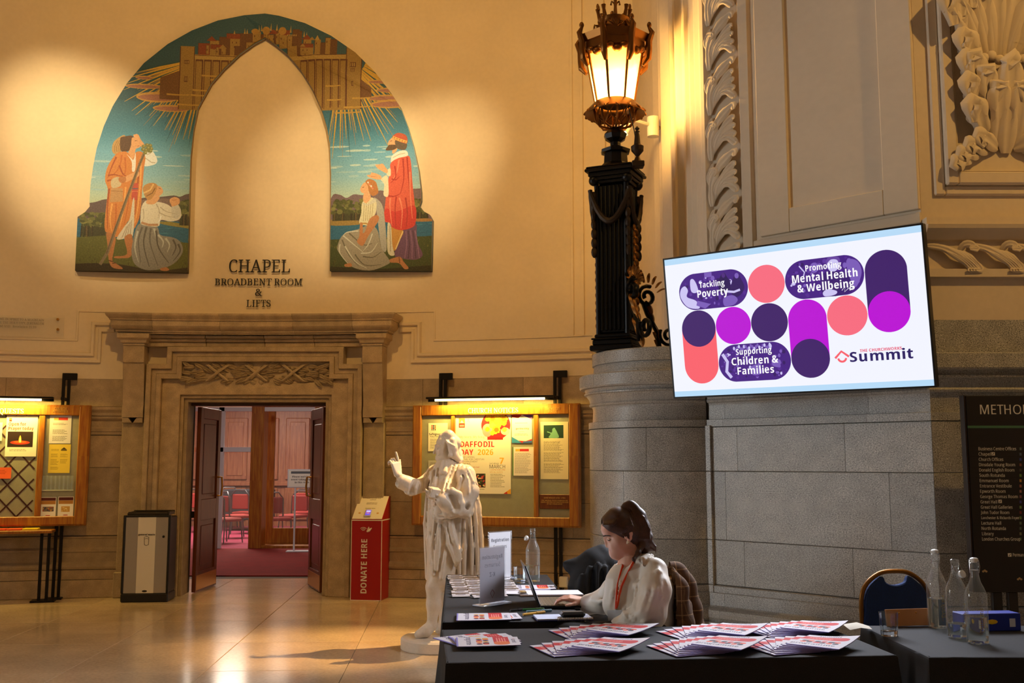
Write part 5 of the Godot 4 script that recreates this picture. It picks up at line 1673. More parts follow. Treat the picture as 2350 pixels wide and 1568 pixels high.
# ------------------------------------------------------------------ waste bin and donation box
func build_bin() -> void:
	var f := at(331, 1371, 12.0)
	f.y = 0
	var t := thing("waste_bin", "grey and white general waste bin in a black frame by the doorway", "bin", Transform3D(Basis(Vector3.UP, 0.1), f))
	var black := mat("black_plastic", Color(0.035, 0.035, 0.035), 0.45)
	var grey := mat("brushed_grey_panel", Color(0.62, 0.6, 0.58), 0.4, 0.2)
	var white := mat("white_panel", Color(0.85, 0.83, 0.78), 0.45)
	var w := 0.265
	var g := G.new()
	g.cbox(Vector3(-w, 0.0, -0.36), Vector3(w, 0.1, 0.015), 0.012)
	put("plinth", g.mesh(0), black, t)
	g = G.new()
	g.cbox(Vector3(-w + 0.004, 0.1, -0.35), Vector3(w - 0.004, 0.965, -0.01), 0.01)
	put("body", g.mesh(0), black, t)
	g = G.new()
	for q in [[-w, 0.1, -w + 0.025, 0.985], [w - 0.025, 0.1, w, 0.985], [-w + 0.025, 0.965, w - 0.025, 0.985]]:
		g.cbox(Vector3(q[0], q[1], -0.03), Vector3(q[2], q[3], 0.012), 0.004)
	put("frame", g.mesh(0), black, t)
	for q in [[-w + 0.027, -0.1, grey], [-0.1, 0.1, white], [0.1, w - 0.027, grey]]:
		g = G.new()
		g.cbox(Vector3(q[0] + 0.0005, 0.102, -0.012), Vector3(q[1] - 0.0005, 0.963, 0.004 if q[2] == white else 0.002), 0.001)
		put("door_panel", g.mesh(0), q[2], t)
	g = G.new()                                        # open chute on top
	g.cbox(Vector3(-w + 0.03, 0.985, -0.34), Vector3(w - 0.03, 0.99, -0.31), 0.002)
	g.cbox(Vector3(-w + 0.03, 0.985, -0.06), Vector3(w - 0.03, 1.01, -0.03), 0.004)
	g.cbox(Vector3(-w + 0.03, 0.985, -0.31), Vector3(-w + 0.06, 1.02, -0.06), 0.004)
	g.cbox(Vector3(w - 0.06, 0.985, -0.31), Vector3(w - 0.03, 1.02, -0.06), 0.004)
	g.cbox(Vector3(-w + 0.03, 1.0, -0.34), Vector3(w - 0.03, 1.03, -0.31), 0.004)
	put("chute", g.mesh(0), mat("dark_steel", Color(0.25, 0.23, 0.2), 0.35, 0.7), t)
	put("caption", text_mesh("general waste", "Droid Sans", 0.028, 0.002, 700), mat("dark_ink", Color(0.08, 0.07, 0.07), 0.6), t, Transform3D(Basis(), Vector3(0, 0.765, 0.005)))
	g = G.new()                                        # outline symbol of a can
	var out := [Vector3(-0.022, 0.65, 0), Vector3(-0.026, 0.735, 0), Vector3(0.0, 0.745, 0), Vector3(0.026, 0.735, 0), Vector3(0.024, 0.65, 0), Vector3(0, 0.64, 0), Vector3(-0.022, 0.65, 0)]
	for k in out.size():
		out[k].z = 0.0055
	g.tube(out, 0.0025, 5)
	g.tube([Vector3(-0.02, 0.715, 0.0055), Vector3(0.0, 0.722, 0.0055), Vector3(0.02, 0.715, 0.0055)], 0.0022, 5)
	put("can_symbol", g.mesh(40), mat("dark_ink", Color(0.08, 0.07, 0.07), 0.6), t)
	g = G.new()
	g.lathe([Vector2(0.014, 0), Vector2(0.014, 0.006), Vector2(0, 0.008)], 12)
	put("lock", g.mesh(30), black, t, Transform3D(Basis(Vector3.RIGHT, PI / 2), Vector3(0.19, 0.74, 0.002)))
	g = G.new()
	g.ball(Vector3(0, 0.125, 0.004), Vector3(0.03, 0.012, 0.004), 14, 6)
	put("badge", g.mesh(60), mat("dark_steel", Color(0.25, 0.23, 0.2), 0.35, 0.7), t)
func build_donation_box() -> void:
	var f := at(839, 1368, 12.15)
	f.y = 0
	var t := thing("donation_box", "red DONATE HERE box with sloping white top and card reader", "donation box", Transform3D(Basis(Vector3.UP, -0.16), f))
	var red := mat("donation_red", Color(0.62, 0.015, 0.03), 0.35)
	var white := mat("donation_white", Color(0.9, 0.86, 0.8), 0.4)
	var w := 0.185
	var g := G.new()
	g.cbox(Vector3(-w, 0, -0.34), Vector3(w, 0.92, 0.0), 0.004)
	put("cabinet", g.mesh(0), red, t)
	g = G.new()                                       # sloping hood
	g.prism(PackedVector2Array([Vector2(0.0, 0.92), Vector2(0.0, 0.93), Vector2(0.3, 1.19), Vector2(0.34, 1.19), Vector2(0.34, 0.92)]), -w, w, Transform3D(Basis(Vector3(0, 0, -1), Vector3(0, 1, 0), Vector3(1, 0, 0)), Vector3.ZERO))
	put("hood", g.mesh(0), red, t)
	g = G.new()                                       # white edging lines
	for q in [[-w - 0.001, 0.0, -w + 0.006, 0.92], [w - 0.006, 0.0, w + 0.001, 0.92], [-w, 0.913, w, 0.925], [-w, 0.0, w, 0.006]]:
		g.box(Vector3(q[0], q[1], -0.003), Vector3(q[2], q[3], 0.0015))
	g.box(Vector3(w - 0.001, 0.913, -0.34), Vector3(w + 0.0015, 0.925, 0.0))
	put("edging", g.mesh(0), white, t)
	var ang := atan2(0.26, 0.3)
	var top := Transform3D(Basis(Vector3.RIGHT, -(PI / 2 - ang)), Vector3(0, 1.06, -0.148))
	g = G.new()
	g.cbox(Vector3(-w + 0.004, -0.195, 0.0), Vector3(w - 0.004, 0.195, 0.005), 0.001)
	put("top_panel", g.mesh(0), white, t, top)
	var ink := mat("pale_brown_ink", Color(0.5, 0.42, 0.34), 0.6)
	for q in [["THANK YOU FOR YOUR", 0.15, 0.018], ["SUPPORT", 0.125, 0.018], ["every gift helps us to", 0.075, 0.014], ["keep our doors open", 0.055, 0.014], ["Donate here", -0.02, 0.022]]:
		put("text_line", text_mesh(q[0], "Droid Sans", q[2], 0.001), ink, t, top * Transform3D(Basis(), Vector3(0, q[1], 0.006)))
	g = G.new()
	g.cbox(Vector3(-0.04, -0.17, 0.005), Vector3(0.04, -0.05, 0.022), 0.006)
	var rd := put("card_reader", g.mesh(0), mat("reader_body", Color(0.75, 0.74, 0.76), 0.35), t, top)
	g = G.new()
	g.cbox(Vector3(-0.031, -0.155, 0.0215), Vector3(0.031, -0.065, 0.024), 0.001)
	var p := Paint.new(64, 96, Color(0.55, 0.35, 0.85))
	p.rect(Rect2(6, 12, 52, 26), Color(0.9, 0.85, 1.0))
	p.rect(Rect2(14, 48, 36, 16), Color(0.95, 0.5, 0.5))
	p.rect(Rect2(14, 72, 36, 10), Color(0.3, 0.5, 0.95))
	var sg := G.new()
	sg.quad(Vector3(-0.03, -0.154, 0.0245), Vector3(0.03, -0.154, 0.0245), Vector3(0.03, -0.066, 0.0245), Vector3(-0.03, -0.066, 0.0245))
	put("screen", sg.mesh(0), glow("reader_screen_glow", Color.WHITE, 0.9, p.texture(false)), rd)
	for x in [-0.11, 0.11]:
		g = G.new()
		g.ball(Vector3(x, -0.1, 0.006), Vector3(0.016, 0.012, 0.004), 8, 4)
		put("arrow_mark", g.mesh(60), mat("ochre_ink", Color(0.8, 0.6, 0.3), 0.6), t, top)
	# lettering climbing the front, and the contactless mark above it
	var m := text_mesh("DONATE HERE", "Droid Sans", 0.1, 0.002, 700)
	put("lettering", m, white, t, Transform3D(Basis(Vector3.BACK, PI / 2) * Basis.from_scale(Vector3(0.62 / m.get_aabb().size.x, 1, 1)), Vector3(-0.025, 0.39, 0.002)))
	g = G.new()
	for k in 3:
		var arc := []
		for j in 9:
			var a := lerpf(-0.75, 0.75, j / 8.0)
			arc.append(Vector3(-0.04 + sin(a) * (0.02 + 0.016 * k), 0.785 + cos(a) * (0.02 + 0.016 * k), 0.002))
		g.tube(arc, 0.0035, 5)
	put("contactless_mark", g.mesh(40), white, t)
	g = G.new()
	g.tube([Vector3(0.005, 0.79, 0.002), Vector3(0.03, 0.8, 0.004), Vector3(0.06, 0.83, 0.003)], [0.012, 0.014, 0.006], 8)
	for k in 3:
		g.tube([Vector3(0.03, 0.80 + 0.01 * k, 0.003), Vector3(0.005 + 0.01 * k, 0.82 + 0.012 * k, 0.003)], [0.005, 0.004], 6)
	put("hand_mark", g.mesh(50), white, t)
# ------------------------------------------------------------------ the big screen on the pier
func build_screen() -> void:
	var eye := Vector3(0, EYE, 0)
	var p0 := eye + 0.95 * (Vector3(2.2, 3.2, -7.7) - eye)
	var yaw := deg_to_rad(-38.0)
	var tilt := deg_to_rad(7.0)
	var n := Vector3(sin(yaw) * cos(tilt), -sin(tilt), cos(yaw) * cos(tilt))
	var P := []
	for q in [[1520, 597], [2117, 510], [2150, 888], [1547, 915]]:
		P.append(on_plane(q[0], q[1], p0, n))
	var c: Vector3 = (P[0] + P[1] + P[2] + P[3]) / 4.0
	var ax: Vector3 = ((P[1] - P[0]) + (P[2] - P[3])).normalized()
	ax.y = 0
	ax = ax.normalized()
	var ay := n.cross(ax)
	var w: float = ((P[1] - P[0]).length() + (P[2] - P[3]).length()) / 4.0
	var h := w * 9.0 / 16.0 * 0.99
	var xf := Transform3D(Basis(ax, ay, n), c)
	var t := thing("wall_screen", "large wall-mounted screen showing coral, magenta and purple circles", "screen", xf)
	var black := mat("black_bezel", Color(0.02, 0.02, 0.025), 0.35)
	var g := G.new()
	g.cbox(Vector3(-w, -h, -0.07), Vector3(w, h, -0.004), 0.006)
	put("body", g.mesh(0), black, t)
	g = G.new()
	var e := 0.013
	for q in [[-w, -h, -w + e, h], [w - e, -h, w, h], [-w + e, -h, w - e, -h + e], [-w + e, h - e, w - e, h]]:
		g.cbox(Vector3(q[0], q[1], -0.01), Vector3(q[2], q[3], 0.004), 0.002)
	put("bezel", g.mesh(0), black, t)
	g = G.new()
	g.quad(Vector3(-w + e, -h + e, 0), Vector3(w - e, -h + e, 0), Vector3(w - e, h - e, 0), Vector3(-w + e, h - e, 0))
	put("display", g.mesh(0), glow("display_glow", Color.WHITE, E.glow, paint_screen()), t)
	g = G.new()
	g.cbox(Vector3(-0.35, -0.25, -0.35), Vector3(0.35, 0.25, -0.07), 0.01)
	put("wall_bracket", g.mesh(0), black, t)
	var l := AreaLight3D.new()
	l.name = "display_light"
	l.area_size = Vector2(w * 1.9, h * 1.9)
	l.light_color = Color(0.93, 0.95, 1.0)
	l.light_energy = E.screen
	l.area_range = 30.0
	l.shadow_enabled = true
	t.add_child(l)
	l.transform = Transform3D(Basis(Vector3.UP, PI), Vector3(0, 0, 0.03))
func capsule(p: Paint, c0: Vector2, c1: Vector2, r: float, col: Color) -> void:
	p.ellipse(c0, Vector2(r, r), col, Transform2D(), 60)
	p.ellipse(c1, Vector2(r, r), col, Transform2D(), 60)
	if c0.y == c1.y:
		p.rect(Rect2(c0.x, c0.y - r, c1.x - c0.x, 2 * r), col)
	else:
		p.rect(Rect2(c0.x - r, c0.y, 2 * r, c1.y - c0.y), col)
func paint_screen() -> ImageTexture:
	var p := Paint.new(2048, 1152, Color(0.95, 0.96, 1.0), Rect2(0.1, 0.06, 15.8, 8.88))
	var pink := Color(0.97, 0.42, 0.5)
	var coral := Color(0.98, 0.38, 0.42)
	var mag := Color(0.73, 0.0, 0.83)
	var dark := Color(0.24, 0.1, 0.4)
	p.rect(Rect2(0, 0, 16, 0.44), Color(0.72, 0.86, 0.97))
	p.rect(Rect2(0, 8.6, 16, 0.5), Color(0.72, 0.86, 0.97))
	var cx := [2.13, 4.47, 6.8, 9.14, 11.48, 13.83]
	var cy := [2.33, 4.67, 7.01]
	var r := 1.155
	var at_ := func(i: int, j: int) -> Vector2: return Vector2(cx[i], cy[j])
	p.ellipse(at_.call(2, 0), Vector2(r, r), pink, Transform2D(), 60)
	capsule(p, at_.call(5, 0), at_.call(5, 1), r, dark)
	p.ellipse(at_.call(5, 1), Vector2(r, r), mag, Transform2D(), 60)
	capsule(p, at_.call(0, 1), at_.call(0, 2), r, coral)
	p.ellipse(at_.call(0, 1), Vector2(r, r), dark, Transform2D(), 60)
	p.ellipse(at_.call(1, 1), Vector2(r, r), mag, Transform2D(), 60)
	p.ellipse(at_.call(2, 1), Vector2(r, r), dark, Transform2D(), 60)
	capsule(p, at_.call(3, 1), at_.call(3, 2), r, mag)
	p.ellipse(at_.call(3, 2), Vector2(r, r), dark, Transform2D(), 60)
	p.ellipse(at_.call(4, 1), Vector2(r, r), pink, Transform2D(), 60)
	# three tinted photographs in pills
	var rr := RandomNumberGenerator.new()
	rr.seed = 12
	var ink := Color(0.27, 0.1, 0.5)
	var mid := Color(0.48, 0.36, 0.72)
	var lite := Color(0.8, 0.77, 0.95)
	for q in [[0, 0], [3, 0], [1, 2]]:
		var a: Vector2 = at_.call(q[0], q[1])
		var b: Vector2 = at_.call(q[0] + 1, q[1])
		capsule(p, a, b, r, ink)
		var inside := func(v: Vector2, m: float) -> bool: return v.distance_to(Vector2(clampf(v.x, a.x, b.x), a.y)) < r - m
		for k in 90:                         # soft clutter of the crowd
			var v := Vector2(rr.randf_range(a.x - 1, b.x + 1), rr.randf_range(a.y - 1, a.y + 1))
			var s := rr.randf_range(0.03, 0.13)
			if inside.call(v, s + 0.02):
				p.ellipse(v, Vector2(s, s * rr.randf_range(0.6, 1.5)), [Color(0.2, 0.07, 0.38), Color(0.36, 0.2, 0.6), mid, Color(0.32, 0.14, 0.56)][k % 4] if k % 9 else lite, Transform2D(), 14)
		if q[0] == 0:
			p.blob(V([1.1, 2.1, 1.4, 1.9, 1.6, 2.2, 1.5, 2.6, 2.1, 2.9, 2.3, 3.4, 1.5, 3.25, 1.05, 2.6]), lite)
			p.blob(V([1.8, 1.6, 2.0, 1.5, 2.2, 1.8, 2.3, 2.3, 2.0, 2.4, 1.8, 2.2]), lite)
			p.poly(V([2.2, 2.9, 3.1, 3.2, 2.7, 3.45, 2.1, 3.2]), mid)
			p.blob(V([3.9, 1.5, 4.15, 1.35, 4.3, 1.6, 4.5, 2.0, 4.4, 2.6, 3.8, 2.5, 3.7, 2.0]), Color(0.16, 0.05, 0.32))
			p.blob(V([4.8, 1.6, 5.05, 1.5, 5.2, 1.8, 5.4, 2.4, 5.0, 2.9, 4.6, 2.8, 4.5, 2.3]), Color(0.19, 0.07, 0.36))
			p.ellipse(Vector2(4.95, 1.62), Vector2(0.14, 0.17), mid)
			p.ellipse(Vector2(4.08, 1.5), Vector2(0.12, 0.15), Color(0.3, 0.15, 0.48))
			p.ellipse(Vector2(3.35, 1.6), Vector2(0.13, 0.16), mid)
			p.line(V([4.1, 2.5, 4.7, 2.6, 5.1, 2.5]), 0.14, lite)
			p.rect(Rect2(2.8, 1.2, 0.5, 0.3), mid)
			p.blob(V([4.0, 2.9, 4.6, 2.8, 4.9, 3.1, 4.6, 3.4, 4.0, 3.4]), mid)
		elif q[0] == 3:
			p.ellipse(Vector2(10.9, 1.65), Vector2(0.34, 0.42), lite)
			p.blob(V([10.5, 1.6, 10.6, 1.25, 10.95, 1.18, 11.3, 1.3, 11.3, 1.7, 11.15, 1.4, 10.8, 1.35]), Color(0.4, 0.26, 0.62))
			p.ellipse(Vector2(10.78, 1.6), Vector2(0.05, 0.03), ink)
			p.ellipse(Vector2(11.03, 1.6), Vector2(0.05, 0.03), ink)
			p.ellipse(Vector2(9.8, 1.7), Vector2(0.26, 0.3), mid)
			p.blob(V([10.2, 2.2, 10.9, 2.05, 11.7, 2.3, 11.9, 3.3, 10.3, 3.4]), Color(0.22, 0.08, 0.42))
			p.blob(V([11.7, 1.5, 12.3, 1.6, 12.5, 2.3, 12.1, 3.1, 11.8, 2.5]), mid)
			p.blob(V([10.2, 3.2, 10.5, 3.05, 11.0, 3.2, 10.9, 3.4, 10.3, 3.45]), lite)
			p.line(V([8.9, 1.5, 9.2, 1.9, 9.1, 2.2]), 0.08, lite)
			p.line(V([11.3, 3.2, 11.5, 3.0, 11.45, 3.3, 11.7, 3.1, 11.75, 3.25, 12.0, 3.05]), 0.035, Color.WHITE)
		else:
			for k in 22:
				p.ellipse(Vector2(4.4 + 0.11 * k, 6.1 + 0.1 * sin(k * 1.7)), Vector2(0.07, 0.11), lite if k % 3 == 0 else mid)
			p.line(V([3.6, 6.4, 3.9, 6.9, 3.8, 7.5, 4.1, 7.9]), 0.2, lite)
			p.blob(V([5.4, 7.3, 5.9, 7.2, 6.1, 7.7, 5.5, 7.8]), mid)
			p.blob(V([6.8, 6.9, 7.3, 7.0, 7.2, 7.4, 6.8, 7.3]), mid)
	for q in [["Tackling", 3.25, 1.95, 0.5, 1.72], ["Poverty", 3.25, 2.5, 0.64, 2.08], ["Promoting", 10.3, 1.69, 0.5, 2.12], ["Mental Health", 10.33, 2.26, 0.64, 3.85], ["& Wellbeing", 10.36, 2.85, 0.64, 3.35], ["Supporting", 5.64, 6.34, 0.5, 2.3], ["Children &", 5.66, 6.92, 0.64, 3.0], ["Families", 5.66, 7.52, 0.64, 2.35]]:
		var m := lettering(q[0], "Droid Sans", 700)
		m.pixel_size = q[3] / 32.0
		p.text(m, Vector2(q[1], q[2]), q[3], Color.WHITE, Transform2D(), q[4] / m.get_aabb().size.x)
	# the event's mark
	p.line(V([10.6, 7.1, 10.98, 6.72, 11.4, 7.05]), 0.13, coral)
	var arc := []
	for k in 11:
		var a := PI * k / 10.0
		arc.append(Vector2(11.0 + cos(a) * 0.22, 7.12 + sin(a) * 0.2))
	p.line(arc, 0.12, coral)
	p.text(lettering("THE CHURCHWORKS", "Droid Sans", 700), Vector2(13.2, 6.76), 0.235, Color(0.9, 0.3, 0.42), Transform2D(), 1.03)
	p.text(lettering("Summit", "Droid Sans", 700), Vector2(13.18, 7.1), 0.8, Color(0.16, 0.1, 0.38), Transform2D(), 1.18)
	return p.texture(false)
# ------------------------------------------------------------------ directory panel at the right edge
func build_directory() -> void:
	var t := thing("directory_sign", "tall dark brown directory panel listing rooms in white", "sign", Transform3D(Basis(Vector3.UP, -0.03), at(2400, 1130, 6.75)))
	var o := t.transform
	var brown := mat("bronze_brown", Color(0.075, 0.05, 0.038), 0.4)
	var a := loc(o, 2240, 1360)
	var b := loc(o, 2232, 908)
	var g := G.new()
	g.cbox(Vector3(a.x - 0.004, a.y, -0.05), Vector3(-a.x, b.y, 0.0), 0.004)
	put("panel", g.mesh(0), brown, t)
	g = G.new()
	g.cbox(Vector3(a.x - 0.022, a.y, -0.06), Vector3(a.x - 0.006, b.y + 0.003, 0.006), 0.004)
	put("edge_strip", g.mesh(0), mat("bronze_edge", Color(0.16, 0.11, 0.08), 0.35, 0.4), t)
	g = G.new()
	var gy := loc(o, 2300, 980).y
	g.box(Vector3(a.x, gy - 0.008, 0.0), Vector3(-a.x, gy + 0.008, 0.002))
	put("green_rule", g.mesh(0), mat("sage_green", Color(0.25, 0.42, 0.3), 0.5), t)
	for k in 19:
		g = G.new()
		var y := loc(o, 2300, 1012 + 12.1 * k).y
		g.box(Vector3(a.x + 0.004, y - 0.0008, 0.0), Vector3(-a.x, y + 0.0008, 0.0008))
		put("slat_joint", g.mesh(0), mat("joint_dark", Color(0.03, 0.02, 0.015), 0.6), t)
	for x in [0.14, 0.24, 1.0, 1.1]:
		g = G.new()
		g.cbox(Vector3(a.x + x - 0.032, -o.origin.y, -0.045), Vector3(a.x + x + 0.032, a.y, -0.01), 0.004)
		put("post", g.mesh(0), brown, t)
	var white := mat("sign_letter", Color(0.82, 0.8, 0.75), 0.5)
	var put_text := func(s: String, px: float, py: float, em: float, wpx: float) -> void:
		var m := text_mesh(s, "Droid Sans", em, 0.001)
		var c := loc(o, px, py)
		var l: float = m.get_aabb().size.x
		var f: float = wpx * 6.75 / FOCAL / l if wpx > 0 else 1.0
		put("text_line", m, white, t, Transform3D(Basis.from_scale(Vector3(f, 1, 1)), Vector3(c.x + l * f / 2.0, c.y, 0.002)))
	put_text.call("METHODIST CENTRAL HALL", 2248, 941, 0.083, 0.0)
	var names := ["Business Centre Offices", "Chapel", "Church Offices", "Dinsdale Young Room", "Donald English Room", "South Rotunda", "Emmanuel Room", "Entrance Vestibule", "Epworth Room", "George Thomas Room", "Great Hall", "Great Hall Galleries", "John Tudor Room", "Lanchester & Rickards Foyer", "Lecture Hall", "North Rotunda", "Library", "London Churches Group"]
	var wide := [85, 27, 55, 81, 79, 57, 65, 71, 57, 84, 37, 71, 64, 85, 44, 54, 26, 85]
	var mark := [Color(0.35, 0.4, 0.35), Color(0.3, 0.35, 0.4), Color(0.2, 0.25, 0.5), Color(0.5, 0.3, 0.2), Color(0.3, 0.25, 0.2), Color(0.4, 0.5, 0.2), Color(0.7, 0.5, 0.2), Color(0.6, 0.35, 0.25), Color(0.6, 0.4, 0.35), Color(0.5, 0.3, 0.3), Color(0.25, 0.25, 0.5), Color(0.4, 0.5, 0.25), Color(0.45, 0.15, 0.15), Color(0.4, 0.5, 0.25), Color(0.35, 0.4, 0.3), Color(0.3, 0.35, 0.3), Color(0.4, 0.4, 0.3), Color(0.3, 0.4, 0.3)]
	for k in names.size():
		put_text.call(names[k], 2245 + k * 0.5, 1030.5 + 12.18 * k, 0.028 if k != 13 else 0.024, wide[k])
		var c := loc(o, 2342, 1030.5 + 12.18 * k)
		g = G.new()
		g.box(Vector3(c.x - 0.006, c.y - 0.009, 0.0), Vector3(c.x + 0.006, c.y + 0.009, 0.002))
		put("colour_mark", g.mesh(0), mat("mark_%d" % k, mark[k], 0.6), t)
	put_text.call("Permanent loop", 2324, 1274, 0.028, 50.0)
	for q in [[2279, 1042], [2295, 1151], [2317, 1274]]:
		var c := loc(o, q[0], q[1])
		g = G.new()
		g.box(Vector3(c.x - 0.011, c.y - 0.011, 0.0), Vector3(c.x + 0.011, c.y + 0.011, 0.002))
		var sq := put("loop_symbol", g.mesh(0), white, t)
		g = G.new()
		g.tube([Vector3(c.x - 0.006, c.y - 0.007, 0.003), Vector3(c.x, c.y, 0.003), Vector3(c.x + 0.005, c.y + 0.006, 0.003)], 0.002, 5)
		put("loop_stroke", g.mesh(30), brown, sq)
	for q in [[2260, 1312], [2340, 1330]]:
		var c := loc(o, q[0], q[1])
		g = G.new()
		for k in 3:
			g.ball(Vector3(c.x - 0.01 + 0.01 * k, c.y + 0.006 * (k % 2), 0.0), Vector3(0.008, 0.007, 0.002), 8, 4)
		put("emblem", g.mesh(50), mat("emblem_tan", Color(0.6, 0.5, 0.35), 0.6), t)
# ------------------------------------------------------------------ soft solids: tapered limbs joined with a smooth minimum, meshed as surface nets
class Field:
	var lo: Vector3
	var n: Vector3i
	var c: float
	var f := PackedFloat32Array()
	func _init(a: Vector3, b: Vector3, cell: float) -> void:
		lo = a
		c = cell
		n = Vector3i(((b - a) / cell).ceil()) + Vector3i.ONE
		f.resize(n.x * n.y * n.z)
		f.fill(1.0)
	# limb from a to b with radii ra, rb; k: width of the blend (negative carves); sq > 1 flattens along that axis
	func cap(a: Vector3, b: Vector3, ra: float, rb: float, k := 0.03, sq := Vector3.ONE) -> void:
		var carve := k < 0.0
		k = absf(k)
		var m := maxf(ra, rb)
		var pad := Vector3(m / sq.x, m / sq.y, m / sq.z) + Vector3.ONE * (k + 2.0 * c)
		var i0 := Vector3i(((a.min(b) - pad - lo) / c).floor()).clamp(Vector3i.ZERO, n - Vector3i.ONE)
		var i1 := Vector3i(((a.max(b) + pad - lo) / c).ceil()).clamp(Vector3i.ZERO, n - Vector3i.ONE)
		var ba := (b - a) * sq
		var l2 := maxf(ba.length_squared(), 1e-9)
		var dr := rb - ra
		for z in range(i0.z, i1.z + 1):
			for y in range(i0.y, i1.y + 1):
				var row := (z * n.y + y) * n.x
				var p := (Vector3(i0.x, y, z) * c + lo - a) * sq
				var step := c * sq.x
				for x in range(i0.x, i1.x + 1):
					var t := clampf(p.dot(ba) / l2, 0.0, 1.0)
					var d := (p - ba * t).length() - ra - dr * t
					p.x += step
					var o := f[row + x]
					if carve:
						var e := maxf(k - absf(o + d), 0.0)
						f[row + x] = maxf(o, -d) + e * e / (4.0 * k)
					else:
						var e := maxf(k - absf(o - d), 0.0)
						f[row + x] = minf(o, d) - e * e / (4.0 * k)
	func chain(pts: Array, radii: Array, k := 0.03, sq := Vector3.ONE) -> void:
		for i in pts.size() - 1:
			cap(pts[i], pts[i + 1], radii[i], radii[i + 1], k, sq)
	func emit(V: PackedVector3Array, N: PackedVector3Array, I: PackedInt32Array) -> void:
		var at := {}
		var nx := n.x
		var nxy := n.x * n.y
		var off := [0, 1, nx, nx + 1, nxy, nxy + 1, nxy + nx, nxy + nx + 1]
		var edges := [[0, 1], [0, 2], [0, 4], [1, 3], [1, 5], [2, 3], [2, 6], [3, 7], [4, 5], [4, 6], [5, 7], [6, 7]]
		var corner := [Vector3(0, 0, 0), Vector3(1, 0, 0), Vector3(0, 1, 0), Vector3(1, 1, 0), Vector3(0, 0, 1), Vector3(1, 0, 1), Vector3(0, 1, 1), Vector3(1, 1, 1)]
		var lim := 2.5 * c
		var cells := PackedInt32Array()
		for z in n.z - 1:
			for y in n.y - 1:
				for x in nx - 1:
					var i := z * nxy + y * nx + x
					var v0 := f[i]
					if v0 > lim or v0 < -lim:
						continue
					var mask := 0
					for k in 8:
						if f[i + off[k]] < 0.0:
							mask |= 1 << k
					if mask == 0 or mask == 255:
						continue
					var s := Vector3.ZERO
					var cnt := 0
					for e in edges:
						var a: float = f[i + off[e[0]]]
						var b: float = f[i + off[e[1]]]
						if (a < 0.0) != (b < 0.0):
							s += corner[e[0]].lerp(corner[e[1]], a / (a - b))
							cnt += 1
					s /= cnt
					var gx := (f[i + 1] - f[i]) + (f[i + nx + 1] - f[i + nx]) + (f[i + nxy + 1] - f[i + nxy]) + (f[i + nxy + nx + 1] - f[i + nxy + nx])
					var gy := (f[i + nx] - f[i]) + (f[i + nx + 1] - f[i + 1]) + (f[i + nxy + nx] - f[i + nxy]) + (f[i + nxy + nx + 1] - f[i + nxy + 1])
					var gz := (f[i + nxy] - f[i]) + (f[i + nxy + 1] - f[i + 1]) + (f[i + nxy + nx] - f[i + nx]) + (f[i + nxy + nx + 1] - f[i + nx + 1])
					at[i] = V.size()
					cells.append(i)
					V.append(lo + (Vector3(x, y, z) + s) * c)
					N.append(Vector3(gx, gy, gz).normalized())
		for i in cells:
			var neg := f[i] < 0.0
			for q in [[1, nx, nxy], [nx, nxy, 1], [nxy, 1, nx]]:
				if (f[i + q[0]] < 0.0) == neg:
					continue
				var a = at.get(i - q[1] - q[2])
				var b = at.get(i - q[2])
				var d = at.get(i - q[1])
				if a == null or b == null or d == null:
					continue
				var e: int = at[i]
				# clockwise seen from outside
				if neg:
					I.append_array([a, e, b, a, d, e])
				else:
					I.append_array([a, b, e, a, e, d])
func solid(fields: Array) -> ArrayMesh:
	var V := PackedVector3Array()
	var N := PackedVector3Array()
	var I := PackedInt32Array()
	for f in fields:
		f.emit(V, N, I)
	var arr := []
	arr.resize(Mesh.ARRAY_MAX)
	arr[Mesh.ARRAY_VERTEX] = V
	arr[Mesh.ARRAY_NORMAL] = N
	arr[Mesh.ARRAY_INDEX] = I
	var m := ArrayMesh.new()
	m.add_surface_from_arrays(Mesh.PRIMITIVE_TRIANGLES, arr)
	return m
# a hand: wrist, pointing direction of the palm, its up side (back of the hand) and the thumb side; curl per finger
func hand(f: Field, wrist: Vector3, dir: Vector3, back: Vector3, side: Vector3, s: float, curls: Array, thumb_out := 0.6, r := 0.0085) -> void:
	var palm := wrist + dir * 0.085 * s
	for k in 4:
		var w := (1.5 - k) * 0.02 * s
		var root := palm + side * w
		f.cap(wrist + side * w * 0.6, root, 0.016 * s, 0.0125 * s, 0.014)
		var a := root
		var d := dir
		var ang: float = curls[k]
		var l: float = [0.042, 0.046, 0.043, 0.034][k] * s
		for j in 3:
			d = d.rotated(side.normalized(), ang * (0.6 if j == 0 else 1.0))
			var b := a + d * l
			f.cap(a, b, r * s * (1.0 - 0.09 * j), r * s * (0.95 - 0.11 * j), 0.004)
			a = b
			l *= 0.72
	var t0 := wrist + dir * 0.025 * s + side * 0.022 * s
	var td := (dir * 0.75 + side * thumb_out - back * 0.35).normalized()
	f.cap(t0, t0 + td * 0.042 * s, 0.0145 * s, 0.0115 * s, 0.012)
	var t1 := t0 + td * 0.042 * s
	var te := (td + dir * 0.5).normalized()
	f.cap(t1, t1 + te * 0.032 * s, 0.0105 * s, 0.0085 * s, 0.004)
	f.cap(t1 + te * 0.032 * s, t1 + te * 0.054 * s, 0.009 * s, 0.0075 * s, 0.004)
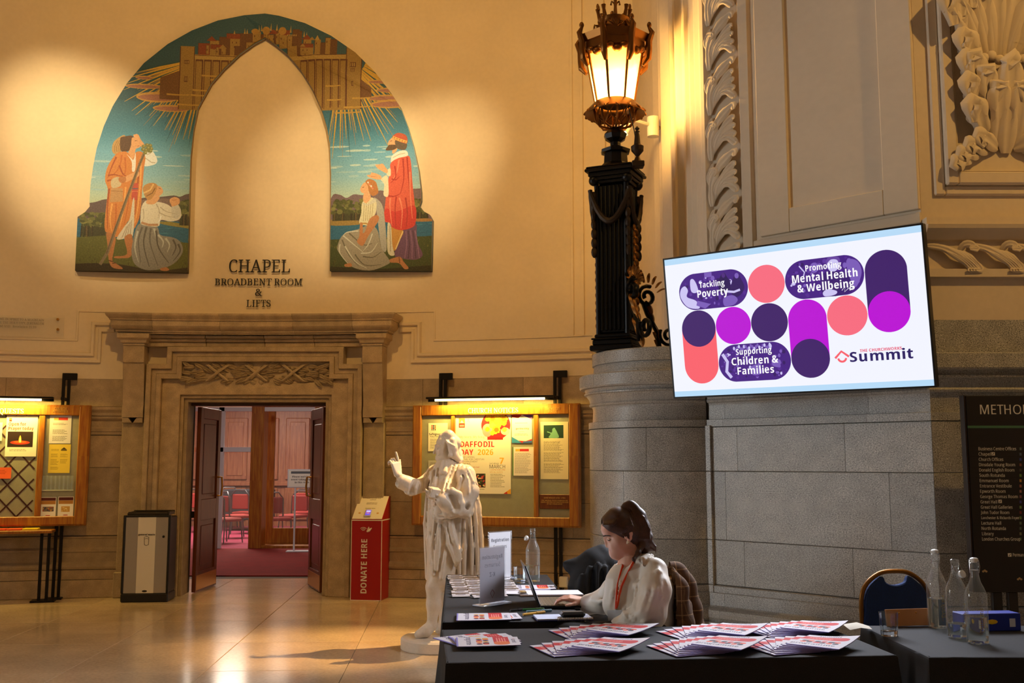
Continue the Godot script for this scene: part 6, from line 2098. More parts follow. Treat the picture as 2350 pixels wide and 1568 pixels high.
# ------------------------------------------------------------------ marble preacher on a round plinth
func build_statue() -> void:
	var depth := 9.1
	var foot := at(1010, 1470, depth)
	foot.y = 0.0
	var t := thing("marble_statue", "white marble statue of a robed preacher, right hand raised, holding a book", "statue", Transform3D(Basis(), foot))
	var marble := mat("white_marble", Color.WHITE, 0.42, 0.0, mottle(Color(0.86, 0.81, 0.74), 0.06, 0.04, 0.02, 91, 256, 0.01), 1.2)
	marble.subsurf_scatter_enabled = true
	marble.subsurf_scatter_strength = 0.05
	var g := G.new()
	g.lathe([Vector2(0, 0), Vector2(0.335, 0), Vector2(0.34, 0.008), Vector2(0.34, 0.085), Vector2(0.325, 0.1), Vector2(0, 0.1)], 40)
	put("plinth", g.mesh(30), marble, t)
	# survey marks on the figure (sheet coordinates) to metres round the foot
	var S := func(x: float, y: float, z: float) -> Vector3:
		var p := at(880.0 + x / 3.015, 970.0 + y / 3.015, depth)
		return Vector3(p.x - foot.x, p.y, z)
	var f := Field.new(Vector3(-0.55, 0.06, -0.36), Vector3(0.5, 1.62, 0.42), 0.0115)
	# legs, stockings and buckled shoes
	f.chain([S.call(395, 1040, 0.05), S.call(352, 1130, 0.07), S.call(352, 1250, 0.06), S.call(338, 1390, 0.06)], [0.085, 0.066, 0.062, 0.04], 0.03)
	f.chain([S.call(338, 1400, 0.06), S.call(300, 1432, 0.085), S.call(250, 1452, 0.11)], [0.046, 0.048, 0.036], 0.03)
	f.chain([S.call(440, 1040, -0.06), S.call(425, 1200, -0.1), S.call(412, 1400, -0.1)], [0.08, 0.066, 0.042], 0.03)
	f.chain([S.call(412, 1412, -0.1), S.call(385, 1440, -0.06)], [0.046, 0.042], 0.03)
	f.cap(S.call(325, 1398, 0.105), S.call(308, 1410, 0.12), 0.02, 0.018, 0.012)
	# trunk, cassock and the long gown open at the front
	f.chain([S.call(430, 330, 0.0), S.call(440, 470, 0.02), S.call(432, 620, 0.02)], [0.11, 0.148, 0.142], 0.03)
	f.chain([S.call(432, 620, 0.02), S.call(425, 850, 0.02), S.call(405, 1060, 0.02)], [0.142, 0.145, 0.13], 0.03)
	f.chain([S.call(560, 370, -0.04), S.call(590, 600, -0.08), S.call(600, 900, -0.1), S.call(605, 1140, -0.1), S.call(600, 1340, -0.1)], [0.09, 0.105, 0.11, 0.11, 0.1], 0.03)
	f.chain([S.call(480, 700, -0.12), S.call(490, 1000, -0.14), S.call(490, 1330, -0.14)], [0.11, 0.13, 0.11], 0.025)
	f.chain([S.call(330, 520, -0.08), S.call(335, 800, -0.1), S.call(345, 1060, -0.08)], [0.045, 0.045, 0.04], 0.02)
	# shoulders and the far arm, raised
	f.cap(S.call(470, 290, -0.02), S.call(510, 345, -0.03), 0.065, 0.09, 0.03)
	f.cap(S.call(350, 345, -0.08), S.call(565, 360, 0.06), 0.068, 0.09, 0.04)
	f.chain([S.call(340, 370, -0.1), S.call(270, 430, -0.05), S.call(215, 450, 0.02)], [0.07, 0.066, 0.064], 0.02)
	f.chain([S.call(225, 440, 0.02), S.call(165, 420, 0.05), S.call(128, 398, 0.065)], [0.064, 0.064, 0.056], 0.015)
	f.cap(S.call(200, 462, 0.03), S.call(108, 425, 0.06), 0.045, 0.036, 0.012)
	f.cap(S.call(75, 440, 0.08), S.call(112, 385, 0.075), 0.03, 0.03, -0.01)
	# near arm: wide bell sleeve with rolled edge
	f.chain([S.call(580, 360, 0.12), S.call(600, 470, 0.16), S.call(560, 590, 0.19)], [0.078, 0.082, 0.075], 0.03)
	f.chain([S.call(575, 600, 0.17), S.call(490, 560, 0.24), S.call(430, 530, 0.27)], [0.075, 0.088, 0.07], 0.02)
	f.cap(S.call(480, 500, 0.3), S.call(520, 590, 0.3), 0.035, 0.03, -0.02)
	f.chain([S.call(420, 540, 0.26), S.call(432, 488, 0.28), S.call(485, 462, 0.29), S.call(535, 490, 0.285), S.call(552, 550, 0.27), S.call(520, 610, 0.26), S.call(450, 625, 0.25), S.call(420, 580, 0.25)], [0.02, 0.022, 0.025, 0.026, 0.026, 0.024, 0.022, 0.02], 0.02)
	f.cap(S.call(430, 520, 0.27), S.call(370, 505, 0.26), 0.042, 0.034, 0.02)
	# hanging sash and its point
	f.chain([S.call(455, 640, 0.16), S.call(480, 800, 0.17), S.call(520, 930, 0.16)], [0.045, 0.05, 0.045], 0.02, Vector3(1, 1, 1.5))
	f.chain([S.call(520, 880, 0.16), S.call(505, 985, 0.15)], [0.05, 0.012], 0.02, Vector3(1, 1, 1.5))
	# folds: ridges of cloth following the drapery, then a few deep creases
	var ridges := [[[440, 660, 0.15], [470, 760, 0.17], [440, 830, 0.17]], [[400, 660, 0.17], [380, 800, 0.18], [372, 1000, 0.16]], [[365, 660, 0.15], [345, 850, 0.14], [350, 1040, 0.15]], [[425, 700, 0.17], [430, 900, 0.17], [410, 1060, 0.16]], [[300, 480, -0.02], [290, 700, 0.0], [300, 1080, 0.0]], [[318, 560, 0.03], [315, 800, 0.03], [330, 1110, 0.03]], [[600, 620, 0.08], [612, 850, 0.06], [612, 1150, 0.06]], [[640, 420, -0.02], [665, 650, -0.02], [680, 1000, -0.02]], [[620, 450, 0.05], [640, 700, 0.04], [650, 1050, 0.04]], [[560, 640, 0.11], [565, 850, 0.09], [560, 1150, 0.08]], [[530, 660, 0.1], [525, 860, 0.1], [530, 1100, 0.08]], [[655, 560, -0.1], [676, 800, -0.12], [690, 1100, -0.12]], [[420, 330, 0.07], [380, 420, 0.12], [360, 560, 0.145]], [[470, 330, 0.08], [450, 430, 0.14], [430, 500, 0.165]], [[330, 330, 0.0], [300, 400, 0.03], [292, 470, 0.03]], [[380, 310, 0.06], [335, 350, 0.06], [300, 420, 0.04]], [[560, 310, 0.06], [600, 370, 0.13], [612, 470, 0.19]], [[520, 300, 0.05], [540, 380, 0.13], [520, 460, 0.2]], [[540, 600, 0.27], [480, 630, 0.26], [400, 630, 0.22]], [[590, 560, 0.24], [540, 625, 0.24], [470, 650, 0.22]], [[240, 420, 0.03], [190, 490, 0.05], [160, 480, 0.07]], [[270, 470, 0.0], [230, 480, 0.05], [200, 495, 0.06]]]
	for r in ridges:
		f.chain([S.call(r[0][0], r[0][1], r[0][2]), S.call(r[1][0], r[1][1], r[1][2]), S.call(r[2][0], r[2][1], r[2][2])], [0.014, 0.021, 0.016], 0.011)
	for r in [[[455, 690, 0.19], [410, 940, 0.2]], [[585, 640, 0.14], [588, 1100, 0.12]], [[545, 660, 0.15], [545, 1000, 0.14]], [[545, 620, 0.2], [600, 560, 0.26]], [[385, 640, 0.2], [360, 1000, 0.2]], [[632, 500, 0.08], [665, 1050, 0.06]], [[500, 1010, 0.16], [470, 1100, 0.16]], [[400, 400, 0.19], [385, 560, 0.2]]]:
		f.cap(S.call(r[0][0], r[0][1], r[0][2]), S.call(r[1][0], r[1][1], r[1][2]), 0.014, 0.024, -0.012)
	# lapels, shoulder pleats and sash laid on the surface, each with a crease beside it
	var lie := func(x: float, y: float, proud: float) -> Vector3:
		for k in 90:
			var c := Vector3i(((S.call(x, y, 0.42 - 0.008 * k) - f.lo) / f.c).round()).clamp(Vector3i.ZERO, f.n - Vector3i.ONE)
			if f.f[(c.z * f.n.y + c.y) * f.n.x + c.x] < 0.004:
				return S.call(x, y, 0.42 - 0.008 * k + proud)
		return S.call(x, y, 0.0)
	for r in [[345, 335, 332, 430, 342, 570], [372, 320, 362, 420, 368, 540], [478, 295, 445, 390, 428, 470], [505, 295, 470, 400, 455, 455], [530, 292, 545, 380, 530, 452], [555, 300, 592, 390, 600, 480], [585, 315, 630, 410, 648, 540], [345, 640, 410, 655, 480, 645], [345, 662, 410, 680, 470, 668], [318, 315, 296, 360, 290, 450], [200, 400, 180, 450, 168, 490], [240, 405, 228, 450, 226, 495], [620, 560, 600, 640, 606, 760], [480, 700, 500, 800, 540, 900], [440, 720, 462, 830, 505, 940], [400, 720, 396, 860, 380, 1010], [330, 600, 322, 760, 326, 960], [640, 640, 650, 820, 656, 1020]]:
		f.chain([lie.call(r[0], r[1], -0.002), lie.call(r[2], r[3], 0.0), lie.call(r[4], r[5], -0.002)], [0.009, 0.014, 0.01], 0.012)
		f.chain([lie.call(r[0] + 15, r[1], 0.0), lie.call(r[2] + 17, r[3], 0.0), lie.call(r[4] + 15, r[5], 0.0)], [0.006, 0.009, 0.007], -0.012)
	# buttons down the front
	for k in 7:
		f.cap(S.call(352 + k, 420 + 30 * k, 0.185), S.call(352 + k, 422 + 30 * k, 0.185), 0.009, 0.009, 0.005)
	# head, neck bands and wig on a finer grid
	var h := Field.new(Vector3(-0.2, 1.42, -0.2), Vector3(0.34, 1.95, 0.2), 0.0052)
	h.cap(S.call(440, 250, 0.0), S.call(435, 320, 0.0), 0.055, 0.07, 0.03)
	h.cap(S.call(424, 150, 0.0), S.call(412, 195, 0.0), 0.078, 0.064, 0.02, Vector3(1, 1, 1.1))
	h.cap(S.call(395, 245, 0.01), S.call(430, 235, 0.0), 0.034, 0.05, 0.03)
	h.cap(S.call(364, 170, 0.008), S.call(352, 210, 0.01), 0.009, 0.013, 0.01)          # nose
	h.cap(S.call(362, 160, 0.014), S.call(390, 156, 0.056), 0.01, 0.01, 0.01)            # brow
	h.cap(S.call(366, 175, 0.045), S.call(388, 175, 0.066), 0.013, 0.012, -0.008)           # eye socket
	h.cap(S.call(374, 177, 0.033), S.call(382, 177, 0.042), 0.0105, 0.0105, 0.003)
	h.cap(S.call(370, 232, 0.008), S.call(386, 232, 0.034), 0.011, 0.009, 0.008)            # mouth
	h.cap(S.call(362, 230, 0.01), S.call(388, 229, 0.045), 0.005, 0.004, -0.005)
	h.cap(S.call(378, 250, 0.015), S.call(385, 255, 0.02), 0.024, 0.022, 0.02)             # chin
	h.chain([S.call(405, 100, 0.0), S.call(450, 95, 0.0), S.call(490, 140, -0.01)], [0.03, 0.055, 0.062], 0.015)
	h.chain([S.call(478, 130, 0.04), S.call(488, 180, 0.045), S.call(495, 225, 0.042), S.call(525, 262, 0.03)], [0.034, 0.036, 0.034, 0.026], 0.01)
	h.chain([S.call(490, 150, -0.05), S.call(510, 220, -0.05), S.call(530, 262, -0.03)], [0.045, 0.045, 0.03], 0.012)
	for k in 5:
		h.chain([S.call(412 + 14 * k, 88, 0.03), S.call(448 + 11 * k, 140 + 6 * k, 0.078), S.call(462 + 10 * k, 220, 0.078 - 0.006 * k)], [0.006, 0.009, 0.008], 0.004)
	for k in 4:                                                                             # rolled curls
		h.cap(S.call(465 + 22 * k, 228 + 11 * k, 0.07 - 0.02 * k), S.call(470 + 22 * k, 222 + 11 * k, 0.05 - 0.02 * k), 0.02, 0.02, 0.006)
	h.cap(S.call(412, 270, 0.075), S.call(405, 345, 0.12), 0.016, 0.024, 0.01, Vector3(1, 1, 1.8))
	h.cap(S.call(435, 275, 0.075), S.call(432, 345, 0.13), 0.016, 0.024, 0.01, Vector3(1, 1, 1.8))
	# hands
	var a := Field.new(S.call(30, 470, -0.05), S.call(170, 205, 0.19), 0.005)
	a.cap(S.call(135, 400, 0.065), S.call(108, 360, 0.07), 0.036, 0.028, 0.02)
	hand(a, S.call(106, 358, 0.07), Vector3(-0.22, 0.97, 0.05).normalized(), Vector3(0.6, 0.1, 0.75).normalized(), Vector3(0.75, 0.15, -0.6).normalized(), 1.12, [-0.06, -0.95, -1.1, -1.15], 0.5, 0.0095)
	var b := Field.new(S.call(310, 560, 0.14), S.call(450, 420, 0.42), 0.0055)
	b.cap(S.call(425, 520, 0.27), S.call(395, 510, 0.27), 0.034, 0.03, 0.02)
	hand(b, S.call(398, 512, 0.27), Vector3(-0.85, 0.25, 0.3).normalized(), Vector3(0.1, -0.7, 0.7).normalized(), Vector3(0.2, 0.65, 0.6).normalized(), 1.0, [-0.5, -0.55, -0.6, -0.6], 0.5, 0.0095)
	put("figure", solid([f, h, a, b]), marble, t)
	g = G.new()
	g.cbox(Vector3(-0.045, -0.04, -0.03), Vector3(0.045, 0.04, 0.03), 0.005)
	put("book", g.mesh(0), marble, t, Transform3D(Basis.from_euler(Vector3(0.35, 0.6, -0.15)), S.call(368, 478, 0.29)))
# ------------------------------------------------------------------ the lantern standing on the pedestal
func build_lantern() -> void:
	var depth := 9.1
	var o := at(1418, 797, depth)
	o.y = 2.572
	var t := thing("pedestal_lantern", "crowned gilt lantern on a tall black fluted iron standard", "lamp", Transform3D(Basis(), o))
	var iron := mat("black_iron", Color(0.03, 0.028, 0.026), 0.38, 0.5)
	var gilt := mat("old_gilt", Color(0.48, 0.31, 0.13), 0.36, 0.85)
	var bronze := mat("dull_bronze", Color(0.2, 0.15, 0.1), 0.5, 0.6)
	var Y := func(py: float) -> float: return at(1412, py, depth).y - o.y
	var X := func(px: float, py: float) -> float: return at(px, py, depth).x - o.x
	var turn := Basis(Vector3.UP, -0.42)
	# stepped base and fluted shaft
	var y := 0.0
	for q in [[0.2, 0.05], [0.18, 0.1], [0.19, 0.115], [0.165, 0.15]]:
		var g := G.new()
		g.cbox(Vector3(-q[0], y, -q[0]), Vector3(q[0], q[1], q[0]), 0.01)
		put("base_step", g.mesh(0), iron, t, Transform3D(turn, Vector3.ZERO))
		y = q[1]
	var top: float = Y.call(428)
	var g := G.new()
	g.cbox(Vector3(-0.135, y, -0.135), Vector3(0.135, top, 0.135), 0.02)
	put("shaft", g.mesh(0), iron, t, Transform3D(turn, Vector3.ZERO))
	for side in 4:
		var b := turn * Basis(Vector3.UP, side * PI / 2)
		for k in 6:
			g = G.new()
			var x := -0.1 + 0.04 * k
			g.cbox(Vector3(x - 0.013, y + 0.03, 0.13), Vector3(x + 0.013, top - 0.02, 0.15), 0.007)
			put("reed", g.mesh(0), iron, t, Transform3D(b, Vector3.ZERO))
	for side in 4:                                           # corner rolls with volutes
		var b := turn * Basis(Vector3.UP, side * PI / 2 + PI / 4)
		g = G.new()
		g.tube([Vector3(0, y, 0.19), Vector3(0, top - 0.1, 0.19), Vector3(0, top, 0.2)], 0.022, 8)
		g.ball(Vector3(0, top + 0.03, 0.22), Vector3(0.05, 0.05, 0.05), 10, 8)
		put("corner_roll", g.mesh(40), iron, t, Transform3D(b, Vector3.ZERO))
	# cornice
	y = top
	for q in [[0.165, 0.03], [0.185, 0.06], [0.2, 0.1], [0.225, 0.13], [0.215, 0.15]]:
		g = G.new()
		g.cbox(Vector3(-q[0], y, -q[0]), Vector3(q[0], top + q[1], q[0]), 0.008)
		put("cornice_step", g.mesh(0), iron, t, Transform3D(turn, Vector3.ZERO))
		y = top + q[1]
	for side in 1:                                            # urn finial on the right-hand corner
		var p := turn * Basis(Vector3.UP, side * PI / 2 + PI / 4) * Vector3(0.06, 0, 0.31)
		g = G.new()
		g.cbox(Vector3(-0.055, y - 0.05, -0.055), Vector3(0.055, y, 0.055), 0.006)
		g.lathe([Vector2(0.0, y), Vector2(0.045, y), Vector2(0.03, y + 0.02), Vector2(0.014, y + 0.05), Vector2(0.03, y + 0.07), Vector2(0.055, y + 0.1), Vector2(0.058, y + 0.14), Vector2(0.03, y + 0.16), Vector2(0.022, y + 0.24), Vector2(0.016, y + 0.27), Vector2(0.024, y + 0.275), Vector2(0.01, y + 0.285), Vector2(0.022, y + 0.305), Vector2(0.0, y + 0.33)], 12)
		put("urn_finial", g.mesh(35), bronze, t, Transform3D(Basis(), p))
	# turned neck carrying the lantern
	var y0 := y
	var y1: float = Y.call(300)
	g = G.new()
	g.lathe([Vector2(0.0, y0), Vector2(0.15, y0), Vector2(0.145, y0 + 0.03), Vector2(0.115, y0 + 0.06), Vector2(0.11, y0 + 0.15), Vector2(0.135, y0 + 0.16), Vector2(0.14, y0 + 0.185), Vector2(0.09, y0 + 0.21), Vector2(0.05, y0 + 0.225), Vector2(0.05, y0 + 0.26), Vector2(0.095, y0 + 0.29), Vector2(0.11, y0 + 0.33), Vector2(0.07, y0 + 0.375), Vector2(0.045, y0 + 0.39), Vector2(0.06, y1 + 0.02), Vector2(0, y1 + 0.03)], 8)
	put("neck", g.mesh(20), iron, t, Transform3D(turn, Vector3.ZERO))
	# openwork basket under a flared rim
	var yr: float = Y.call(252)
	var yb: float = Y.call(237)
	g = G.new()
	g.lathe([Vector2(0.2, yr - 0.01), Vector2(0.275, yr - 0.05), Vector2(0.28, yr - 0.04), Vector2(0.24, yr + 0.01), Vector2(0.19, yb), Vector2(0.17, yb), Vector2(0.2, yr - 0.01)], 32)
	put("basket_rim", g.mesh(30), gilt, t)
	for k in 16:
		var b := Basis(Vector3.UP, TAU * k / 16)
		g = G.new()
		leaf(g, Transform3D(Basis(Vector3(0, -0.6, 0.8), Vector3(1, 0, 0), Vector3(0, 0.8, 0.6)), Vector3(0, yr, 0.2)), 0.1, 0.042, 0.02)
		put("rim_leaf", g.mesh(60), gilt, t, Transform3D(b, Vector3.ZERO))
		if k % 2 == 0:
			g = G.new()
			g.tube([Vector3(0, y1 + 0.02, 0.05), Vector3(0, y1 + 0.04, 0.14), Vector3(0, y1 + 0.1, 0.18), Vector3(0, yr, 0.19)], 0.011, 6)
			for s in [-1.0, 1.0]:
				g.tube([Vector3(0, y1 + 0.05, 0.15), Vector3(s * 0.05, y1 + 0.09, 0.17), Vector3(s * 0.06, y1 + 0.14, 0.17), Vector3(s * 0.02, yr, 0.185)], 0.007, 5)
			put("basket_rib", g.mesh(50), gilt, t, Transform3D(b, Vector3.ZERO))
	# eight frosted panes between gilt bars, flaring upwards
	var yt: float = Y.call(122)
	var rb := 0.185
	var rt := 0.27
	var frost := mat("frosted_amber_glass", Color(1.0, 0.94, 0.78, 0.5), 0.6)
	frost.transparency = BaseMaterial3D.TRANSPARENCY_ALPHA
	frost.backlight_enabled = true
	frost.backlight = Color(0.9, 0.82, 0.62)
	for k in 8:
		var a0 := TAU * (k - 0.5) / 8
		var a1 := TAU * (k + 0.5) / 8
		var c := [Vector3(sin(a0) * rb, yb, cos(a0) * rb), Vector3(sin(a1) * rb, yb, cos(a1) * rb), Vector3(sin(a1) * rt, yt, cos(a1) * rt), Vector3(sin(a0) * rt, yt, cos(a0) * rt)]
		g = G.new()
		g.quad(c[0], c[1], c[2], c[3])
		put("pane", g.mesh(0), frost, t)
		g = G.new()
		g.tube([c[0], c[3]], [0.011, 0.014], 6)
		put("glazing_bar", g.mesh(40), gilt, t)
		g = G.new()                                            # scalloped head of each pane
		var m: Vector3 = (c[2] + c[3]) / 2.0
		for s in 3:
			g.ball(c[3].lerp(c[2], 0.2 + 0.3 * s) * Vector3(0.99, 1, 0.99) + Vector3(0, -0.02 - 0.03 * (s % 2), 0), Vector3(0.045, 0.035, 0.045), 8, 6)
		put("pane_crest", g.mesh(60), gilt, t)
		# cornice length and the scrolled acroterion at the corner
		g = G.new()
		var ro := 0.335
		var rows := []
		for q in [[0.255, yt - 0.03], [0.29, yt - 0.01], [0.29, yt + 0.06], [0.305, yt + 0.07], [ro - 0.01, yt + 0.11], [ro, yt + 0.13], [0.26, yt + 0.15], [0.2, yt + 0.17]]:
			rows.append([Vector3(sin(a0) * q[0], q[1], cos(a0) * q[0]), Vector3(sin(a1) * q[0], q[1], cos(a1) * q[0])])
		g.sheet(rows)
		put("cornice_length", g.mesh(20), gilt, t)
		g = G.new()
		var d := Vector3(sin(a0), 0, cos(a0))
		g.tube([d * 0.27 + Vector3(0, yt - 0.16, 0), d * 0.32 + Vector3(0, yt - 0.1, 0), d * 0.33 + Vector3(0, yt - 0.03, 0), d * 0.33 + Vector3(0, yt + 0.06, 0), d * 0.36 + Vector3(0, yt + 0.14, 0), d * 0.33 + Vector3(0, yt + 0.2, 0)], [0.018, 0.032, 0.028, 0.03, 0.026, 0.012], 7)
		g.ball(d * 0.335 + Vector3(0, yt + 0.215, 0), Vector3(0.022, 0.03, 0.022), 8, 6)
		put("corner_scroll", g.mesh(50), gilt, t)
	# domed neck and open crown
	var yc: float = Y.call(72)
	var yk: float = Y.call(45)
	g = G.new()
	g.lathe([Vector2(0.26, yt + 0.14), Vector2(0.2, yt + 0.17), Vector2(0.16, yc - 0.03), Vector2(0.175, yc), Vector2(0.165, yc + 0.04), Vector2(0.13, yc + 0.06), Vector2(0.135, yk - 0.03), Vector2(0.15, yk - 0.01), Vector2(0.125, yk), Vector2(0, yk + 0.01)], 24)
	put("dome", g.mesh(35), gilt, t)
	for k in 8:
		var b := Basis(Vector3.UP, TAU * k / 8)
		g = G.new()
		for s in 5:                                            # shell ornament
			leaf(g, Transform3D(Basis(Vector3.BACK, PI / 2 + (s - 2) * 0.45), Vector3(0, yc - 0.03, 0.17)), 0.09, 0.016, 0.02)
		put("shell", g.mesh(60), gilt, t, Transform3D(b, Vector3.ZERO))
		g = G.new()
		g.tube([Vector3(0, yk, 0.13), Vector3(0, yk + 0.06, 0.145), Vector3(0, yk + 0.1, 0.15)], [0.02, 0.015, 0.022], 6)
		if k % 2 == 0:
			g.ball(Vector3(0, yk + 0.125, 0.15), Vector3(0.018, 0.03, 0.014), 8, 6)
			for s in [-1.0, 1.0]:
				g.tube([Vector3(0, yk + 0.08, 0.148), Vector3(s * 0.035, yk + 0.11, 0.145), Vector3(s * 0.04, yk + 0.075, 0.14)], 0.01, 6)
		put("crown_fleuron", g.mesh(50), gilt, t, Transform3D(b, Vector3.ZERO))
	# garland swags, husk drops, gilt leaf pendant
	for side in 4:
		var b := turn * Basis(Vector3.UP, side * PI / 2)
		g = G.new()
		var pts := []
		var rad := []
		for k in 17:
			var u := k / 8.0 - 1.0
			pts.append(Vector3(u * 0.19, top - 0.06 - 0.3 * (1.0 - u * u), 0.175 + 0.01 * cos(u)))
			rad.append(0.018 + 0.012 * (1.0 - u * u) + 0.003 * (k % 2))
		g.tube(pts, rad, 8)
		put("garland", g.mesh(30), bronze, t, Transform3D(b, Vector3.ZERO))
		var b2 := turn * Basis(Vector3.UP, side * PI / 2 + PI / 4)
		g = G.new()
		for k in 7:
			g.ball(Vector3(0, top - 0.12 - 0.085 * k, 0.225), Vector3(0.03 - 0.0015 * k, 0.05, 0.03), 8, 6)
		put("husk_drop", g.mesh(40), bronze, t, Transform3D(b2, Vector3.ZERO))
		if side % 2 == 1:
			g = G.new()
			for k in 26:
				leaf(g, Transform3D(Basis(Vector3.BACK, -PI / 2 + (0.5 if k % 2 else -0.5)), Vector3(0.012 * (1 if k % 2 else -1), top - 0.35 - 0.035 * k, 0.16 + 0.0 * k)), 0.09, 0.022, 0.03)
			put("gilt_leaf_pendant", g.mesh(60), gilt, t, Transform3D(b, Vector3.ZERO))
	# scrolled gilt brackets at the foot
	for side in [0, 1]:
		var b := turn * Basis(Vector3.UP, PI / 4 + PI / 2 * side + (0.0 if side == 0 else 0.0))
		var sc := Transform3D(b, Vector3.ZERO)
		g = G.new()
		var spiral := []
		for k in 22:
			var a := k * 0.42
			var r := 0.1 - 0.0035 * k
			spiral.append(Vector3(0, 0.52 + sin(a + 1.2) * r, 0.3 + cos(a + 1.2) * r))
		g.tube(spiral, 0.018, 7, true, 1.6, Vector3.RIGHT)
		g.tube([Vector3(0, 0.05, 0.42), Vector3(0, 0.2, 0.4), Vector3(0, 0.36, 0.3), Vector3(0, 0.46, 0.26)], 0.02, 7, true, 1.5, Vector3.RIGHT)
		put("scroll_iron", g.mesh(50), iron, t, sc)
		g = G.new()
		spiral = []
		for k in 20:
			var a := k * 0.42
			var r := 0.1 - 0.0035 * k
			spiral.append(Vector3(0, 0.17 + sin(a + 2.6) * r, 0.52 + cos(a + 2.6) * r))
		g.tube(spiral, 0.015, 7, true, 1.6, Vector3.RIGHT)
		put("scroll_iron", g.mesh(50), iron, t, sc)
		g = G.new()
		for k in 7:
			leaf(g, Transform3D(Basis(Vector3(0, sin(2.3 - 0.33 * k), cos(2.3 - 0.33 * k)), Vector3.RIGHT, Vector3(0, -cos(2.3 - 0.33 * k), sin(2.3 - 0.33 * k)) * -1.0), Vector3(0, 0.54 + 0.11 * sin(2.6 - 0.4 * k), 0.3 + 0.11 * cos(2.6 - 0.4 * k))), 0.09, 0.03, 0.02)
		for k in 6:
			leaf(g, Transform3D(Basis(Vector3(0, -0.95, 0.3), Vector3.RIGHT, Vector3(0, 0.3, 0.95)), Vector3(0.012 * (k % 3 - 1), 0.48 - 0.07 * k, 0.28 + 0.02 * k)), 0.14, 0.035, 0.035)
		put("gilt_foliage", g.mesh(60), mat("pale_gilt", Color(0.62, 0.45, 0.25), 0.35, 0.8), t, sc)
	# the bulb on its holder
	var yl: float = Y.call(207)
	g = G.new()
	g.lathe([Vector2(0, yb - 0.02), Vector2(0.16, yb - 0.015), Vector2(0.16, yb), Vector2(0.03, yb + 0.005), Vector2(0.025, yl - 0.06), Vector2(0, yl - 0.055)], 16)
	put("bulb_holder", g.mesh(30), bronze, t)
	g = G.new()
	g.ball(Vector3(0, yl, 0), Vector3(0.06, 0.065, 0.06), 14, 10)
	put("bulb", g.mesh(60), glow("bulb_glow", Color(1.0, 0.8, 0.42), 12.0), t)
	omni("lantern_light", o + Vector3(0, yl, 0), WARM, E.lantern, 0.06)
	# loose flex down to the corner
	g = G.new()
	g.tube([Vector3(0.1, yr - 0.02, 0.18), Vector3(0.15, yr - 0.25, 0.18), Vector3(0.2, y + 0.05, 0.16)], 0.005, 5)
	put("flex", g.mesh(40), iron, t)
# small white spotlight clamped behind the lantern: it lights the statue
func build_statue_spot() -> void:
	var p := at(1436, 293, 9.75)
	var target := Vector3(-1.35, 0.45, -9.2)
	var t := thing("statue_spotlight", "small white spotlight fixed behind the lantern, pointing down at the statue", "spotlight", aim(p, target))
	var white := mat("white_enamel", Color(0.88, 0.86, 0.8), 0.4)
	var g := G.new()
	var turned := Transform3D(Basis(Vector3.RIGHT, -PI / 2), Vector3.ZERO)
	g.lathe([Vector2(0.0, -0.1), Vector2(0.045, -0.1), Vector2(0.05, -0.08), Vector2(0.06, 0.06), Vector2(0.056, 0.06), Vector2(0.046, -0.04), Vector2(0, -0.045)], 20, turned)
	put("can", g.mesh(30), white, t)
	g = G.new()
	g.lathe([Vector2(0.0, 0.028), Vector2(0.035, 0.028), Vector2(0.035, 0.035), Vector2(0, 0.036)], 16, turned)
	put("spotlight_lens", g.mesh(30), glow("spot_lens_glow", Color(1, 0.9, 0.7), 6.0), t)
	var inv := t.transform.affine_inverse()
	g = G.new()
	g.tube([Vector3(0, 0, 0.1), inv * (p + Vector3(0.25, 0.1, -0.2)), inv * (p + Vector3(0.42, 0.1, -0.35))], 0.02, 8)
	put("arm", g.mesh(40), white, t)
	g = G.new()
	g.lathe([Vector2(0, -0.1), Vector2(0.06, -0.1), Vector2(0.06, 0.1), Vector2(0, 0.1)], 16)
	put("wall_box", g.mesh(30), white, t, Transform3D(inv.basis, inv * (p + Vector3(0.3, 0.08, -0.22))))
	spot("statue_spot_light", p + (target - p).normalized() * 0.07, target, 14.0, Color(1.0, 0.8, 0.52), E.statue, 0.03, 0.9)
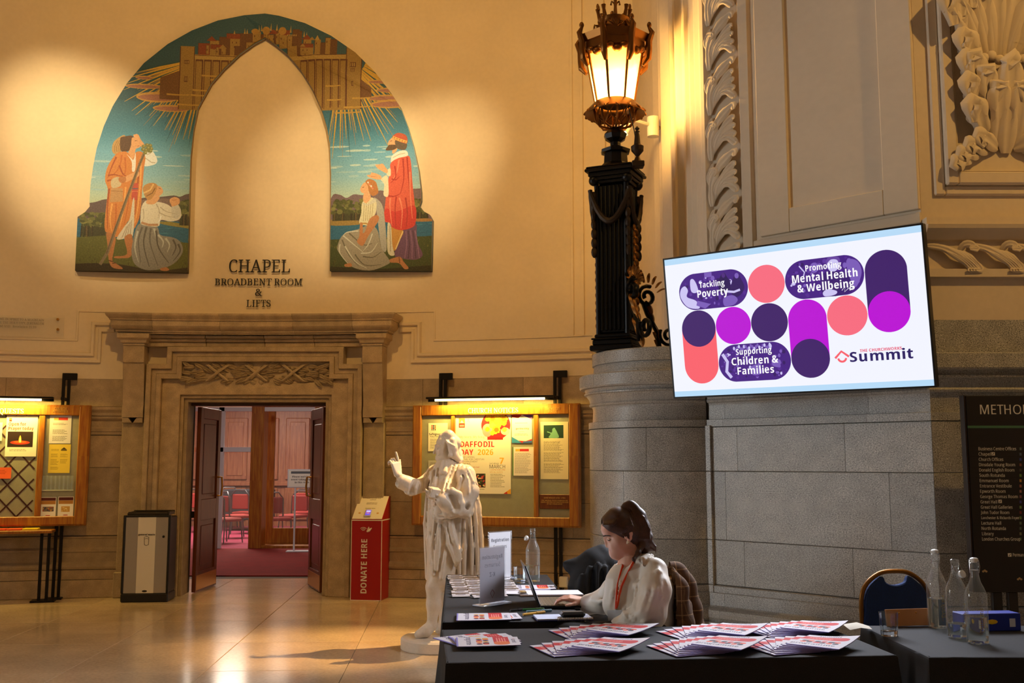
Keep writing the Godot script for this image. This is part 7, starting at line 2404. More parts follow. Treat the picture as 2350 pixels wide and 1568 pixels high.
# ------------------------------------------------------------------ tables under black cloths
const TOP := 0.77
func draped_table(c: Vector2, turn: float, w: float, d: float, table_label: String, cloth_label: String, sd: int) -> void:
	var xf := Transform3D(Basis(Vector3.UP, turn), Vector3(c.x, 0, c.y))
	var t := thing("folding_table", table_label, "table", xf, "tables hidden under black cloths")
	var g := G.new()
	g.cbox(Vector3(-w / 2 + 0.02, TOP - 0.045, -d / 2 + 0.02), Vector3(w / 2 - 0.02, TOP - 0.006, d / 2 - 0.02), 0.006)
	put("table_top", g.mesh(0), mat("table_board", Color(0.5, 0.42, 0.32), 0.6), t)
	var leg := G.new()
	leg.cbox(Vector3(-0.02, 0, -0.02), Vector3(0.02, TOP - 0.046, 0.02), 0.004)
	var lm := leg.mesh(0)
	for q in [[-1, -1], [1, -1], [-1, 1], [1, 1]]:
		put("leg", lm, mat("grey_steel", Color(0.4, 0.4, 0.42), 0.4, 0.8), t, Transform3D(Basis(), Vector3(q[0] * (w / 2 - 0.12), 0, q[1] * (d / 2 - 0.1))))
	# cloth: rounded rim, then a skirt whose folds open towards the floor
	var rr := RandomNumberGenerator.new()
	rr.seed = sd
	var ring := []
	var step := 0.035
	for side in 4:
		var a := Vector2(-w / 2, d / 2) if side == 0 else (Vector2(w / 2, d / 2) if side == 1 else (Vector2(w / 2, -d / 2) if side == 2 else Vector2(-w / 2, -d / 2)))
		var b := Vector2(w / 2, d / 2) if side == 0 else (Vector2(w / 2, -d / 2) if side == 1 else (Vector2(-w / 2, -d / 2) if side == 2 else Vector2(-w / 2, d / 2)))
		var n := int(a.distance_to(b) / step)
		var nrm: Vector2 = [Vector2(0, 1), Vector2(1, 0), Vector2(0, -1), Vector2(-1, 0)][side]
		for k in n:
			var f := float(k) / n
			var e := minf(f, 1.0 - f) * a.distance_to(b)
			var corner := maxf(0.0, 1.0 - e / 0.14)
			var crease := 0.006 * maxf(0.0, 1.0 - absf(fposmod(f * a.distance_to(b) + 0.2, 0.62) - 0.31) / 0.03)
			ring.append([a.lerp(b, f), nrm, corner, 0.012 * sin(f * 19.0 + side * 2.0 + sd) + 0.008 * sin(f * 43.0 + sd), crease])
	var rows := []
	for q in [[0.004, 1.0], [0.2, 0.8], [0.45, 0.5], [0.65, 0.18], [0.735, 0.03], [0.758, 0.0], [0.768, -0.35], [TOP, -1.0]]:
		var row := []
		for p in ring:
			var o: float = (0.012 + p[3] + 0.05 * p[2] * p[2] + p[4] * 0.4) * maxf(q[1], 0.0) + p[4] * 0.3
			if q[1] < 0.0:
				o = 0.012 * q[1]
			var dir: Vector2 = p[1]
			if p[2] > 0.0:
				dir = (p[0] / Vector2(w / 2, d / 2)).normalized().lerp(p[1], 1.0 - p[2] * 0.5).normalized()
			row.append(Vector3(p[0].x + dir.x * o, q[0], p[0].y + dir.y * o))
		rows.append(row)
	g = G.new()
	g.sheet(rows, true)
	# top in a grid with barely visible ripples
	var nx := int(w / 0.1)
	var nz := int(d / 0.1)
	var tr := []
	for j in nz + 1:
		var row := []
		for i in nx + 1:
			var x := lerpf(-w / 2 + 0.012, w / 2 - 0.012, float(i) / nx)
			var z := lerpf(d / 2 - 0.012, -d / 2 + 0.012, float(j) / nz)
			var edge := minf(minf(i, nx - i), minf(j, nz - j))
			row.append(Vector3(x, TOP + (0.0012 * sin(x * 21.0 + sd) * sin(z * 17.0) if edge > 0 else 0.0), z))
		tr.append(row)
	g.sheet(tr)
	tag(put("tablecloth", g.mesh(50), M.cloth, null, xf), cloth_label, "tablecloth", "black cloths on the tables")
# ------------------------------------------------------------------ printed programmes
func paint_cover(warm: bool) -> ImageTexture:
	var p := Paint.new(420, 504, Color(0.86, 0.85, 0.88), Rect2(0, 0, 100, 120))
	var red := Color(0.8, 0.16, 0.17)
	p.line(V([18, 11, 21, 8, 24, 11]), 1.2, red)
	p.text(lettering("Summit", "Droid Sans", 700), Vector2(46, 10), 12, Color(0.15, 0.1, 0.3))
	capsule(p, Vector2(8, 34), Vector2(76, 34), 15, red)
	p.rect(Rect2(0, 19, 20, 30), red)
	if warm:
		capsule(p, Vector2(64, 34), Vector2(76, 34), 15, Color(0.9, 0.45, 0.2))
	var rr := RandomNumberGenerator.new()
	rr.seed = 2
	p.lines_of_text(Rect2(12, 24, 56, 20), 4, Color(0.95, 0.6, 0.55), rr)
	for k in 12:
		var c := Vector2(16 + 12.5 * (k % 6), 64 + 12.5 * (k / 6))
		var col: Color = [Color(0.3, 0.1, 0.2), red, Color(0.2, 0.12, 0.22), Color(0.9, 0.35, 0.2)][(k * 7 + k / 6) % 4]
		if warm and k % 3 == 0:
			col = Color(0.92, 0.66, 0.3)
		capsule(p, c, c + Vector2(6 if k % 4 == 0 else 0, 0), 6.0, col)
	p.text(lettering("programme", "Droid Sans", 700), Vector2(42, 96), 15, Color(0.16, 0.1, 0.3))
	p.rect(Rect2(0, 117, 100, 3), Color(0.55, 0.52, 0.8))
	return p.texture(false)
func booklet_mesh(w: float, h: float, t: float, lift: float) -> ArrayMesh:
	var g := G.new()
	var rows := []
	var n := 6
	for j in n + 1:
		var row := []
		for i in n + 1:
			var u := float(i) / n
			var v := float(j) / n
			row.append(Vector3((u - 0.5) * w, t + lift * u * u * v * v, (0.5 - v) * h))
		rows.append(row)
	g.sheet(rows)
	var under := []
	for j in n + 1:
		var row := []
		for i in n + 1:
			row.append(rows[j][n - i] - Vector3(0, t, 0))
		under.append(row)
	var k0 := g.v.size()
	g.sheet(under)
	for i in n:
		g.quad(rows[0][i] - Vector3(0, t, 0), rows[0][i + 1] - Vector3(0, t, 0), rows[0][i + 1], rows[0][i])
		g.quad(rows[n][i + 1] - Vector3(0, t, 0), rows[n][i] - Vector3(0, t, 0), rows[n][i], rows[n][i + 1])
		g.quad(rows[i + 1][0] - Vector3(0, t, 0), rows[i][0] - Vector3(0, t, 0), rows[i][0], rows[i + 1][0])
		g.quad(rows[i][n] - Vector3(0, t, 0), rows[i + 1][n] - Vector3(0, t, 0), rows[i + 1][n], rows[i][n])
	for k in range(k0, g.t.size()):
		g.t[k] = Vector2(0.5, 0.99)
	return g.mesh(30)
func build_programmes() -> void:
	var cover := printed("programme_cover", paint_cover(false), 0.85)
	var warm := printed("programme_cover_warm", paint_cover(true), 0.85)
	var mesh := booklet_mesh(0.235, 0.285, 0.0035, 0.004)
	var top := booklet_mesh(0.235, 0.285, 0.0035, 0.02)
	var fans := [[0.44, -4.645, 7, "the front-left fan"], [0.538, -5.07, 7, "the back-left fan"], [0.965, -4.65, 9, "the front-middle fan"], [1.065, -5.04, 8, "the back-middle fan"], [1.39, -4.68, 8, "the front-right fan"], [1.48, -5.12, 8, "the back-right fan"]]
	for q in fans:
		for k in q[2]:
			var f: float = float(k) / (q[2] - 1)
			var x: float = q[0] - 0.2 * (1.0 - f)
			var z: float = q[1] - 0.012 + 0.03 * sin(f * PI) * -1.0
			var y: float = TOP + 0.003 + 0.0037 * k
			var o := put("programme_booklet", top if k == q[2] - 1 else mesh, cover, null, Transform3D(Basis(Vector3.UP, lerpf(0.36, -0.64, f) + rng.randf_range(-0.03, 0.03)), Vector3(x, y, z)))
			tag(o, "red and white programme booklet, %s from the bottom of %s" % [ordinal(k), q[3]] if k < q[2] - 1 else "red and white programme booklet on top of %s" % q[3], "booklet", "fanned programmes on the front table")
	var piles := [[[-0.19, -4.93, -1.0], [-0.13, -4.9, -1.25], [-0.12, -4.83, -1.35], [-0.11, -4.78, -1.5]], [[-0.1, -5.62, -1.45], [-0.15, -5.6, -1.5], [-0.15, -5.55, -1.53]], [[0.1, -6.85, -1.5], [0.14, -6.88, -1.55]]]
	var where := ["the pile at the front table's left end", "the pile before the acrylic sign", "the pile behind the laptop"]
	for j in 3:
		for k in piles[j].size():
			var q: Array = piles[j][k]
			var o := put("programme_booklet", mesh, warm, null, Transform3D(Basis(Vector3.UP, q[2]), Vector3(q[0], TOP + 0.003 + 0.004 * k, q[1])))
			tag(o, "orange-tinted booklet, %s from the bottom of %s" % [ordinal(k), where[j]], "booklet", "sideways programmes in piles")
# ------------------------------------------------------------------ name badges, sign holders and desk things
func build_badges() -> void:
	var p := Paint.new(192, 128, Color(0.8, 0.79, 0.8))
	p.rect(Rect2(0, 0, 192, 30), Color(0.1, 0.1, 0.1))
	p.rect(Rect2(40, 44, 110, 18), Color(0.3, 0.3, 0.35))
	p.rect(Rect2(60, 76, 70, 10), Color(0.55, 0.55, 0.6))
	p.rect(Rect2(80, 2, 30, 6), Color(0.6, 0.6, 0.6))
	var m := printed("badge_print", p.texture(), 0.25)
	var g := G.new()
	g.cbox(Vector3(-0.055, 0, -0.04), Vector3(0.055, 0.004, 0.04), 0.001)
	for k in g.v.size():
		g.t[k] = Vector2((g.v[k].x + 0.055) / 0.11, (g.v[k].z + 0.04) / 0.08)
	var mesh := g.mesh(0)
	var rr := RandomNumberGenerator.new()
	rr.seed = 8
	for c in 4:
		for r in 9:
			if c == 3 and r > 6:
				continue
			var pos := Vector3(-0.405 + 0.112 * c + 0.012 * r + rr.randf_range(-0.01, 0.01), TOP + 0.011, -7.5 + 0.128 * r + 0.05 * (c % 2) + rr.randf_range(-0.015, 0.015))
			var o := put("name_badge", mesh, m, null, Transform3D(Basis.from_euler(Vector3(0.17, 0.25 + rr.randf_range(-0.12, 0.12), 0.0)), pos))
			tag(o, "plastic-sleeved name badge, %s from the far end in the %s column from the left" % [ordinal(r), ordinal(c)], "badge", "name badges laid out on the far table")
func paint_holder(mirror: bool, last: String) -> ImageTexture:
	var base := Color(0.86, 0.85, 0.89) if mirror else Color(0.95, 0.95, 0.97)
	var ink := Color(0.6, 0.59, 0.64) if mirror else Color(0.15, 0.15, 0.2)
	var p := Paint.new(420, 600, base, Rect2(0, 0, 210, 300))
	p.text(lettering("Registration", "Droid Sans", 700), Vector2(105, 52), 30, ink)
	p.text(lettering("Surnames", "Droid Sans"), Vector2(105, 96), 30, ink)
	p.text(lettering(last, "Droid Sans", 700), Vector2(105, 148), 34, ink)
	p.line(V([105, 230, 122, 250, 105, 276, 88, 250, 105, 230]), 5, Color(0.62, 0.4, 0.45) if mirror else Color(0.8, 0.25, 0.3))
	if mirror:
		p.im.flip_x()
	return p.texture(false)
func build_sign_holders() -> void:
	var clear := glass("acrylic_stand", Color(0.9, 0.94, 1.0), 0.05, 0.05)
	for k in 2:
		var pos: Vector3 = [Vector3(-0.115, TOP + 0.002, -6.12), Vector3(-0.085, TOP + 0.002, -7.42)][k]
		var t := thing("acrylic_sign_holder", ["acrylic table sign seen from behind, mirrored Registration Surnames K-Z", "white table sign reading Registration Surnames, behind the mirrored one"][k], "sign", Transform3D(Basis(Vector3.UP, 0.86 if k == 0 else 0.8), pos), "registration signs")
		var g := G.new()
		g.cbox(Vector3(-0.125, 0, -0.045), Vector3(0.125, 0.008, 0.045), 0.002)
		put("foot", g.mesh(0), glass("acrylic_edge", Color(0.85, 0.9, 1.0), 0.4, 0.08), t)
		for z in [-0.004, 0.0035]:
			g = G.new()
			g.box(Vector3(-0.115, 0.008, z - 0.001), Vector3(0.115, 0.335, z + 0.001))
			put("acrylic_sheet", g.mesh(0), clear, t)
		g = G.new()
		g.quad(Vector3(-0.107, 0.012, 0.0006), Vector3(0.107, 0.012, 0.0006), Vector3(0.107, 0.328, 0.0006), Vector3(-0.107, 0.328, 0.0006))
		put("printed_card", g.mesh(0), printed("holder_front_%d" % k, paint_holder(k == 0, "K-Z" if k == 0 else "A-J"), 0.5), t)
		g = G.new()
		g.quad(Vector3(0.107, 0.012, -0.0006), Vector3(-0.107, 0.012, -0.0006), Vector3(-0.107, 0.328, -0.0006), Vector3(0.107, 0.328, -0.0006))
		put("printed_card", g.mesh(0), printed("holder_back_%d" % k, paint_holder(k == 1, "K-Z" if k == 0 else "A-J"), 0.5), t)
func bottle(pos: Vector3, label: String, level: float, turn: float, tint: Color, open := false) -> void:
	var t := thing("swing_top_bottle", label, "bottle", Transform3D(Basis(Vector3.UP, turn).scaled(Vector3.ONE * 1.12), pos), "glass water bottles")
	var gl := glass("bottle_glass", Color(0.9, 0.96, 0.95), 0.07, 0.02)
	var g := G.new()
	g.lathe([Vector2(0, 0.004), Vector2(0.036, 0.0), Vector2(0.043, 0.004), Vector2(0.044, 0.012), Vector2(0.044, 0.19), Vector2(0.042, 0.205), Vector2(0.034, 0.225), Vector2(0.022, 0.25), Vector2(0.0165, 0.275), Vector2(0.015, 0.3), Vector2(0.0155, 0.308), Vector2(0.018, 0.31), Vector2(0.018, 0.325), Vector2(0.013, 0.328)], 24)
	put("glass", g.mesh(50), gl, t)
	g = G.new()
	g.lathe([Vector2(0.0, 0.007), Vector2(0.0405, 0.008), Vector2(0.041, 0.012), Vector2(0.041, level), Vector2(0, level)], 24)
	var water := mat("water", Color(0.98, 1.0, 0.98, 0.0), 0.0)
	water.refraction_enabled = true
	water.refraction_scale = 0.033
	put("water", g.mesh(40), water, t)
	var wire := mat("steel_wire", Color(0.7, 0.7, 0.7), 0.25, 1.0)
	g = G.new()
	for s in [-1.0, 1.0]:
		g.tube([Vector3(s * 0.019, 0.285, 0), Vector3(s * 0.021, 0.31, 0.004), Vector3(s * 0.019, 0.338 if not open else 0.27, 0.0 if not open else 0.03)], 0.0016, 5)
	g.tube([Vector3(-0.017, 0.296, 0.0), Vector3(0.0, 0.296, 0.018), Vector3(0.017, 0.296, 0.0), Vector3(0, 0.296, -0.018), Vector3(-0.017, 0.296, 0)], 0.0014, 5)
	put("wire_bail", g.mesh(40), wire, t)
	var white := mat("porcelain", Color(0.92, 0.92, 0.9), 0.2)
	g = G.new()
	g.lathe([Vector2(0, 0), Vector2(0.012, 0.0), Vector2(0.0165, 0.006), Vector2(0.0165, 0.016), Vector2(0.01, 0.02), Vector2(0, 0.021)], 14)
	put("stopper", g.mesh(40), white, t, Transform3D(Basis(), Vector3(0, 0.327, 0)) if not open else Transform3D(Basis(Vector3.RIGHT, 1.2), Vector3(-0.005, 0.265, 0.032)))
	put("etched_word", text_mesh("Drink me", "Droid Serif", 0.022, 0.001), mat("etched_print", tint, 0.5), t, Transform3D(Basis(Vector3.BACK, PI / 2), Vector3(0, 0.1, 0.0445)))
func tumbler(pos: Vector3, label: String) -> void:
	var t := thing("glass_tumbler", label, "glass", Transform3D(Basis().scaled(Vector3.ONE * 1.1), pos), "drinking glasses")
	var g := G.new()
	g.lathe([Vector2(0, 0.0), Vector2(0.034, 0.0), Vector2(0.036, 0.004), Vector2(0.041, 0.1), Vector2(0.039, 0.1), Vector2(0.034, 0.022), Vector2(0.0, 0.02)], 12)
	var m := mat("thick_glass", Color(0.97, 0.99, 1.0, 0.0), 0.0)
	m.refraction_enabled = true
	m.refraction_scale = 0.05
	put("cup", g.mesh(25), m, t)
func pen(called: String, label: String, a: Vector3, b: Vector3, c: Color) -> void:
	var t := thing(called, label, "pen", Transform3D(Basis(), a), "pens beside the laptop")
	var d := b - a
	var g := G.new()
	g.tube([Vector3.ZERO, d * 0.6], 0.007, 8)
	put("barrel", g.mesh(40), mat(called + "_barrel", c, 0.35), t)
	g = G.new()
	g.tube([d * 0.6, d * 0.98, d], [0.0085, 0.008, 0.006], 8)
	put("cap", g.mesh(40), mat(called + "_cap", c.darkened(0.15), 0.35), t)
func build_desk() -> void:
	bottle(Vector3(2.143, TOP, -5.28), "clear swing-top water bottle nearest the blue chair", 0.13, 0.2, Color(0.6, 0.5, 0.2))
	bottle(Vector3(2.118, TOP, -4.99), "nearly empty swing-top bottle behind the frontmost bottle", 0.06, 0.4, Color(0.85, 0.9, 1.0), true)
	bottle(Vector3(2.14, TOP, -4.83), "frontmost swing-top water bottle with a white stopper", 0.11, 0.0, Color(0.85, 0.9, 1.0))
	bottle(Vector3(0.145, TOP, -7.26), "swing-top water bottle behind the laptop, stopper hanging open", 0.1, -1.2, Color(0.8, 0.8, 0.6), true)
	tumbler(Vector3(1.812, TOP, -5.05), "cut glass tumbler beside the programmes on the right table")
	tumbler(Vector3(0.055, TOP, -7.22), "glass tumbler half hidden behind the laptop screen")
	# laptop: keyboard towards the woman, screen leaning back to the left
	var t := thing("laptop", "dark laptop open on the side table, gold-lit keyboard under the woman's hand", "laptop", Transform3D(Basis(Vector3.UP, 0.06), Vector3(0.265, TOP + 0.002, -6.13)))
	var shell := mat("laptop_shell", Color(0.07, 0.07, 0.085), 0.35, 0.4)
	var deck := mat("laptop_deck", Color(0.45, 0.42, 0.36), 0.4, 0.5)
	var g := G.new()
	g.cbox(Vector3(-0.115, 0.0, -0.19), Vector3(0.125, 0.016, 0.19), 0.004)
	put("base", g.mesh(0), shell, t)
	g = G.new()
	g.cbox(Vector3(-0.11, 0.0155, -0.184), Vector3(0.12, 0.018, 0.184), 0.001)
	put("deck", g.mesh(0), deck, t)
	for r in 6:                                        # rows of keys
		for k in 12:
			g = G.new()
			g.cbox(Vector3(-0.098 + 0.021 * r, 0.018, -0.168 + 0.0282 * k), Vector3(-0.081 + 0.021 * r, 0.02, -0.144 + 0.0282 * k), 0.001)
			put("key", g.mesh(0), deck, t)
	g = G.new()
	g.cbox(Vector3(0.045, 0.018, -0.05), Vector3(0.112, 0.0186, 0.06), 0.001)
	put("touch_pad", g.mesh(0), shell, t)
	var lid := Transform3D(Basis(Vector3.BACK, 0.36), Vector3(-0.112, 0.012, 0))
	g = G.new()
	g.cbox(Vector3(-0.008, 0.0, -0.19), Vector3(0.0, 0.245, 0.19), 0.003)
	var sc := put("lid", g.mesh(0), shell, t, lid)
	g = G.new()
	g.quad(Vector3(0.001, 0.012, 0.18), Vector3(0.001, 0.012, -0.18), Vector3(0.001, 0.236, -0.18), Vector3(0.001, 0.236, 0.18))
	put("lcd_screen", g.mesh(0), glow("laptop_screen_glow", Color(0.9, 0.92, 1.0), 0.9), sc)
	# clipboards and papers
	t = thing("clipboard", "brown clipboard with white list behind the laptop", "clipboard", Transform3D(Basis(Vector3.UP, 0.1), Vector3(0.24, TOP + 0.002, -6.6)))
	g = G.new()
	g.cbox(Vector3(-0.2, 0, -0.12), Vector3(0.2, 0.004, 0.12), 0.001)
	put("board", g.mesh(0), mat("hardboard", Color(0.28, 0.18, 0.1), 0.6), t)
	g = G.new()
	g.cbox(Vector3(-0.15, 0.004, -0.105), Vector3(0.195, 0.01, 0.105), 0.001)
	put("paper", g.mesh(0), mat("white_paper", Color(0.9, 0.9, 0.93), 0.7), t)
	g = G.new()
	g.cbox(Vector3(-0.195, 0.004, -0.05), Vector3(-0.15, 0.018, 0.05), 0.003)
	put("clip", g.mesh(0), mat("steel_wire", Color(0.7, 0.7, 0.7), 0.25, 1.0), t)
	t = thing("paper_stack", "short stack of loose printed lists left of the laptop screen", "papers", Transform3D(Basis(Vector3.UP, -0.35), Vector3(0.05, TOP + 0.002, -6.62)))
	for k in 3:
		g = G.new()
		g.cbox(Vector3(-0.13, 0.003 * k, -0.09), Vector3(0.1, 0.003 * k + 0.0025, 0.09), 0.0008)
		put("paper", g.mesh(0), mat("white_paper", Color(0.9, 0.9, 0.93), 0.7), t, Transform3D(Basis(Vector3.UP, 0.15 * k), Vector3.ZERO))
	# spiral notebook, case, pens
	t = thing("spiral_notebook", "blue-edged spiral notebook lying at the table's near edge", "notebook", Transform3D(Basis(Vector3.UP, 0.12), Vector3(0.27, TOP + 0.002, -5.58)))
	g = G.new()
	g.cbox(Vector3(-0.15, 0, -0.085), Vector3(0.15, 0.004, 0.085), 0.001)
	put("back_cover", g.mesh(0), mat("royal_blue", Color(0.1, 0.2, 0.6), 0.5), t)
	g = G.new()
	g.cbox(Vector3(-0.148, 0.004, -0.083), Vector3(0.148, 0.011, 0.083), 0.001)
	put("pages", g.mesh(0), mat("pale_page", Color(0.8, 0.84, 0.93), 0.7), t)
	for k in 22:
		g = G.new()
		var ring := []
		for j in 9:
			ring.append(Vector3(-0.04 + 0.0088 * k, 0.007 + 0.009 * sin(TAU * j / 8), 0.083 + 0.009 * cos(TAU * j / 8)))
		g.tube(ring, 0.0016, 4, false)
		put("spiral_turn", g.mesh(40), mat("bronze_wire", Color(0.7, 0.6, 0.45), 0.3, 0.9), t)
	t = thing("glasses_case", "small black case resting on the spiral notebook", "case", Transform3D(Basis(Vector3.UP, 0.15), Vector3(0.32, TOP + 0.014, -5.56)))
	g = G.new()
	g.cbox(Vector3(-0.065, 0, -0.035), Vector3(0.065, 0.026, 0.035), 0.01)
	put("body", g.mesh(30), mat("black_leather", Color(0.03, 0.03, 0.035), 0.4), t)
	g = G.new()
	g.cbox(Vector3(-0.05, 0.025, -0.022), Vector3(0.05, 0.028, 0.022), 0.001)
	put("flap", g.mesh(0), mat("olive_suede", Color(0.28, 0.22, 0.1), 0.7), t)
	pen("yellow_highlighter", "yellow highlighter lying left of the notebook", Vector3(0.06, TOP + 0.01, -5.66), Vector3(0.18, TOP + 0.01, -5.76), Color(0.9, 0.66, 0.06))
	pen("blue_highlighter", "pale blue highlighter between the green and yellow pens", Vector3(0.08, TOP + 0.01, -5.77), Vector3(0.22, TOP + 0.01, -5.82), Color(0.5, 0.68, 0.75))
	pen("green_marker", "green marker nearest the laptop's base", Vector3(0.06, TOP + 0.01, -5.84), Vector3(0.18, TOP + 0.01, -5.87), Color(0.03, 0.4, 0.16))
	pen("black_marker", "thick black marker beside the green one", Vector3(-0.01, TOP + 0.01, -5.82), Vector3(0.06, TOP + 0.01, -5.87), Color(0.04, 0.04, 0.045))
	# on the right-hand table
	t = thing("blue_carton", "bright blue cardboard carton behind the bottles", "box", Transform3D(Basis(Vector3.UP, 0.1), Vector3(2.36, TOP + 0.001, -5.22)))
	g = G.new()
	g.cbox(Vector3(-0.15, 0, -0.05), Vector3(0.15, 0.085, 0.05), 0.003)
	put("carton", g.mesh(0), mat("carton_blue", Color(0.02, 0.16, 0.62), 0.5), t)
	g = G.new()
	g.ball(Vector3(0.0, 0.045, 0.05), Vector3(0.03, 0.012, 0.002), 12, 4)
	put("yellow_logo", g.mesh(50), mat("logo_yellow", Color(0.95, 0.8, 0.05), 0.5), t)
	for x in [-0.13, 0.09]:
		g = G.new()
		g.box(Vector3(x, 0.02, 0.049), Vector3(x + 0.03, 0.06, 0.0515))
		put("print_patch", g.mesh(0), mat("print_white", Color(0.85, 0.88, 0.95), 0.5), t)
	t = thing("kraft_folder", "tan kraft folder with brass studs, leaning against the blue chair", "folder", Transform3D(Basis.from_euler(Vector3(-0.2, 0.08, 0.02)), Vector3(2.03, TOP + 0.002, -5.33)))
	g = G.new()
	g.cbox(Vector3(-0.13, 0, -0.006), Vector3(0.13, 0.085, 0.006), 0.002)
	put("cover", g.mesh(0), mat("kraft_card", Color(0.74, 0.5, 0.27), 0.7), t)
	for x in [-0.06, 0.03]:
		g = G.new()
		g.ball(Vector3(x, 0.065, 0.006), Vector3(0.005, 0.005, 0.003), 8, 6)
		put("stud", g.mesh(50), M.brass, t)
	g = G.new()
	g.sheet([[Vector3(-0.05, 0, 0.05), Vector3(0.0, 0.012, 0.06), Vector3(0.06, 0.004, 0.05)], [Vector3(-0.07, 0.02, 0.0), Vector3(0.0, 0.03, 0.0), Vector3(0.06, 0.012, 0.0)], [Vector3(-0.06, 0.002, -0.05), Vector3(0.0, 0.014, -0.05), Vector3(0.05, 0.0, -0.05)]])
	tag(put("paper_napkin", g.mesh(60), mat("napkin_paper", Color(0.85, 0.82, 0.74), 0.8), null, Transform3D(Basis(), Vector3(1.72, TOP + 0.004, -5.24))), "crumpled cream napkin left of the tumbler", "napkin")
# ------------------------------------------------------------------ chairs and coats
func build_chairs() -> void:
	var gold := mat("gold_frame", Color(0.5, 0.33, 0.08), 0.35, 0.6)
	var blue := mat("blue_upholstery", Color.WHITE, 0.9, 0.0, mottle(Color(0.05, 0.17, 0.36), 0.1, 0.25, 0.1, 61, 256), 3.0)
	for k in 3:
		var pos: Vector3 = [Vector3(2.28, 0, -5.95), Vector3(0.69, 0, -5.74), Vector3(0.64, 0, -7.0)][k]
		var label: String = ["blue banquet chair with a gold frame and hand hole in its back", "banquet chair carrying the seated woman and a checked jacket", "banquet chair with a dark coat hung over it"][k]
		# the first faces the camera's right-hand table, the others face the side table on the left
		var t := thing("banquet_chair", label, "chair", Transform3D(Basis(Vector3.UP, [PI * 0.0 + 0.15, -PI / 2 + 0.2, -PI / 2 - 0.2][k]), pos), "banquet chairs")
		var g := G.new()
		var base_y := 0.46
		# back: rounded top with an arched hand hole
		var outline := V([-0.2, 0.5, -0.215, 0.75, -0.19, 0.87, -0.1, 0.945, 0.0, 0.96, 0.1, 0.945, 0.19, 0.87, 0.215, 0.75, 0.2, 0.5])
		var tube := []
		for p in Paint.smooth(outline, 4, false):
			tube.append(Vector3(p.x, p.y, -0.2))
		g.tube(tube, 0.014, 8)
		put("back_frame", g.mesh(50), gold, t)
		g = G.new()
		var poly := PackedVector2Array(Paint.smooth(V([-0.185, 0.52, -0.2, 0.75, -0.178, 0.855, -0.1, 0.925, -0.075, 0.925, -0.06, 0.895, 0.0, 0.88, 0.06, 0.895, 0.075, 0.925, 0.1, 0.925, 0.178, 0.855, 0.2, 0.75, 0.185, 0.52]), 3))
		g.prism(poly, -0.215, -0.18, Transform3D(), 0.006)
		put("backrest", g.mesh(35), blue, t)
		g = G.new()
		g.cbox(Vector3(-0.21, base_y - 0.06, -0.19), Vector3(0.21, base_y, 0.22), 0.025)
		put("seat", g.mesh(30), blue, t)
		for q in [[-0.19, -0.19], [0.19, -0.19], [-0.19, 0.2], [0.19, 0.2]]:
			g = G.new()
			g.tube([Vector3(q[0] * 1.1, 0.0, q[1] * 1.15), Vector3(q[0], base_y - 0.06, q[1])] + ([Vector3(q[0] * 1.05, 0.52, -0.2)] if q[1] < 0 else []), 0.013, 8)
			put("leg", g.mesh(40), gold, t)
		if k == 0:
			for s in [-1.0, 1.0]:
				g = G.new()
				g.prism(PackedVector2Array([Vector2(s * 0.006, 0.69), Vector2(s * 0.034, 0.69), Vector2(s * 0.028, 0.71), Vector2(s * 0.008, 0.72)]), -0.18, -0.176)
				put("emblem", g.mesh(0), mat("emblem_brown", Color(0.35, 0.2, 0.1), 0.8), t)
	# checked jacket over the back of the woman's chair
	var p := Paint.new(256, 256, Color(0.36, 0.24, 0.13))
	for k in 4:
		p.rect(Rect2(64 * k + 8, 0, 4, 256), Color(0.62, 0.48, 0.32))
		p.rect(Rect2(64 * k + 20, 0, 2, 256), Color(0.25, 0.16, 0.08))
		p.rect(Rect2(0, 64 * k + 8, 256, 4), Color(0.62, 0.48, 0.32))
		p.rect(Rect2(0, 64 * k + 20, 256, 2), Color(0.25, 0.16, 0.08))
	for k in 3000:
		var x := rng.randi() % 256
		var y := rng.randi() % 256
		p.im.set_pixel(x, y, p.im.get_pixel(x, y).lightened(0.12))
	var check := mat("brown_check_wool", Color.WHITE, 0.95, 0.0, p.texture(false), 3.4)
	var f := Field.new(Vector3(0.86, 0.42, -6.15), Vector3(1.42, 1.14, -5.4), 0.014)
	var J := func(px: float, py: float, z: float) -> Vector3: return at(px, py, z)
	f.chain([J.call(1528, 1312, 5.72), J.call(1550, 1318, 5.74), J.call(1568, 1345, 5.76), J.call(1580, 1400, 5.76), J.call(1585, 1460, 5.75), J.call(1585, 1530, 5.75)], [0.05, 0.06, 0.065, 0.07, 0.075, 0.07], 0.04)
	f.chain([J.call(1545, 1315, 5.95), J.call(1568, 1345, 5.95), J.call(1585, 1440, 5.93), J.call(1590, 1520, 5.93)], [0.05, 0.06, 0.07, 0.06], 0.05)
	f.chain([J.call(1535, 1312, 5.6), J.call(1556, 1350, 5.58), J.call(1560, 1440, 5.57), J.call(1560, 1530, 5.57)], [0.035, 0.05, 0.065, 0.06], 0.04)
	f.chain([J.call(1572, 1390, 5.62), J.call(1570, 1430, 5.58), J.call(1574, 1500, 5.57)], [0.04, 0.05, 0.05], 0.025)
	f.cap(J.call(1540, 1340, 5.52), J.call(1548, 1520, 5.5), 0.012, 0.02, -0.02)
	tag(put("checked_jacket", solid([f]), check), "brown checked tweed jacket hung over the woman's chair back", "jacket")
	# dark coat over the chair beyond the table
	f = Field.new(at(1270, 1400, 7.35) + Vector3(0, -0.25, 0), at(1435, 1240, 6.55), 0.014)
	var C := func(x: float, y: float, z: float) -> Vector3: return at(1080.0 + x / 3.733, 1120.0 + y / 3.733, z)
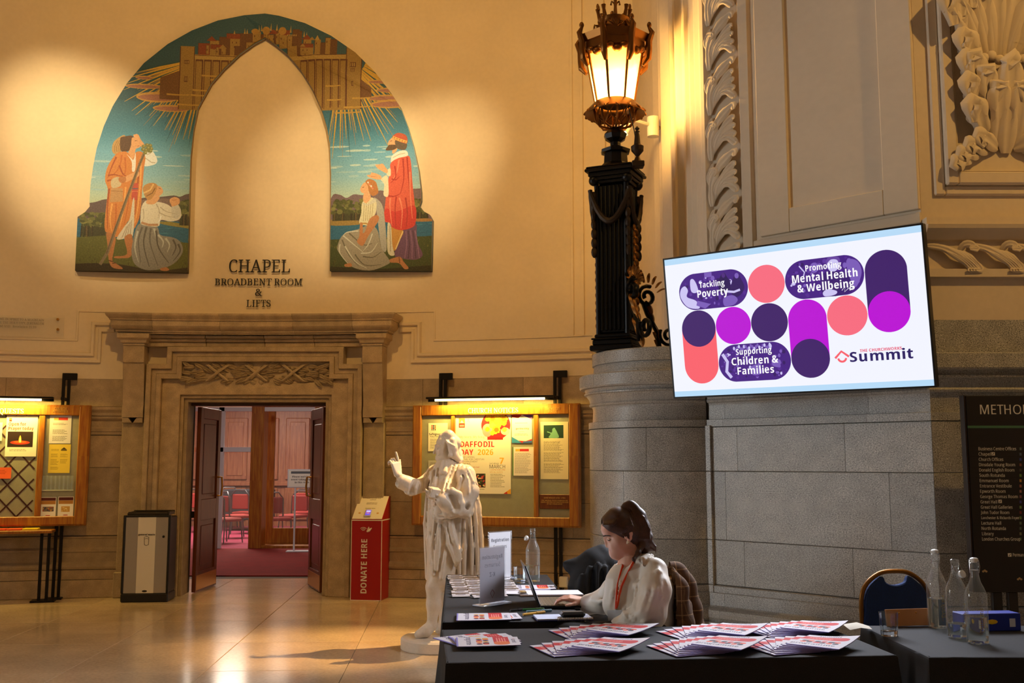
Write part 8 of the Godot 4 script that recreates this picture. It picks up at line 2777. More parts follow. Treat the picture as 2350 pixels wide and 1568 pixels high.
	f.chain([C.call(1130, 560, 6.95), C.call(1060, 620, 6.95), C.call(930, 680, 6.95), C.call(850, 670, 6.95), C.call(806, 648, 6.95)], [0.05, 0.075, 0.06, 0.035, 0.012], 0.04)
	f.chain([C.call(1130, 570, 6.95), C.call(1180, 660, 6.95), C.call(1190, 780, 6.95), C.call(1170, 930, 6.95), C.call(1160, 1030, 6.95)], [0.05, 0.075, 0.09, 0.1, 0.1], 0.05)
	f.chain([C.call(1060, 640, 6.92), C.call(1000, 760, 6.92), C.call(960, 860, 6.9), C.call(960, 1010, 6.9)], [0.07, 0.09, 0.09, 0.09], 0.04)
	f.chain([C.call(1060, 700, 6.95), C.call(1060, 900, 6.95), C.call(1060, 1030, 6.95)], [0.1, 0.12, 0.12], 0.05)
	for q in [[1020, 690, 1000, 960, 6.8], [1090, 660, 1080, 960, 6.8], [1150, 680, 1140, 960, 6.82], [950, 760, 920, 960, 6.8]]:
		f.cap(C.call(q[0], q[1], q[4]), C.call(q[2], q[3], q[4]), 0.022, 0.03, 0.025)
	for q in [[1040, 720, 1035, 980, 6.79], [1120, 720, 1110, 980, 6.8]]:
		f.cap(C.call(q[0], q[1], q[4]), C.call(q[2], q[3], q[4]), 0.012, 0.02, -0.02)
	tag(put("dark_coat", solid([f]), mat("navy_cloth", Color(0.045, 0.05, 0.062), 0.8)), "dark navy coat slung over a chair beside the far table", "coat")
	# wall socket adaptor near the floor behind it
	var t := thing("white_plug", "white plug adaptor low on the wall behind the dark coat", "plug", wall_frame(wall_uy(1299, 1347).x, 0.24, 0.07))
	var g := G.new()
	g.cbox(Vector3(-0.05, -0.06, 0), Vector3(0.05, 0.06, 0.05), 0.008)
	put("body", g.mesh(0), mat("white_plastic", Color(0.85, 0.83, 0.78), 0.4), t)
	g = G.new()
	g.tube([Vector3(0, -0.06, 0.02), Vector3(-0.03, -0.15, 0.03), Vector3(-0.15, -0.23, 0.05)], 0.006, 6)
	put("cord", g.mesh(40), mat("black_rubber", Color(0.03, 0.03, 0.03), 0.6), t)
# ------------------------------------------------------------------ the woman at the desk
func build_person() -> void:
	var D := 5.62
	# survey sheet of the figure: x, y on the sheet, w metres nearer than the middle plane
	var S := func(x: float, y: float, w := 0.0) -> Vector3: return at(1340.0 + x / 4.9, 1130.0 + y / 4.9, D - w) + Vector3(0, 0, 0)
	var skin := mat("skin", Color(0.88, 0.68, 0.58), 0.5)
	skin.subsurf_scatter_enabled = true
	skin.subsurf_scatter_strength = 0.08
	# body: trunk, limbs, then head and hands on finer grids
	var f := Field.new(at(1330, 1500, D) + Vector3(-0.25, -0.75, -0.4), at(1580, 1240, D) + Vector3(0.1, 0.1, 0.4), 0.015)
	f.chain([S.call(530, 700), S.call(545, 830), S.call(620, 1050), S.call(680, 1400), S.call(700, 1620)], [0.05, 0.075, 0.1, 0.11, 0.12], 0.04)
	f.cap(S.call(530, 850, -0.1), S.call(760, 890, 0.1), 0.035, 0.04, 0.03)
	var hip: Vector3 = S.call(700, 1660)
	for s in [-1.0, 1.0]:
		f.chain([hip + Vector3(0, 0, s * 0.1), hip + Vector3(-0.42, 0.0, s * 0.12), hip + Vector3(-0.4, -0.45, s * 0.12)], [0.1, 0.075, 0.05], 0.05)
	f.chain([S.call(490, 850, -0.14), S.call(330, 1095, -0.22), S.call(220, 1235, -0.28), S.call(20, 1235, -0.38)], [0.035, 0.035, 0.035, 0.026], 0.02)
	f.chain([S.call(790, 900, 0.11), S.call(740, 1370, 0.2), S.call(480, 1485, 0.15)], [0.04, 0.04, 0.03], 0.02)
	var h := Field.new(S.call(160, 800, -0.16), S.call(620, 120, 0.16), 0.0048)
	h.cap(S.call(520, 560), S.call(535, 760), 0.054, 0.062, 0.03)
	h.cap(S.call(405, 370), S.call(430, 430), 0.08, 0.076, 0.03, Vector3(1, 1, 1.12))          # skull
	h.cap(S.call(302, 430), S.call(392, 600), 0.046, 0.047, 0.03)             # face
	h.cap(S.call(268, 400, 0.02), S.call(268, 400, -0.02), 0.029, 0.029, 0.03)                   # forehead
	h.cap(S.call(365, 680), S.call(440, 620, 0.03), 0.03, 0.032, 0.03)                           # jaw, near
	h.cap(S.call(365, 680), S.call(440, 620, -0.03), 0.03, 0.032, 0.03)
	h.cap(S.call(352, 690, 0.004), S.call(345, 690, 0.0), 0.02, 0.02, 0.02)                      # chin
	h.cap(S.call(234, 512, 0.0), S.call(264, 598, 0.0), 0.0085, 0.0125, 0.01)                     # nose
	h.cap(S.call(286, 604, 0.012), S.call(286, 604, -0.012), 0.0085, 0.0085, 0.006)              # nostrils' wings
	h.cap(S.call(300, 645, 0.012), S.call(300, 645, -0.012), 0.0085, 0.0085, 0.008)              # lips
	h.cap(S.call(312, 668, 0.01), S.call(312, 668, -0.01), 0.009, 0.009, 0.008)
	h.cap(S.call(300, 656, 0.02), S.call(300, 656, -0.02), 0.0025, 0.0025, -0.005)
	for s in [-1.0, 1.0]:
		h.cap(S.call(262, 522, s * 0.034), S.call(300, 522, s * 0.056), 0.012, 0.011, -0.01)      # socket
		h.cap(S.call(282, 530, s * 0.026), S.call(292, 532, s * 0.031), 0.0115, 0.0115, 0.003)    # lowered lid
		h.cap(S.call(345, 590, s * 0.03), S.call(385, 560, s * 0.045), 0.022, 0.024, 0.03)        # cheek
		h.chain([S.call(490, 445, s * 0.078), S.call(525, 465, s * 0.086), S.call(520, 520, s * 0.083), S.call(498, 555, s * 0.076)], [0.01, 0.011, 0.009, 0.008], 0.008)
		h.cap(S.call(480, 500, s * 0.074), S.call(505, 500, s * 0.078), 0.014, 0.012, 0.01)
	# far hand on the keyboard
	var wr: Vector3 = S.call(8, 1228, -0.385)
	var a := Field.new(wr + Vector3(-0.22, -0.12, -0.1), wr + Vector3(0.12, 0.1, 0.14), 0.004)
	a.cap(wr + Vector3(0.08, -0.005, 0.0), wr, 0.03, 0.024, 0.02)
	hand(a, wr, Vector3(-0.93, 0.22, 0.1).normalized(), Vector3(0.1, 1, 0).normalized(), Vector3(-0.1, -0.15, 1).normalized(), 1.02, [0.42, 0.5, 0.45, 0.4], 0.55)
	# near hand resting in the lap
	var wl: Vector3 = S.call(470, 1485, 0.16)
	var b := Field.new(wl + Vector3(-0.22, -0.12, -0.12), wl + Vector3(0.1, 0.1, 0.12), 0.005)
	hand(b, wl, Vector3(-0.95, -0.25, -0.1).normalized(), Vector3(-0.2, 0.95, 0).normalized(), Vector3(0, 0.1, -1).normalized(), 1.0, [-0.3, -0.35, -0.35, -0.3], 0.5)
	var o := put("person", solid([f, h, a, b]), skin)
	tag(o, "seated woman in a cream blouse and orange lanyard typing on a laptop", "person")
	# brows, lashes, lips as thin overlays of their own matter
	var g := G.new()
	g.tube([S.call(218, 496, 0.012), S.call(248, 484, 0.03), S.call(302, 494, 0.053)], [0.003, 0.0045, 0.002], 6)
	g.tube([S.call(218, 496, -0.012), S.call(248, 484, -0.03), S.call(302, 494, -0.053)], [0.003, 0.0045, 0.002], 6)
	put("eyebrows", g.mesh(50), mat("brow_hair", Color(0.1, 0.06, 0.04), 0.7), o)
	g = G.new()
	for s in [-1.0, 1.0]:
		g.tube([S.call(262, 536, s * 0.03), S.call(280, 543, s * 0.041), S.call(306, 534, s * 0.047)], [0.0015, 0.0026, 0.0012], 5)
	put("eyelashes", g.mesh(50), mat("brow_hair", Color(0.1, 0.06, 0.04), 0.7), o)
	g = G.new()
	g.tube([S.call(291, 648, 0.022), S.call(286, 650, 0.0), S.call(291, 648, -0.022)], [0.002, 0.0055, 0.002], 6)
	g.tube([S.call(303, 668, 0.02), S.call(298, 669, 0.0), S.call(303, 668, -0.02)], [0.002, 0.006, 0.002], 6)
	put("lips", g.mesh(60), mat("lip_colour", Color(0.55, 0.27, 0.25), 0.5), o)
	# hair: cap, sleek sides, ponytail with loose waves
	var q := Field.new(S.call(170, 860, -0.2), S.call(860, 100, 0.2), 0.0065)
	q.cap(S.call(412, 365), S.call(445, 425), 0.09, 0.087, 0.02, Vector3(1, 1, 1.12))
	q.cap(S.call(292, 345), S.call(365, 300), 0.05, 0.06, 0.025, Vector3(1, 1, 0.7))
	for s in [-1.0, 1.0]:
		q.cap(S.call(330, 375, s * 0.052), S.call(445, 420, s * 0.068), 0.032, 0.032, 0.02)
	q.cap(S.call(500, 470), S.call(545, 560), 0.068, 0.05, 0.03, Vector3(1, 1, 0.95))
	q.cap(S.call(185, 490), S.call(300, 545), 0.046, 0.05, -0.008, Vector3(1, 1, 0.42))    # clear the face
	q.cap(S.call(320, 570), S.call(425, 620), 0.056, 0.058, -0.008, Vector3(1, 1, 0.42))
	for s in [-1.0, 1.0]:
		q.cap(S.call(505, 480, s * 0.1), S.call(500, 545, s * 0.1), 0.026, 0.026, -0.006)
	q.chain([S.call(455, 215), S.call(478, 165), S.call(520, 150), S.call(560, 185)], [0.026, 0.024, 0.026, 0.03], 0.012)
	q.chain([S.call(545, 170), S.call(610, 270), S.call(655, 390), S.call(675, 500), S.call(680, 610), S.call(630, 670)], [0.03, 0.042, 0.042, 0.046, 0.042, 0.018], 0.012)
	q.chain([S.call(650, 420, 0.03), S.call(725, 505, 0.02), S.call(745, 570, 0.03), S.call(800, 620, 0.02), S.call(815, 690, 0.02)], [0.024, 0.022, 0.016, 0.01, 0.004], 0.008)
	q.chain([S.call(680, 560, 0.01), S.call(740, 630, 0.02), S.call(790, 660, 0.03)], [0.02, 0.014, 0.004], 0.008)
	q.chain([S.call(650, 580, 0.04), S.call(610, 680, 0.09), S.call(558, 755, 0.125), S.call(585, 805, 0.135)], [0.022, 0.014, 0.009, 0.003], 0.01)
	for k in 16:                                   # combed strands, then waves in the ponytail
		var u := k / 15.0
		q.chain([S.call(205 + 30 * u, 372 - 70 * u, 0.09 - 0.075 * u), S.call(330 + 40 * u, 300 - 70 * u + 60 * (1 - u), 0.104 - 0.07 * u), S.call(462, 215 - 18 * u, 0.035 - 0.02 * u)], [0.003, 0.0062, 0.005], 0.004)
	for k in 5:
		q.chain([S.call(430 + 20 * k, 470 + 14 * k, 0.092), S.call(470 + 20 * k, 380, 0.092), S.call(470 + 6 * k, 225, 0.035)], [0.004, 0.006, 0.005], 0.004)
	for k in 9:
		var sw := 14.0 * sin(k * 2.1)
		q.chain([S.call(535 + 6 * k, 185 + 4 * k, 0.03), S.call(575 + 12 * k, 300 + sw, 0.042), S.call(600 + 15 * k - sw, 420, 0.046), S.call(600 + 17 * k + sw, 520, 0.048), S.call(590 + 17 * k - sw, 630, 0.04)], [0.005, 0.0085, 0.009, 0.009, 0.004], 0.004)
	var brown := mat("brown_hair", Color.WHITE, 0.5, 0.0, mottle(Color(0.27, 0.16, 0.095), 0.3, 0.3, 0.15, 66, 256, 0.02), 4.0)
	put("hair", solid([q]), brown, o)
	# blouse
	var e := Field.new(at(1330, 1500, D) + Vector3(-0.15, -0.4, -0.45), at(1580, 1240, D) + Vector3(0.1, 0.12, 0.42), 0.0125)
	e.chain([S.call(600, 880), S.call(620, 1000), S.call(640, 1200), S.call(690, 1560)], [0.1, 0.128, 0.14, 0.15], 0.03)
	e.chain([S.call(475, 870), S.call(430, 1010), S.call(385, 1260)], [0.055, 0.078, 0.085], 0.05)
	e.chain([S.call(800, 940), S.call(850, 1100), S.call(840, 1400)], [0.055, 0.065, 0.07], 0.05)
	e.cap(S.call(490, 830, -0.12), S.call(790, 870, 0.11), 0.05, 0.058, 0.04)
	e.chain([S.call(480, 850, -0.15), S.call(330, 1090, -0.22), S.call(220, 1230, -0.28), S.call(55, 1262, -0.36)], [0.055, 0.06, 0.066, 0.058], 0.025)
	e.chain([S.call(800, 890, 0.12), S.call(805, 1100, 0.19), S.call(735, 1360, 0.21), S.call(570, 1465, 0.17), S.call(400, 1505, 0.12)], [0.066, 0.08, 0.086, 0.068, 0.05], 0.025)
	e.cap(S.call(525, 600, 0.0), S.call(490, 770, 0.0), 0.07, 0.06, -0.012)                       # open neck
	e.cap(S.call(470, 760, 0.08), S.call(425, 960, 0.12), 0.034, 0.005, -0.008)
	for s in [-1.0, 1.0]:                                                                          # collar
		e.chain([S.call(770, 715, s * 0.02), S.call(700, 725, s * 0.085), S.call(610, 790, s * 0.1), S.call(520, 860, s * 0.06 + 0.03)], [0.012, 0.016, 0.016, 0.006], 0.006)
	e.chain([S.call(720, 715, 0.09), S.call(660, 760, 0.125), S.call(665, 815, 0.15)], [0.016, 0.018, 0.005], 0.006)
	var lie := func(x: float, y: float, proud: float) -> Vector3:       # nearest point of the blouse on that line of sight
		for k in 90:
			var w := 0.4 - 0.008 * k
			var c := Vector3i(((S.call(x, y, w) - e.lo) / e.c).round()).clamp(Vector3i.ZERO, e.n - Vector3i.ONE)
			if e.f[(c.z * e.n.y + c.y) * e.n.x + c.x] < 0.004:
				return S.call(x, y, w + proud)
		return S.call(x, y, 0.05)
	for k in [[830, 900, 810, 1100, 730, 1340, 0.285], [760, 910, 720, 1120, 650, 1330, 0.275], [850, 960, 880, 1150, 880, 1400, 0.14], [690, 950, 600, 1060, 560, 1240, 0.2], [560, 1440, 480, 1400, 440, 1330, 0.25], [620, 1500, 540, 1440, 520, 1380, 0.27], [760, 1420, 690, 1460, 600, 1500, 0.3], [350, 1010, 330, 1150, 300, 1330, 0.1], [420, 1000, 400, 1180, 350, 1380, 0.13], [830, 850, 840, 900, 800, 960, 0.22], [250, 1200, 180, 1230, 90, 1210, -0.25]]:
		e.chain([lie.call(k[0], k[1], -0.012), lie.call(k[2], k[3], -0.006), lie.call(k[4], k[5], -0.012)], [0.008, 0.014, 0.008], 0.014)
	for k in [[600, 1060, 575, 1300, 0.24], [910, 1000, 880, 1350, 0.13], [480, 1380, 560, 1480, 0.28]]:
		e.cap(lie.call(k[0], k[1], 0.004), lie.call(k[2], k[3], 0.004), 0.008, 0.012, -0.014)
	var silk := mat("cream_silk", Color(0.86, 0.82, 0.75), 0.5)
	silk.rim_enabled = true
	silk.rim = 0.2
	put("blouse", solid([e]), silk, o)
	# trousers over the legs under the table
	var tr := Field.new(hip + Vector3(-0.6, -0.75, -0.35), hip + Vector3(0.25, 0.15, 0.35), 0.022)
	for s in [-1.0, 1.0]:
		tr.chain([hip + Vector3(0, 0, s * 0.09), hip + Vector3(-0.42, 0.0, s * 0.12), hip + Vector3(-0.4, -0.5, s * 0.12)], [0.13, 0.1, 0.08], 0.06)
	put("trousers", solid([tr]), mat("black_trousers", Color(0.03, 0.03, 0.035), 0.8), o)
	# lanyard and its clear badge, earring, wrist strap
	var orange := mat("orange_lanyard", Color(0.95, 0.28, 0.05), 0.6)
	for r in [[[612, 690], [575, 760], [540, 820], [500, 900], [460, 980], [425, 1060], [400, 1150], [385, 1230], [366, 1315]], [[462, 745], [440, 830], [410, 930], [382, 1040], [372, 1150], [366, 1240], [362, 1315]]]:
		var run := []
		for q2 in r:
			run.append(lie.call(q2[0], q2[1], 0.004))
		g = G.new()
		g.tube(run, 0.0085, 6, true, 0.3, Vector3(0, 0, 1))
		put("lanyard_strap", g.mesh(40), orange, o)
	var bd := Transform3D(Basis.from_euler(Vector3(0.1, -0.6, 0.1)), lie.call(350, 1390, 0.02))
	g = G.new()
	g.cbox(Vector3(-0.045, -0.03, -0.001), Vector3(0.045, 0.03, 0.001), 0.0005)
	put("badge_wallet", g.mesh(0), glass("clear_wallet", Color(0.9, 0.92, 0.95), 0.35, 0.1), o, bd)
	g = G.new()
	g.tube([lie.call(364, 1312, 0.006), lie.call(356, 1360, 0.012)], 0.006, 6)
	put("badge_clip", g.mesh(40), mat("steel_wire", Color(0.7, 0.7, 0.7), 0.25, 1.0), o)
	g = G.new()
	for k in 3:
		g.ball(S.call(492 + 9 * (k % 2), 558 + 7 * k, 0.09), Vector3(0.006, 0.006, 0.006), 8, 6)
	put("earring", g.mesh(50), mat("pearl", Color(0.95, 0.9, 0.78), 0.15), o)
	g = G.new()
	for k in 6:
		g.ball(lie.call(410 - 8 * k, 1000 + 55 * k, 0.002), Vector3(0.005, 0.005, 0.003), 8, 6)
	put("buttons", g.mesh(50), mat("pearl", Color(0.95, 0.9, 0.78), 0.15), o)
# ------------------------------------------------------------------ door leaves and the room beyond the doorway
func door_leaf(called: String, label: String, hinge: Vector3, dir: Vector3, face: float) -> void:
	var z := dir.cross(Vector3.UP) * face
	var d := structure(called, label)
	d.transform = Transform3D(Basis(dir, Vector3.UP, z) if face > 0 else Basis(dir, Vector3.UP, -z), hinge)
	var oak := wooden("door_oak", Color(0.36, 0.17, 0.06), 0.3, 14, 1.0)
	var w := 0.83
	var h := 2.27
	var g: G
	for q in [[0.0, 0.0, 0.11, h], [w - 0.11, 0.0, w, h], [0.11, 0.0, w - 0.11, 0.24], [0.11, 0.86, w - 0.11, 1.12], [0.11, h - 0.14, w - 0.11, h]]:
		g = G.new()
		g.cbox(Vector3(q[0], q[1], -0.025), Vector3(q[2], q[3], 0.025), 0.004)
		put("rail", g.mesh(0), oak, d)
	for q in [[0.24, 0.86], [1.12, h - 0.14]]:
		g = G.new()
		g.cbox(Vector3(0.11, q[0], -0.008), Vector3(w - 0.11, q[1], 0.008), 0.002)
		g.cbox(Vector3(0.17, q[0] + 0.06, -0.016), Vector3(w - 0.17, q[1] - 0.06, 0.016), 0.01)
		put("panel", g.mesh(0), oak, d)
	for s in [-1.0, 1.0]:
		g = G.new()
		g.cbox(Vector3(0.02, 0.02, s * 0.025 - 0.002), Vector3(w - 0.02, 0.2, s * 0.025 + 0.002), 0.001)
		put("kick_plate", g.mesh(0), M.brass, d)
		g = G.new()
		g.tube([Vector3(w - 0.07, 1.15, s * 0.025), Vector3(w - 0.07, 1.15, s * 0.075), Vector3(w - 0.07, 1.27, s * 0.085), Vector3(w - 0.07, 1.39, s * 0.075), Vector3(w - 0.07, 1.39, s * 0.025)], 0.013, 8)
		put("pull_handle", g.mesh(40), M.brass, d)
	g = G.new()
	g.cbox(Vector3(0.02, 0.9, -0.05 * face - 0.02), Vector3(w - 0.05, 0.98, -0.05 * face + 0.02), 0.006)
	put("crash_bar", g.mesh(0), mat("dark_iron", Color(0.1, 0.085, 0.07), 0.5, 0.6), d)
func build_inner_room() -> void:
	door_leaf("door_1", "dark oak door leaf folded back on the left of the doorway", Vector3(-3.9, 0.01, -12.8), Vector3(0.02, 0, -1).normalized(), 1.0)
	door_leaf("door_2", "dark oak door leaf standing half open on the right", Vector3(-2.33, 0.01, -12.8), Vector3(-0.36, 0, -0.93).normalized(), -1.0)
	var oak := wooden("pale_oak", Color(0.6, 0.37, 0.13), 0.4, 15, 0.8)
	var fr := structure("trim_2", "oak head of the doorway frame")
	var g := G.new()
	g.cbox(Vector3(-4.0, 2.29, -12.9), Vector3(-2.2, 2.36, -12.7), 0.005)
	put("head", g.mesh(0), mat("dark_oak", Color(0.25, 0.15, 0.08), 0.4), fr)
	# shell
	var fl := structure("floor", "crimson carpet in the lobby beyond the doorway")
	g = G.new()
	g.box(Vector3(-12, -0.2, -19.3), Vector3(-1.2, 0.004, -14.75))
	put("carpet", g.mesh(0), mat("crimson_carpet", Color.WHITE, 1.0, 0.0, mottle(Color(0.48, 0.09, 0.1), 0.12, 0.2, 0.05, 21, 256), 1.2), fl)
	fl = structure("floor", "plum carpet in the meeting room behind the glass")
	g = G.new()
	g.box(Vector3(-14, -0.2, -26), Vector3(-1.2, 0.004, -19.3))
	put("carpet", g.mesh(0), mat("plum_carpet", Color.WHITE, 1.0, 0.0, mottle(Color(0.55, 0.16, 0.28), 0.15, 0.2, 0.05, 22, 256), 1.2), fl)
	var w := structure("wall_inner", "plaster shell of the lobby and meeting room")
	for q in [[-14.0, 0, -26.4, -1.2, 3.4, -26.0], [-14.4, 0, -26.4, -14.0, 3.4, -13.3], [-1.2, 0, -26.4, -0.8, 3.4, -13.0], [-14.4, 3.4, -26.4, -0.8, 3.6, -12.9], [-14.4, 0, -13.9, -5.9, 3.4, -13.5]]:
		g = G.new()
		g.box(Vector3(q[0], q[1], q[2]), Vector3(q[3], q[4], q[5]))
		put("plaster", g.mesh(0), M.plaster, w)
	# panelled far wall
	var pw := structure("wall_panelled", "wood panelled far wall of the meeting room")
	var ply := wooden("red_brown_panelling", Color(0.5, 0.29, 0.19), 0.45, 16, 0.8)
	g = G.new()
	g.box(Vector3(-10, 0, -26.0), Vector3(-3, 2.9, -25.95))
	put("back_board", g.mesh(0), ply, pw)
	for k in 8:
		for q in [[0.15, 0.95], [1.15, 2.7]]:
			g = G.new()
			var x := -9.6 + 0.78 * k
			g.cbox(Vector3(x, q[0], -25.96), Vector3(x + 0.6, q[1], -25.9), 0.02)
			g.cbox(Vector3(x + 0.1, q[0] + 0.1, -25.91), Vector3(x + 0.5, q[1] - 0.1, -25.88), 0.015)
			put("panel", g.mesh(0), ply, pw)
	g = G.new()
	g.cbox(Vector3(-10, 1.0, -25.96), Vector3(-3, 1.08, -25.86), 0.01)
	put("dado_rail", g.mesh(0), ply, pw)
	# glass screen with a white frame, oak post and oak-framed glass door
	var sc := structure("window_2", "glazed screen with white bars and an oak post")
	var Z := 19.3
	var X := func(px: float) -> float: return at(px, 1100, Z).x
	var white := mat("white_frame", Color(0.8, 0.82, 0.88), 0.4)
	for q in [[X.call(499), 0.0, X.call(512), 2.62], [X.call(470), 1.78, X.call(575), 1.87], [X.call(440), 2.54, X.call(720), 2.62]]:
		g = G.new()
		g.cbox(Vector3(q[0], q[1], -Z - 0.04), Vector3(q[2], q[3], -Z + 0.04), 0.005)
		put("bar", g.mesh(0), white, sc)
	var pane := glass("clear_pane", Color(0.95, 1, 1), 0.05)
	for q in [[X.call(440), X.call(499)], [X.call(512), X.call(575)]]:
		for y in [[0.02, 1.78], [1.87, 2.54]]:
			g = G.new()
			g.box(Vector3(q[0], y[0], -Z - 0.004), Vector3(q[1], y[1], -Z + 0.004))
			put("pane", g.mesh(0), pane, sc)
	g = G.new()
	g.cbox(Vector3(X.call(575), 0, -Z - 0.3), Vector3(X.call(604), 3.3, -Z + 0.06), 0.01)
	put("oak_post", g.mesh(0), oak, sc)
	var dz := 19.9
	var XD := func(px: float) -> float: return at(px, 1100, dz).x
	var dr := structure("door_3", "pale oak door with a tall glass pane beyond the lobby")
	for q in [[XD.call(604), 0.05, XD.call(629), 2.9], [XD.call(711), 0.05, XD.call(740), 2.9], [XD.call(629), 0.05, XD.call(711), 0.34], [XD.call(629), 2.62, XD.call(711), 2.9]]:
		g = G.new()
		g.cbox(Vector3(q[0], q[1], -dz - 0.04), Vector3(q[2], q[3], -dz + 0.04), 0.006)
		put("rail", g.mesh(0), oak, dr)
	g = G.new()
	g.box(Vector3(XD.call(629), 0.34, -dz - 0.004), Vector3(XD.call(711), 2.62, -dz + 0.004))
	put("pane", g.mesh(0), pane, dr)
	g = G.new()
	g.cbox(Vector3(XD.call(604), 0.0, -dz - 0.1), Vector3(XD.call(740), 0.05, -Z), 0.006)
	put("threshold", g.mesh(0), oak, dr)
	g = G.new()
	g.tube([Vector3(XD.call(706), 1.1, -dz + 0.04), Vector3(XD.call(706), 1.12, -dz + 0.09), Vector3(XD.call(706), 1.38, -dz + 0.09), Vector3(XD.call(706), 1.4, -dz + 0.04)], 0.014, 7)
	put("pull_handle", g.mesh(40), mat("dark_iron", Color(0.1, 0.085, 0.07), 0.5, 0.6), dr)
	# free-standing notice
	var t := thing("sign_stand", "white framed notice on a slim two-legged stand beyond the doorway", "sign", Transform3D(Basis(Vector3.UP, 0.1), Vector3(at(690, 1257, 18.6).x, 0.004, -18.6)))
	g = G.new()
	g.cbox(Vector3(-0.25, 0.0, -0.12), Vector3(0.25, 0.02, 0.12), 0.004)
	put("foot", g.mesh(0), white, t)
	for x in [-0.12, 0.17]:
		g = G.new()
		g.cbox(Vector3(x - 0.015, 0.02, -0.015), Vector3(x + 0.015, 1.15, 0.015), 0.003)
		put("leg", g.mesh(0), white, t)
	var p := Paint.new(240, 150, Color(0.9, 0.9, 0.88))
	p.rect(Rect2(20, 8, 220, 22), Color(0.35, 0.38, 0.42))
	for k in 3:
		p.text(lettering(["Please wait here", "event taking place", "in this room"][k], "Droid Sans", 700), Vector2(118, 58 + 26 * k), 22, Color(0.3, 0.3, 0.32))
	g = G.new()
	g.cbox(Vector3(-0.26, 1.13, -0.02), Vector3(0.26, 1.46, 0.02), 0.005)
	put("frame", g.mesh(0), white, t)
	g = G.new()
	g.quad(Vector3(-0.24, 1.15, 0.021), Vector3(0.24, 1.15, 0.021), Vector3(0.24, 1.44, 0.021), Vector3(-0.24, 1.44, 0.021))
	put("notice_sheet", g.mesh(0), printed("print_stand", p.texture(false)), t)
	# meeting chairs behind the glass
	var proto: Node3D
	var red := mat("red_seat", Color(0.55, 0.09, 0.08), 0.8)
	var steel := mat("grey_steel", Color(0.4, 0.4, 0.42), 0.4, 0.8)
	var where := [[638, 20.9, 0.6, "nearest behind the glass door's left stile"], [676, 22.0, -0.4, "in the middle of the glass door"], [700, 23.4, 0.2, "farthest right behind the glass door"], [520, 20.6, 2.6, "nearest behind the glass screen's upright"], [545, 21.9, 2.2, "between the upright and the oak post"], [565, 23.2, 2.9, "just left of the oak post"], [530, 25.2, 0.4, "far back between the white bars"], [470, 23.6, 1.2, "left of the glass screen's white upright"]]
	for k in where.size():
		var q: Array = where[k]
		var c: Node3D
		var label: String = "red-seated stacking chair %s" % q[3]
		if k == 0:
			proto = thing("stacking_chair", label, "chair", Transform3D(), "chairs in the meeting room")
			c = proto
			g = G.new()
			g.cbox(Vector3(-0.23, 0.42, -0.22), Vector3(0.23, 0.49, 0.24), 0.025)
			put("seat", g.mesh(30), red, c)
			g = G.new()
			g.cbox(Vector3(-0.2, 0.55, -0.25), Vector3(0.2, 0.88, -0.21), 0.02)
			put("backrest", g.mesh(30), red, c)
			g = G.new()
			g.tube([Vector3(-0.22, 0.4, -0.23), Vector3(-0.22, 0.85, -0.25), Vector3(-0.12, 0.97, -0.25), Vector3(0.12, 0.97, -0.25), Vector3(0.22, 0.85, -0.25), Vector3(0.22, 0.4, -0.23)], 0.016, 7)
			put("back_frame", g.mesh(50), steel, c)
			for s in [[-0.2, -0.2], [0.2, -0.2], [-0.2, 0.22], [0.2, 0.22]]:
				g = G.new()
				g.tube([Vector3(s[0] * 1.1, 0, s[1] * 1.2), Vector3(s[0], 0.43, s[1])], 0.014, 6)
				put("leg", g.mesh(40), steel, c)
		else:
			c = proto.duplicate()
			c.name = numbered("stacking_chair")
			add_child(c)
			c.set_meta("label", label)
		c.transform = Transform3D(Basis(Vector3.UP, q[2]), Vector3(at(q[0], 1100, q[1]).x, 0.004, -q[1]))
	var dt := thing("meeting_table", "table under a dark cloth behind the glass screen", "table", Transform3D(Basis(), Vector3(at(572, 1100, 24.4).x, 0.004, -24.4)))
	g = G.new()
	g.cbox(Vector3(-0.55, 0.25, -0.35), Vector3(0.55, 0.95, 0.35), 0.02)
	put("cloth", g.mesh(0), mat("slate_cloth", Color(0.09, 0.08, 0.13), 0.9), dt)
	for x in [-0.4, 0.4]:
		g = G.new()
		g.cbox(Vector3(x - 0.03, 0.0, -0.03), Vector3(x + 0.03, 0.25, 0.03), 0.004)
		put("leg", g.mesh(0), steel, dt)
	# ceiling panels that light both rooms
	for q in [[Vector3(-6.2, 3.38, -22.5), 2.4, E.inner, "meeting_room_panel"], [Vector3(-4.2, 3.38, -16.6), 0.9, E.lobby, "lobby_panel"]]:
		var lp := thing("ceiling_panel_light", "flat white ceiling light panel in the %s" % ("meeting room" if q[1] > 1 else "lobby"), "light", Transform3D(Basis(), q[0]), "ceiling panels beyond the doorway")
		g = G.new()
		g.cbox(Vector3(-q[1] / 2 - 0.03, 0, -q[1] / 2 - 0.03), Vector3(q[1] / 2 + 0.03, 0.02, q[1] / 2 + 0.03), 0.004)
		put("frame", g.mesh(0), white, lp)
		g = G.new()
		g.quad(Vector3(-q[1] / 2, -0.002, -q[1] / 2), Vector3(q[1] / 2, -0.002, -q[1] / 2), Vector3(q[1] / 2, -0.002, q[1] / 2), Vector3(-q[1] / 2, -0.002, q[1] / 2))
		put("panel_light_diffuser", g.mesh(0), glow("panel_glow", Color(1.0, 0.95, 0.88), 1.5), lp)
		area(q[3], q[0] + Vector3(0, -0.02, 0), q[0] + Vector3(0, -2, 0.001), Vector2(q[1], q[1]), Color(1.0, 0.93, 0.85), q[2])
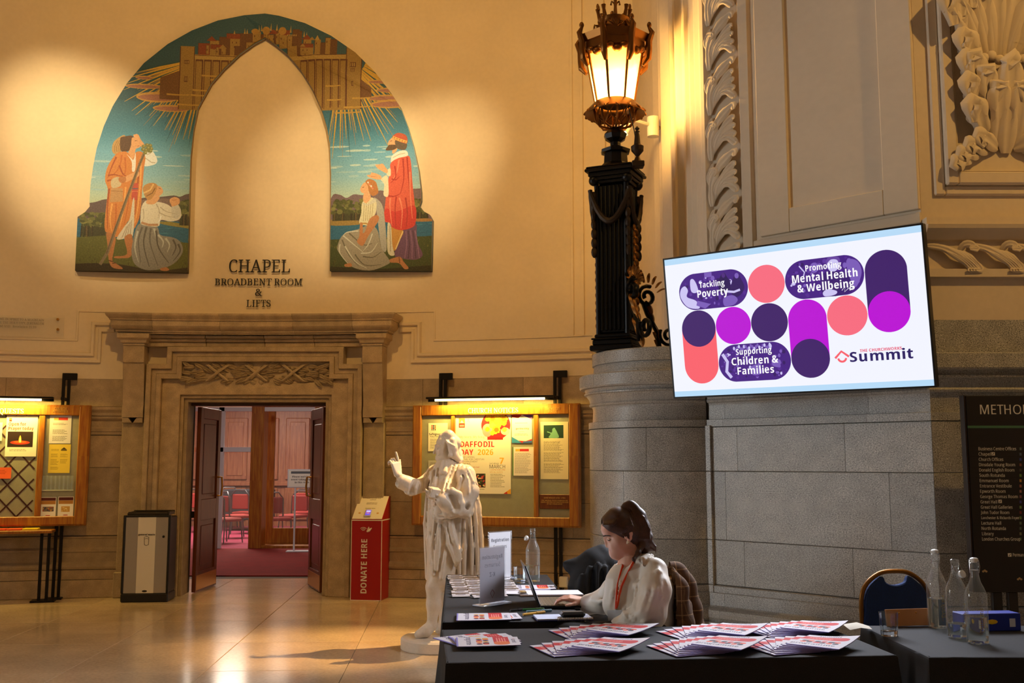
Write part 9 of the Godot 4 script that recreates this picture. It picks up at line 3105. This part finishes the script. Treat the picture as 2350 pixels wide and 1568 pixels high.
# energies of the lamps, tuned against the photograph
const E := {"day": 54.0, "wash": 25.5, "side": 12.0, "a": 62.0, "b": 42.0, "c": 48.0, "lantern": 5.0, "statue": 55.0, "inner": 40.0, "lobby": 4.0, "strip": 2.6, "screen": 20.0, "glow": 1.0}
const WARM := Color(1.0, 0.78, 0.43)
# spot lamps under the ceiling, above the frame: two wall washers and the mural's own spots
func build_ceiling_lamps() -> void:
	var enamel := mat("black_enamel", Color(0.05, 0.05, 0.05), 0.5)
	for q in [["wash", Vector3(-2.4, 9.0, -5.2), bend(Vector3(0.3, 5.9, 0)), 52.0, 1.0, "washing the curved wall"], ["side", Vector3(5.3, 7.0, -3.6), Vector3(3.9, 3.6, -7.2), 34.0, 1.0, "washing the wall above the directory"], ["a", Vector3(-7.0, 9.0, -7.5), bend(Vector3(-2.25, 5.4, 0)), 12.0, 1.0, "aimed at the shepherd"], ["b", Vector3(-0.2, 9.0, -6.5), bend(Vector3(0.85, 5.2, 0)), 10.0, 1.0, "aimed at the arch's inner edge"], ["c", Vector3(1.6, 9.0, -7.0), bend(Vector3(1.92, 5.1, 0)), 9.0, 1.0, "aimed at the king"]]:
		var t := thing("ceiling_spotlight", "black ceiling spotlight %s" % q[5], "spotlight", aim(q[1], q[2]), "spotlights under the ceiling")
		var turned := Transform3D(Basis(Vector3.RIGHT, -PI / 2), Vector3.ZERO)
		var g := G.new()
		g.lathe([Vector2(0.0, -0.2), Vector2(0.07, -0.2), Vector2(0.09, 0.02), Vector2(0.085, 0.02), Vector2(0.07, -0.06), Vector2(0, -0.065)], 16, turned)
		put("can", g.mesh(30), enamel, t)
		g = G.new()
		g.lathe([Vector2(0.0, -0.05), Vector2(0.06, -0.05), Vector2(0.06, -0.04), Vector2(0, -0.038)], 16, turned)
		put("spotlight_lens", g.mesh(30), glow("ceiling_lens_glow", WARM, 4.0), t)
		g = G.new()
		g.tube([Vector3(0, 0, 0.15), t.transform.affine_inverse() * Vector3(q[1].x, 9.5, q[1].z)], 0.015, 6)
		put("stem", g.mesh(40), enamel, t)
		spot("ceiling_spot_light", t.transform * Vector3(0, 0, -0.03), q[2], q[3], WARM if q[3] > 20 else Color(1.0, 0.88, 0.66), E[q[0]], 0.08, q[4])
# ------------------------------------------------------------------ lights that belong to the place
func area(called: String, at_: Vector3, to: Vector3, size: Vector2, c: Color, e: float) -> void:
	var l := AreaLight3D.new()
	l.name = called
	l.transform = aim(at_, to)
	l.area_size = size
	l.area_normalize_energy = true
	l.light_color = c
	l.light_energy = e
	l.shadow_enabled = true
	l.area_range = 40.0
	add_child(l)
func spot(called: String, at_: Vector3, to: Vector3, angle: float, c: Color, e: float, size := 0.05, soft := 0.6) -> void:
	var l := SpotLight3D.new()
	l.name = called
	l.transform = aim(at_, to)
	l.spot_angle = angle
	l.spot_angle_attenuation = soft
	l.spot_range = 40.0
	l.spot_attenuation = 2.0
	l.light_color = c
	l.light_energy = e
	l.light_size = size
	l.shadow_enabled = true
	add_child(l)
func omni(called: String, at_: Vector3, c: Color, e: float, size := 0.06) -> void:
	var l := OmniLight3D.new()
	l.name = called
	l.position = at_
	l.light_color = c
	l.light_energy = e
	l.light_size = size
	l.omni_range = 40.0
	l.omni_attenuation = 2.0
	l.shadow_enabled = true
	add_child(l)
func _ready() -> void:
	rng.seed = 20
	# --- camera
	var cam := Camera3D.new()
	cam.name = "camera"
	cam.position = Vector3(0, EYE, 0)
	cam.rotation.x = TILT
	cam.fov = rad_to_deg(2.0 * atan(784.0 / FOCAL))
	cam.near = 0.05
	cam.far = 200.0
	add_child(cam)
	cam.current = true
	# --- sky and exposure
	var env := Environment.new()
	env.background_mode = Environment.BG_SKY
	var sky := Sky.new()
	var sm := ProceduralSkyMaterial.new()
	sm.sky_top_color = Color(0.75, 0.82, 0.92)
	sm.sky_horizon_color = Color(0.92, 0.94, 0.96)
	sm.ground_bottom_color = Color(0.4, 0.38, 0.35)
	sm.ground_horizon_color = Color(0.6, 0.58, 0.55)
	sm.sky_energy_multiplier = 1.0
	sky.sky_material = sm
	env.sky = sky
	env.tonemap_mode = Environment.TONE_MAPPER_LINEAR
	env.tonemap_exposure = 1.0
	env.sdfgi_enabled = true
	env.ssao_enabled = true
	env.ssil_enabled = true
	var we := WorldEnvironment.new()
	we.name = "environment"
	we.environment = env
	add_child(we)
	# --- daylight through the glazed entrance on the left; everything else is lamplight
	area("entrance_daylight", Vector3(-13.1, 2.3, -6.75), Vector3(0, 2.3, -6.75), Vector2(1.4, 4.4), Color(0.91, 0.96, 1.0), E.day)
	# --- materials shared by the structure
	var pt := mottle(Color(0.86, 0.79, 0.68), 0.04, 0.03, 0.0, 2, 256)
	M.plaster = mat("plaster_paint", Color.WHITE, 0.75, 0.0, pt, 0.5)
	M.mortar = mat("mortar", Color(0.42, 0.39, 0.34), 0.9)
	for k in 3:
		var f: float = [1.0, 0.94, 1.05][k]
		M["stone%d" % k] = mat("buff_stone_%d" % k, Color.WHITE, 0.5, 0.0, mottle(Color(0.66, 0.575, 0.46) * f, 0.2, 0.12, 0.08, 31 + k), 0.9)
		M["pier%d" % k] = mat("shelly_limestone_%d" % k, Color.WHITE, 0.42, 0.0, mottle(Color(0.64, 0.63, 0.605) * f, 0.16, 0.34, 0.4, 51 + k), 1.15)
	M.brass = mat("brass", Color(0.8, 0.58, 0.25), 0.3, 0.9)
	build_ceiling_lamps()
	lay_paths()
	build_floor()
	build_wall_left()
	build_portal()
	build_right()
	build_upper_right()
	build_hall()
	build_mural()
	build_lettering()
	build_boards()
	build_bin()
	build_donation_box()
	build_screen()
	build_directory()
	build_statue()
	build_lantern()
	build_statue_spot()
	M.cloth = mat("black_cloth", Color.WHITE, 0.92, 0.0, mottle(Color(0.135, 0.135, 0.14), 0.1, 0.35, 0.2, 81, 256, 0.02), 5.0)
	draped_table(Vector2(0.657, -4.89), 0.089, 1.95, 0.86, "folding table under the front black cloth", "long black cloth on the front table with the programmes", 1)
	draped_table(Vector2(2.68, -4.93), 0.0, 1.8, 0.86, "folding table under the right-hand black cloth", "black cloth on the right-hand table with the bottles", 2)
	draped_table(Vector2(-0.05, -6.6), 0.055, 0.75, 2.24, "folding table under the side black cloth", "black cloth on the side table with the laptop", 3)
	build_programmes()
	build_badges()
	build_sign_holders()
	build_desk()
	build_chairs()
	build_person()
	build_inner_room()
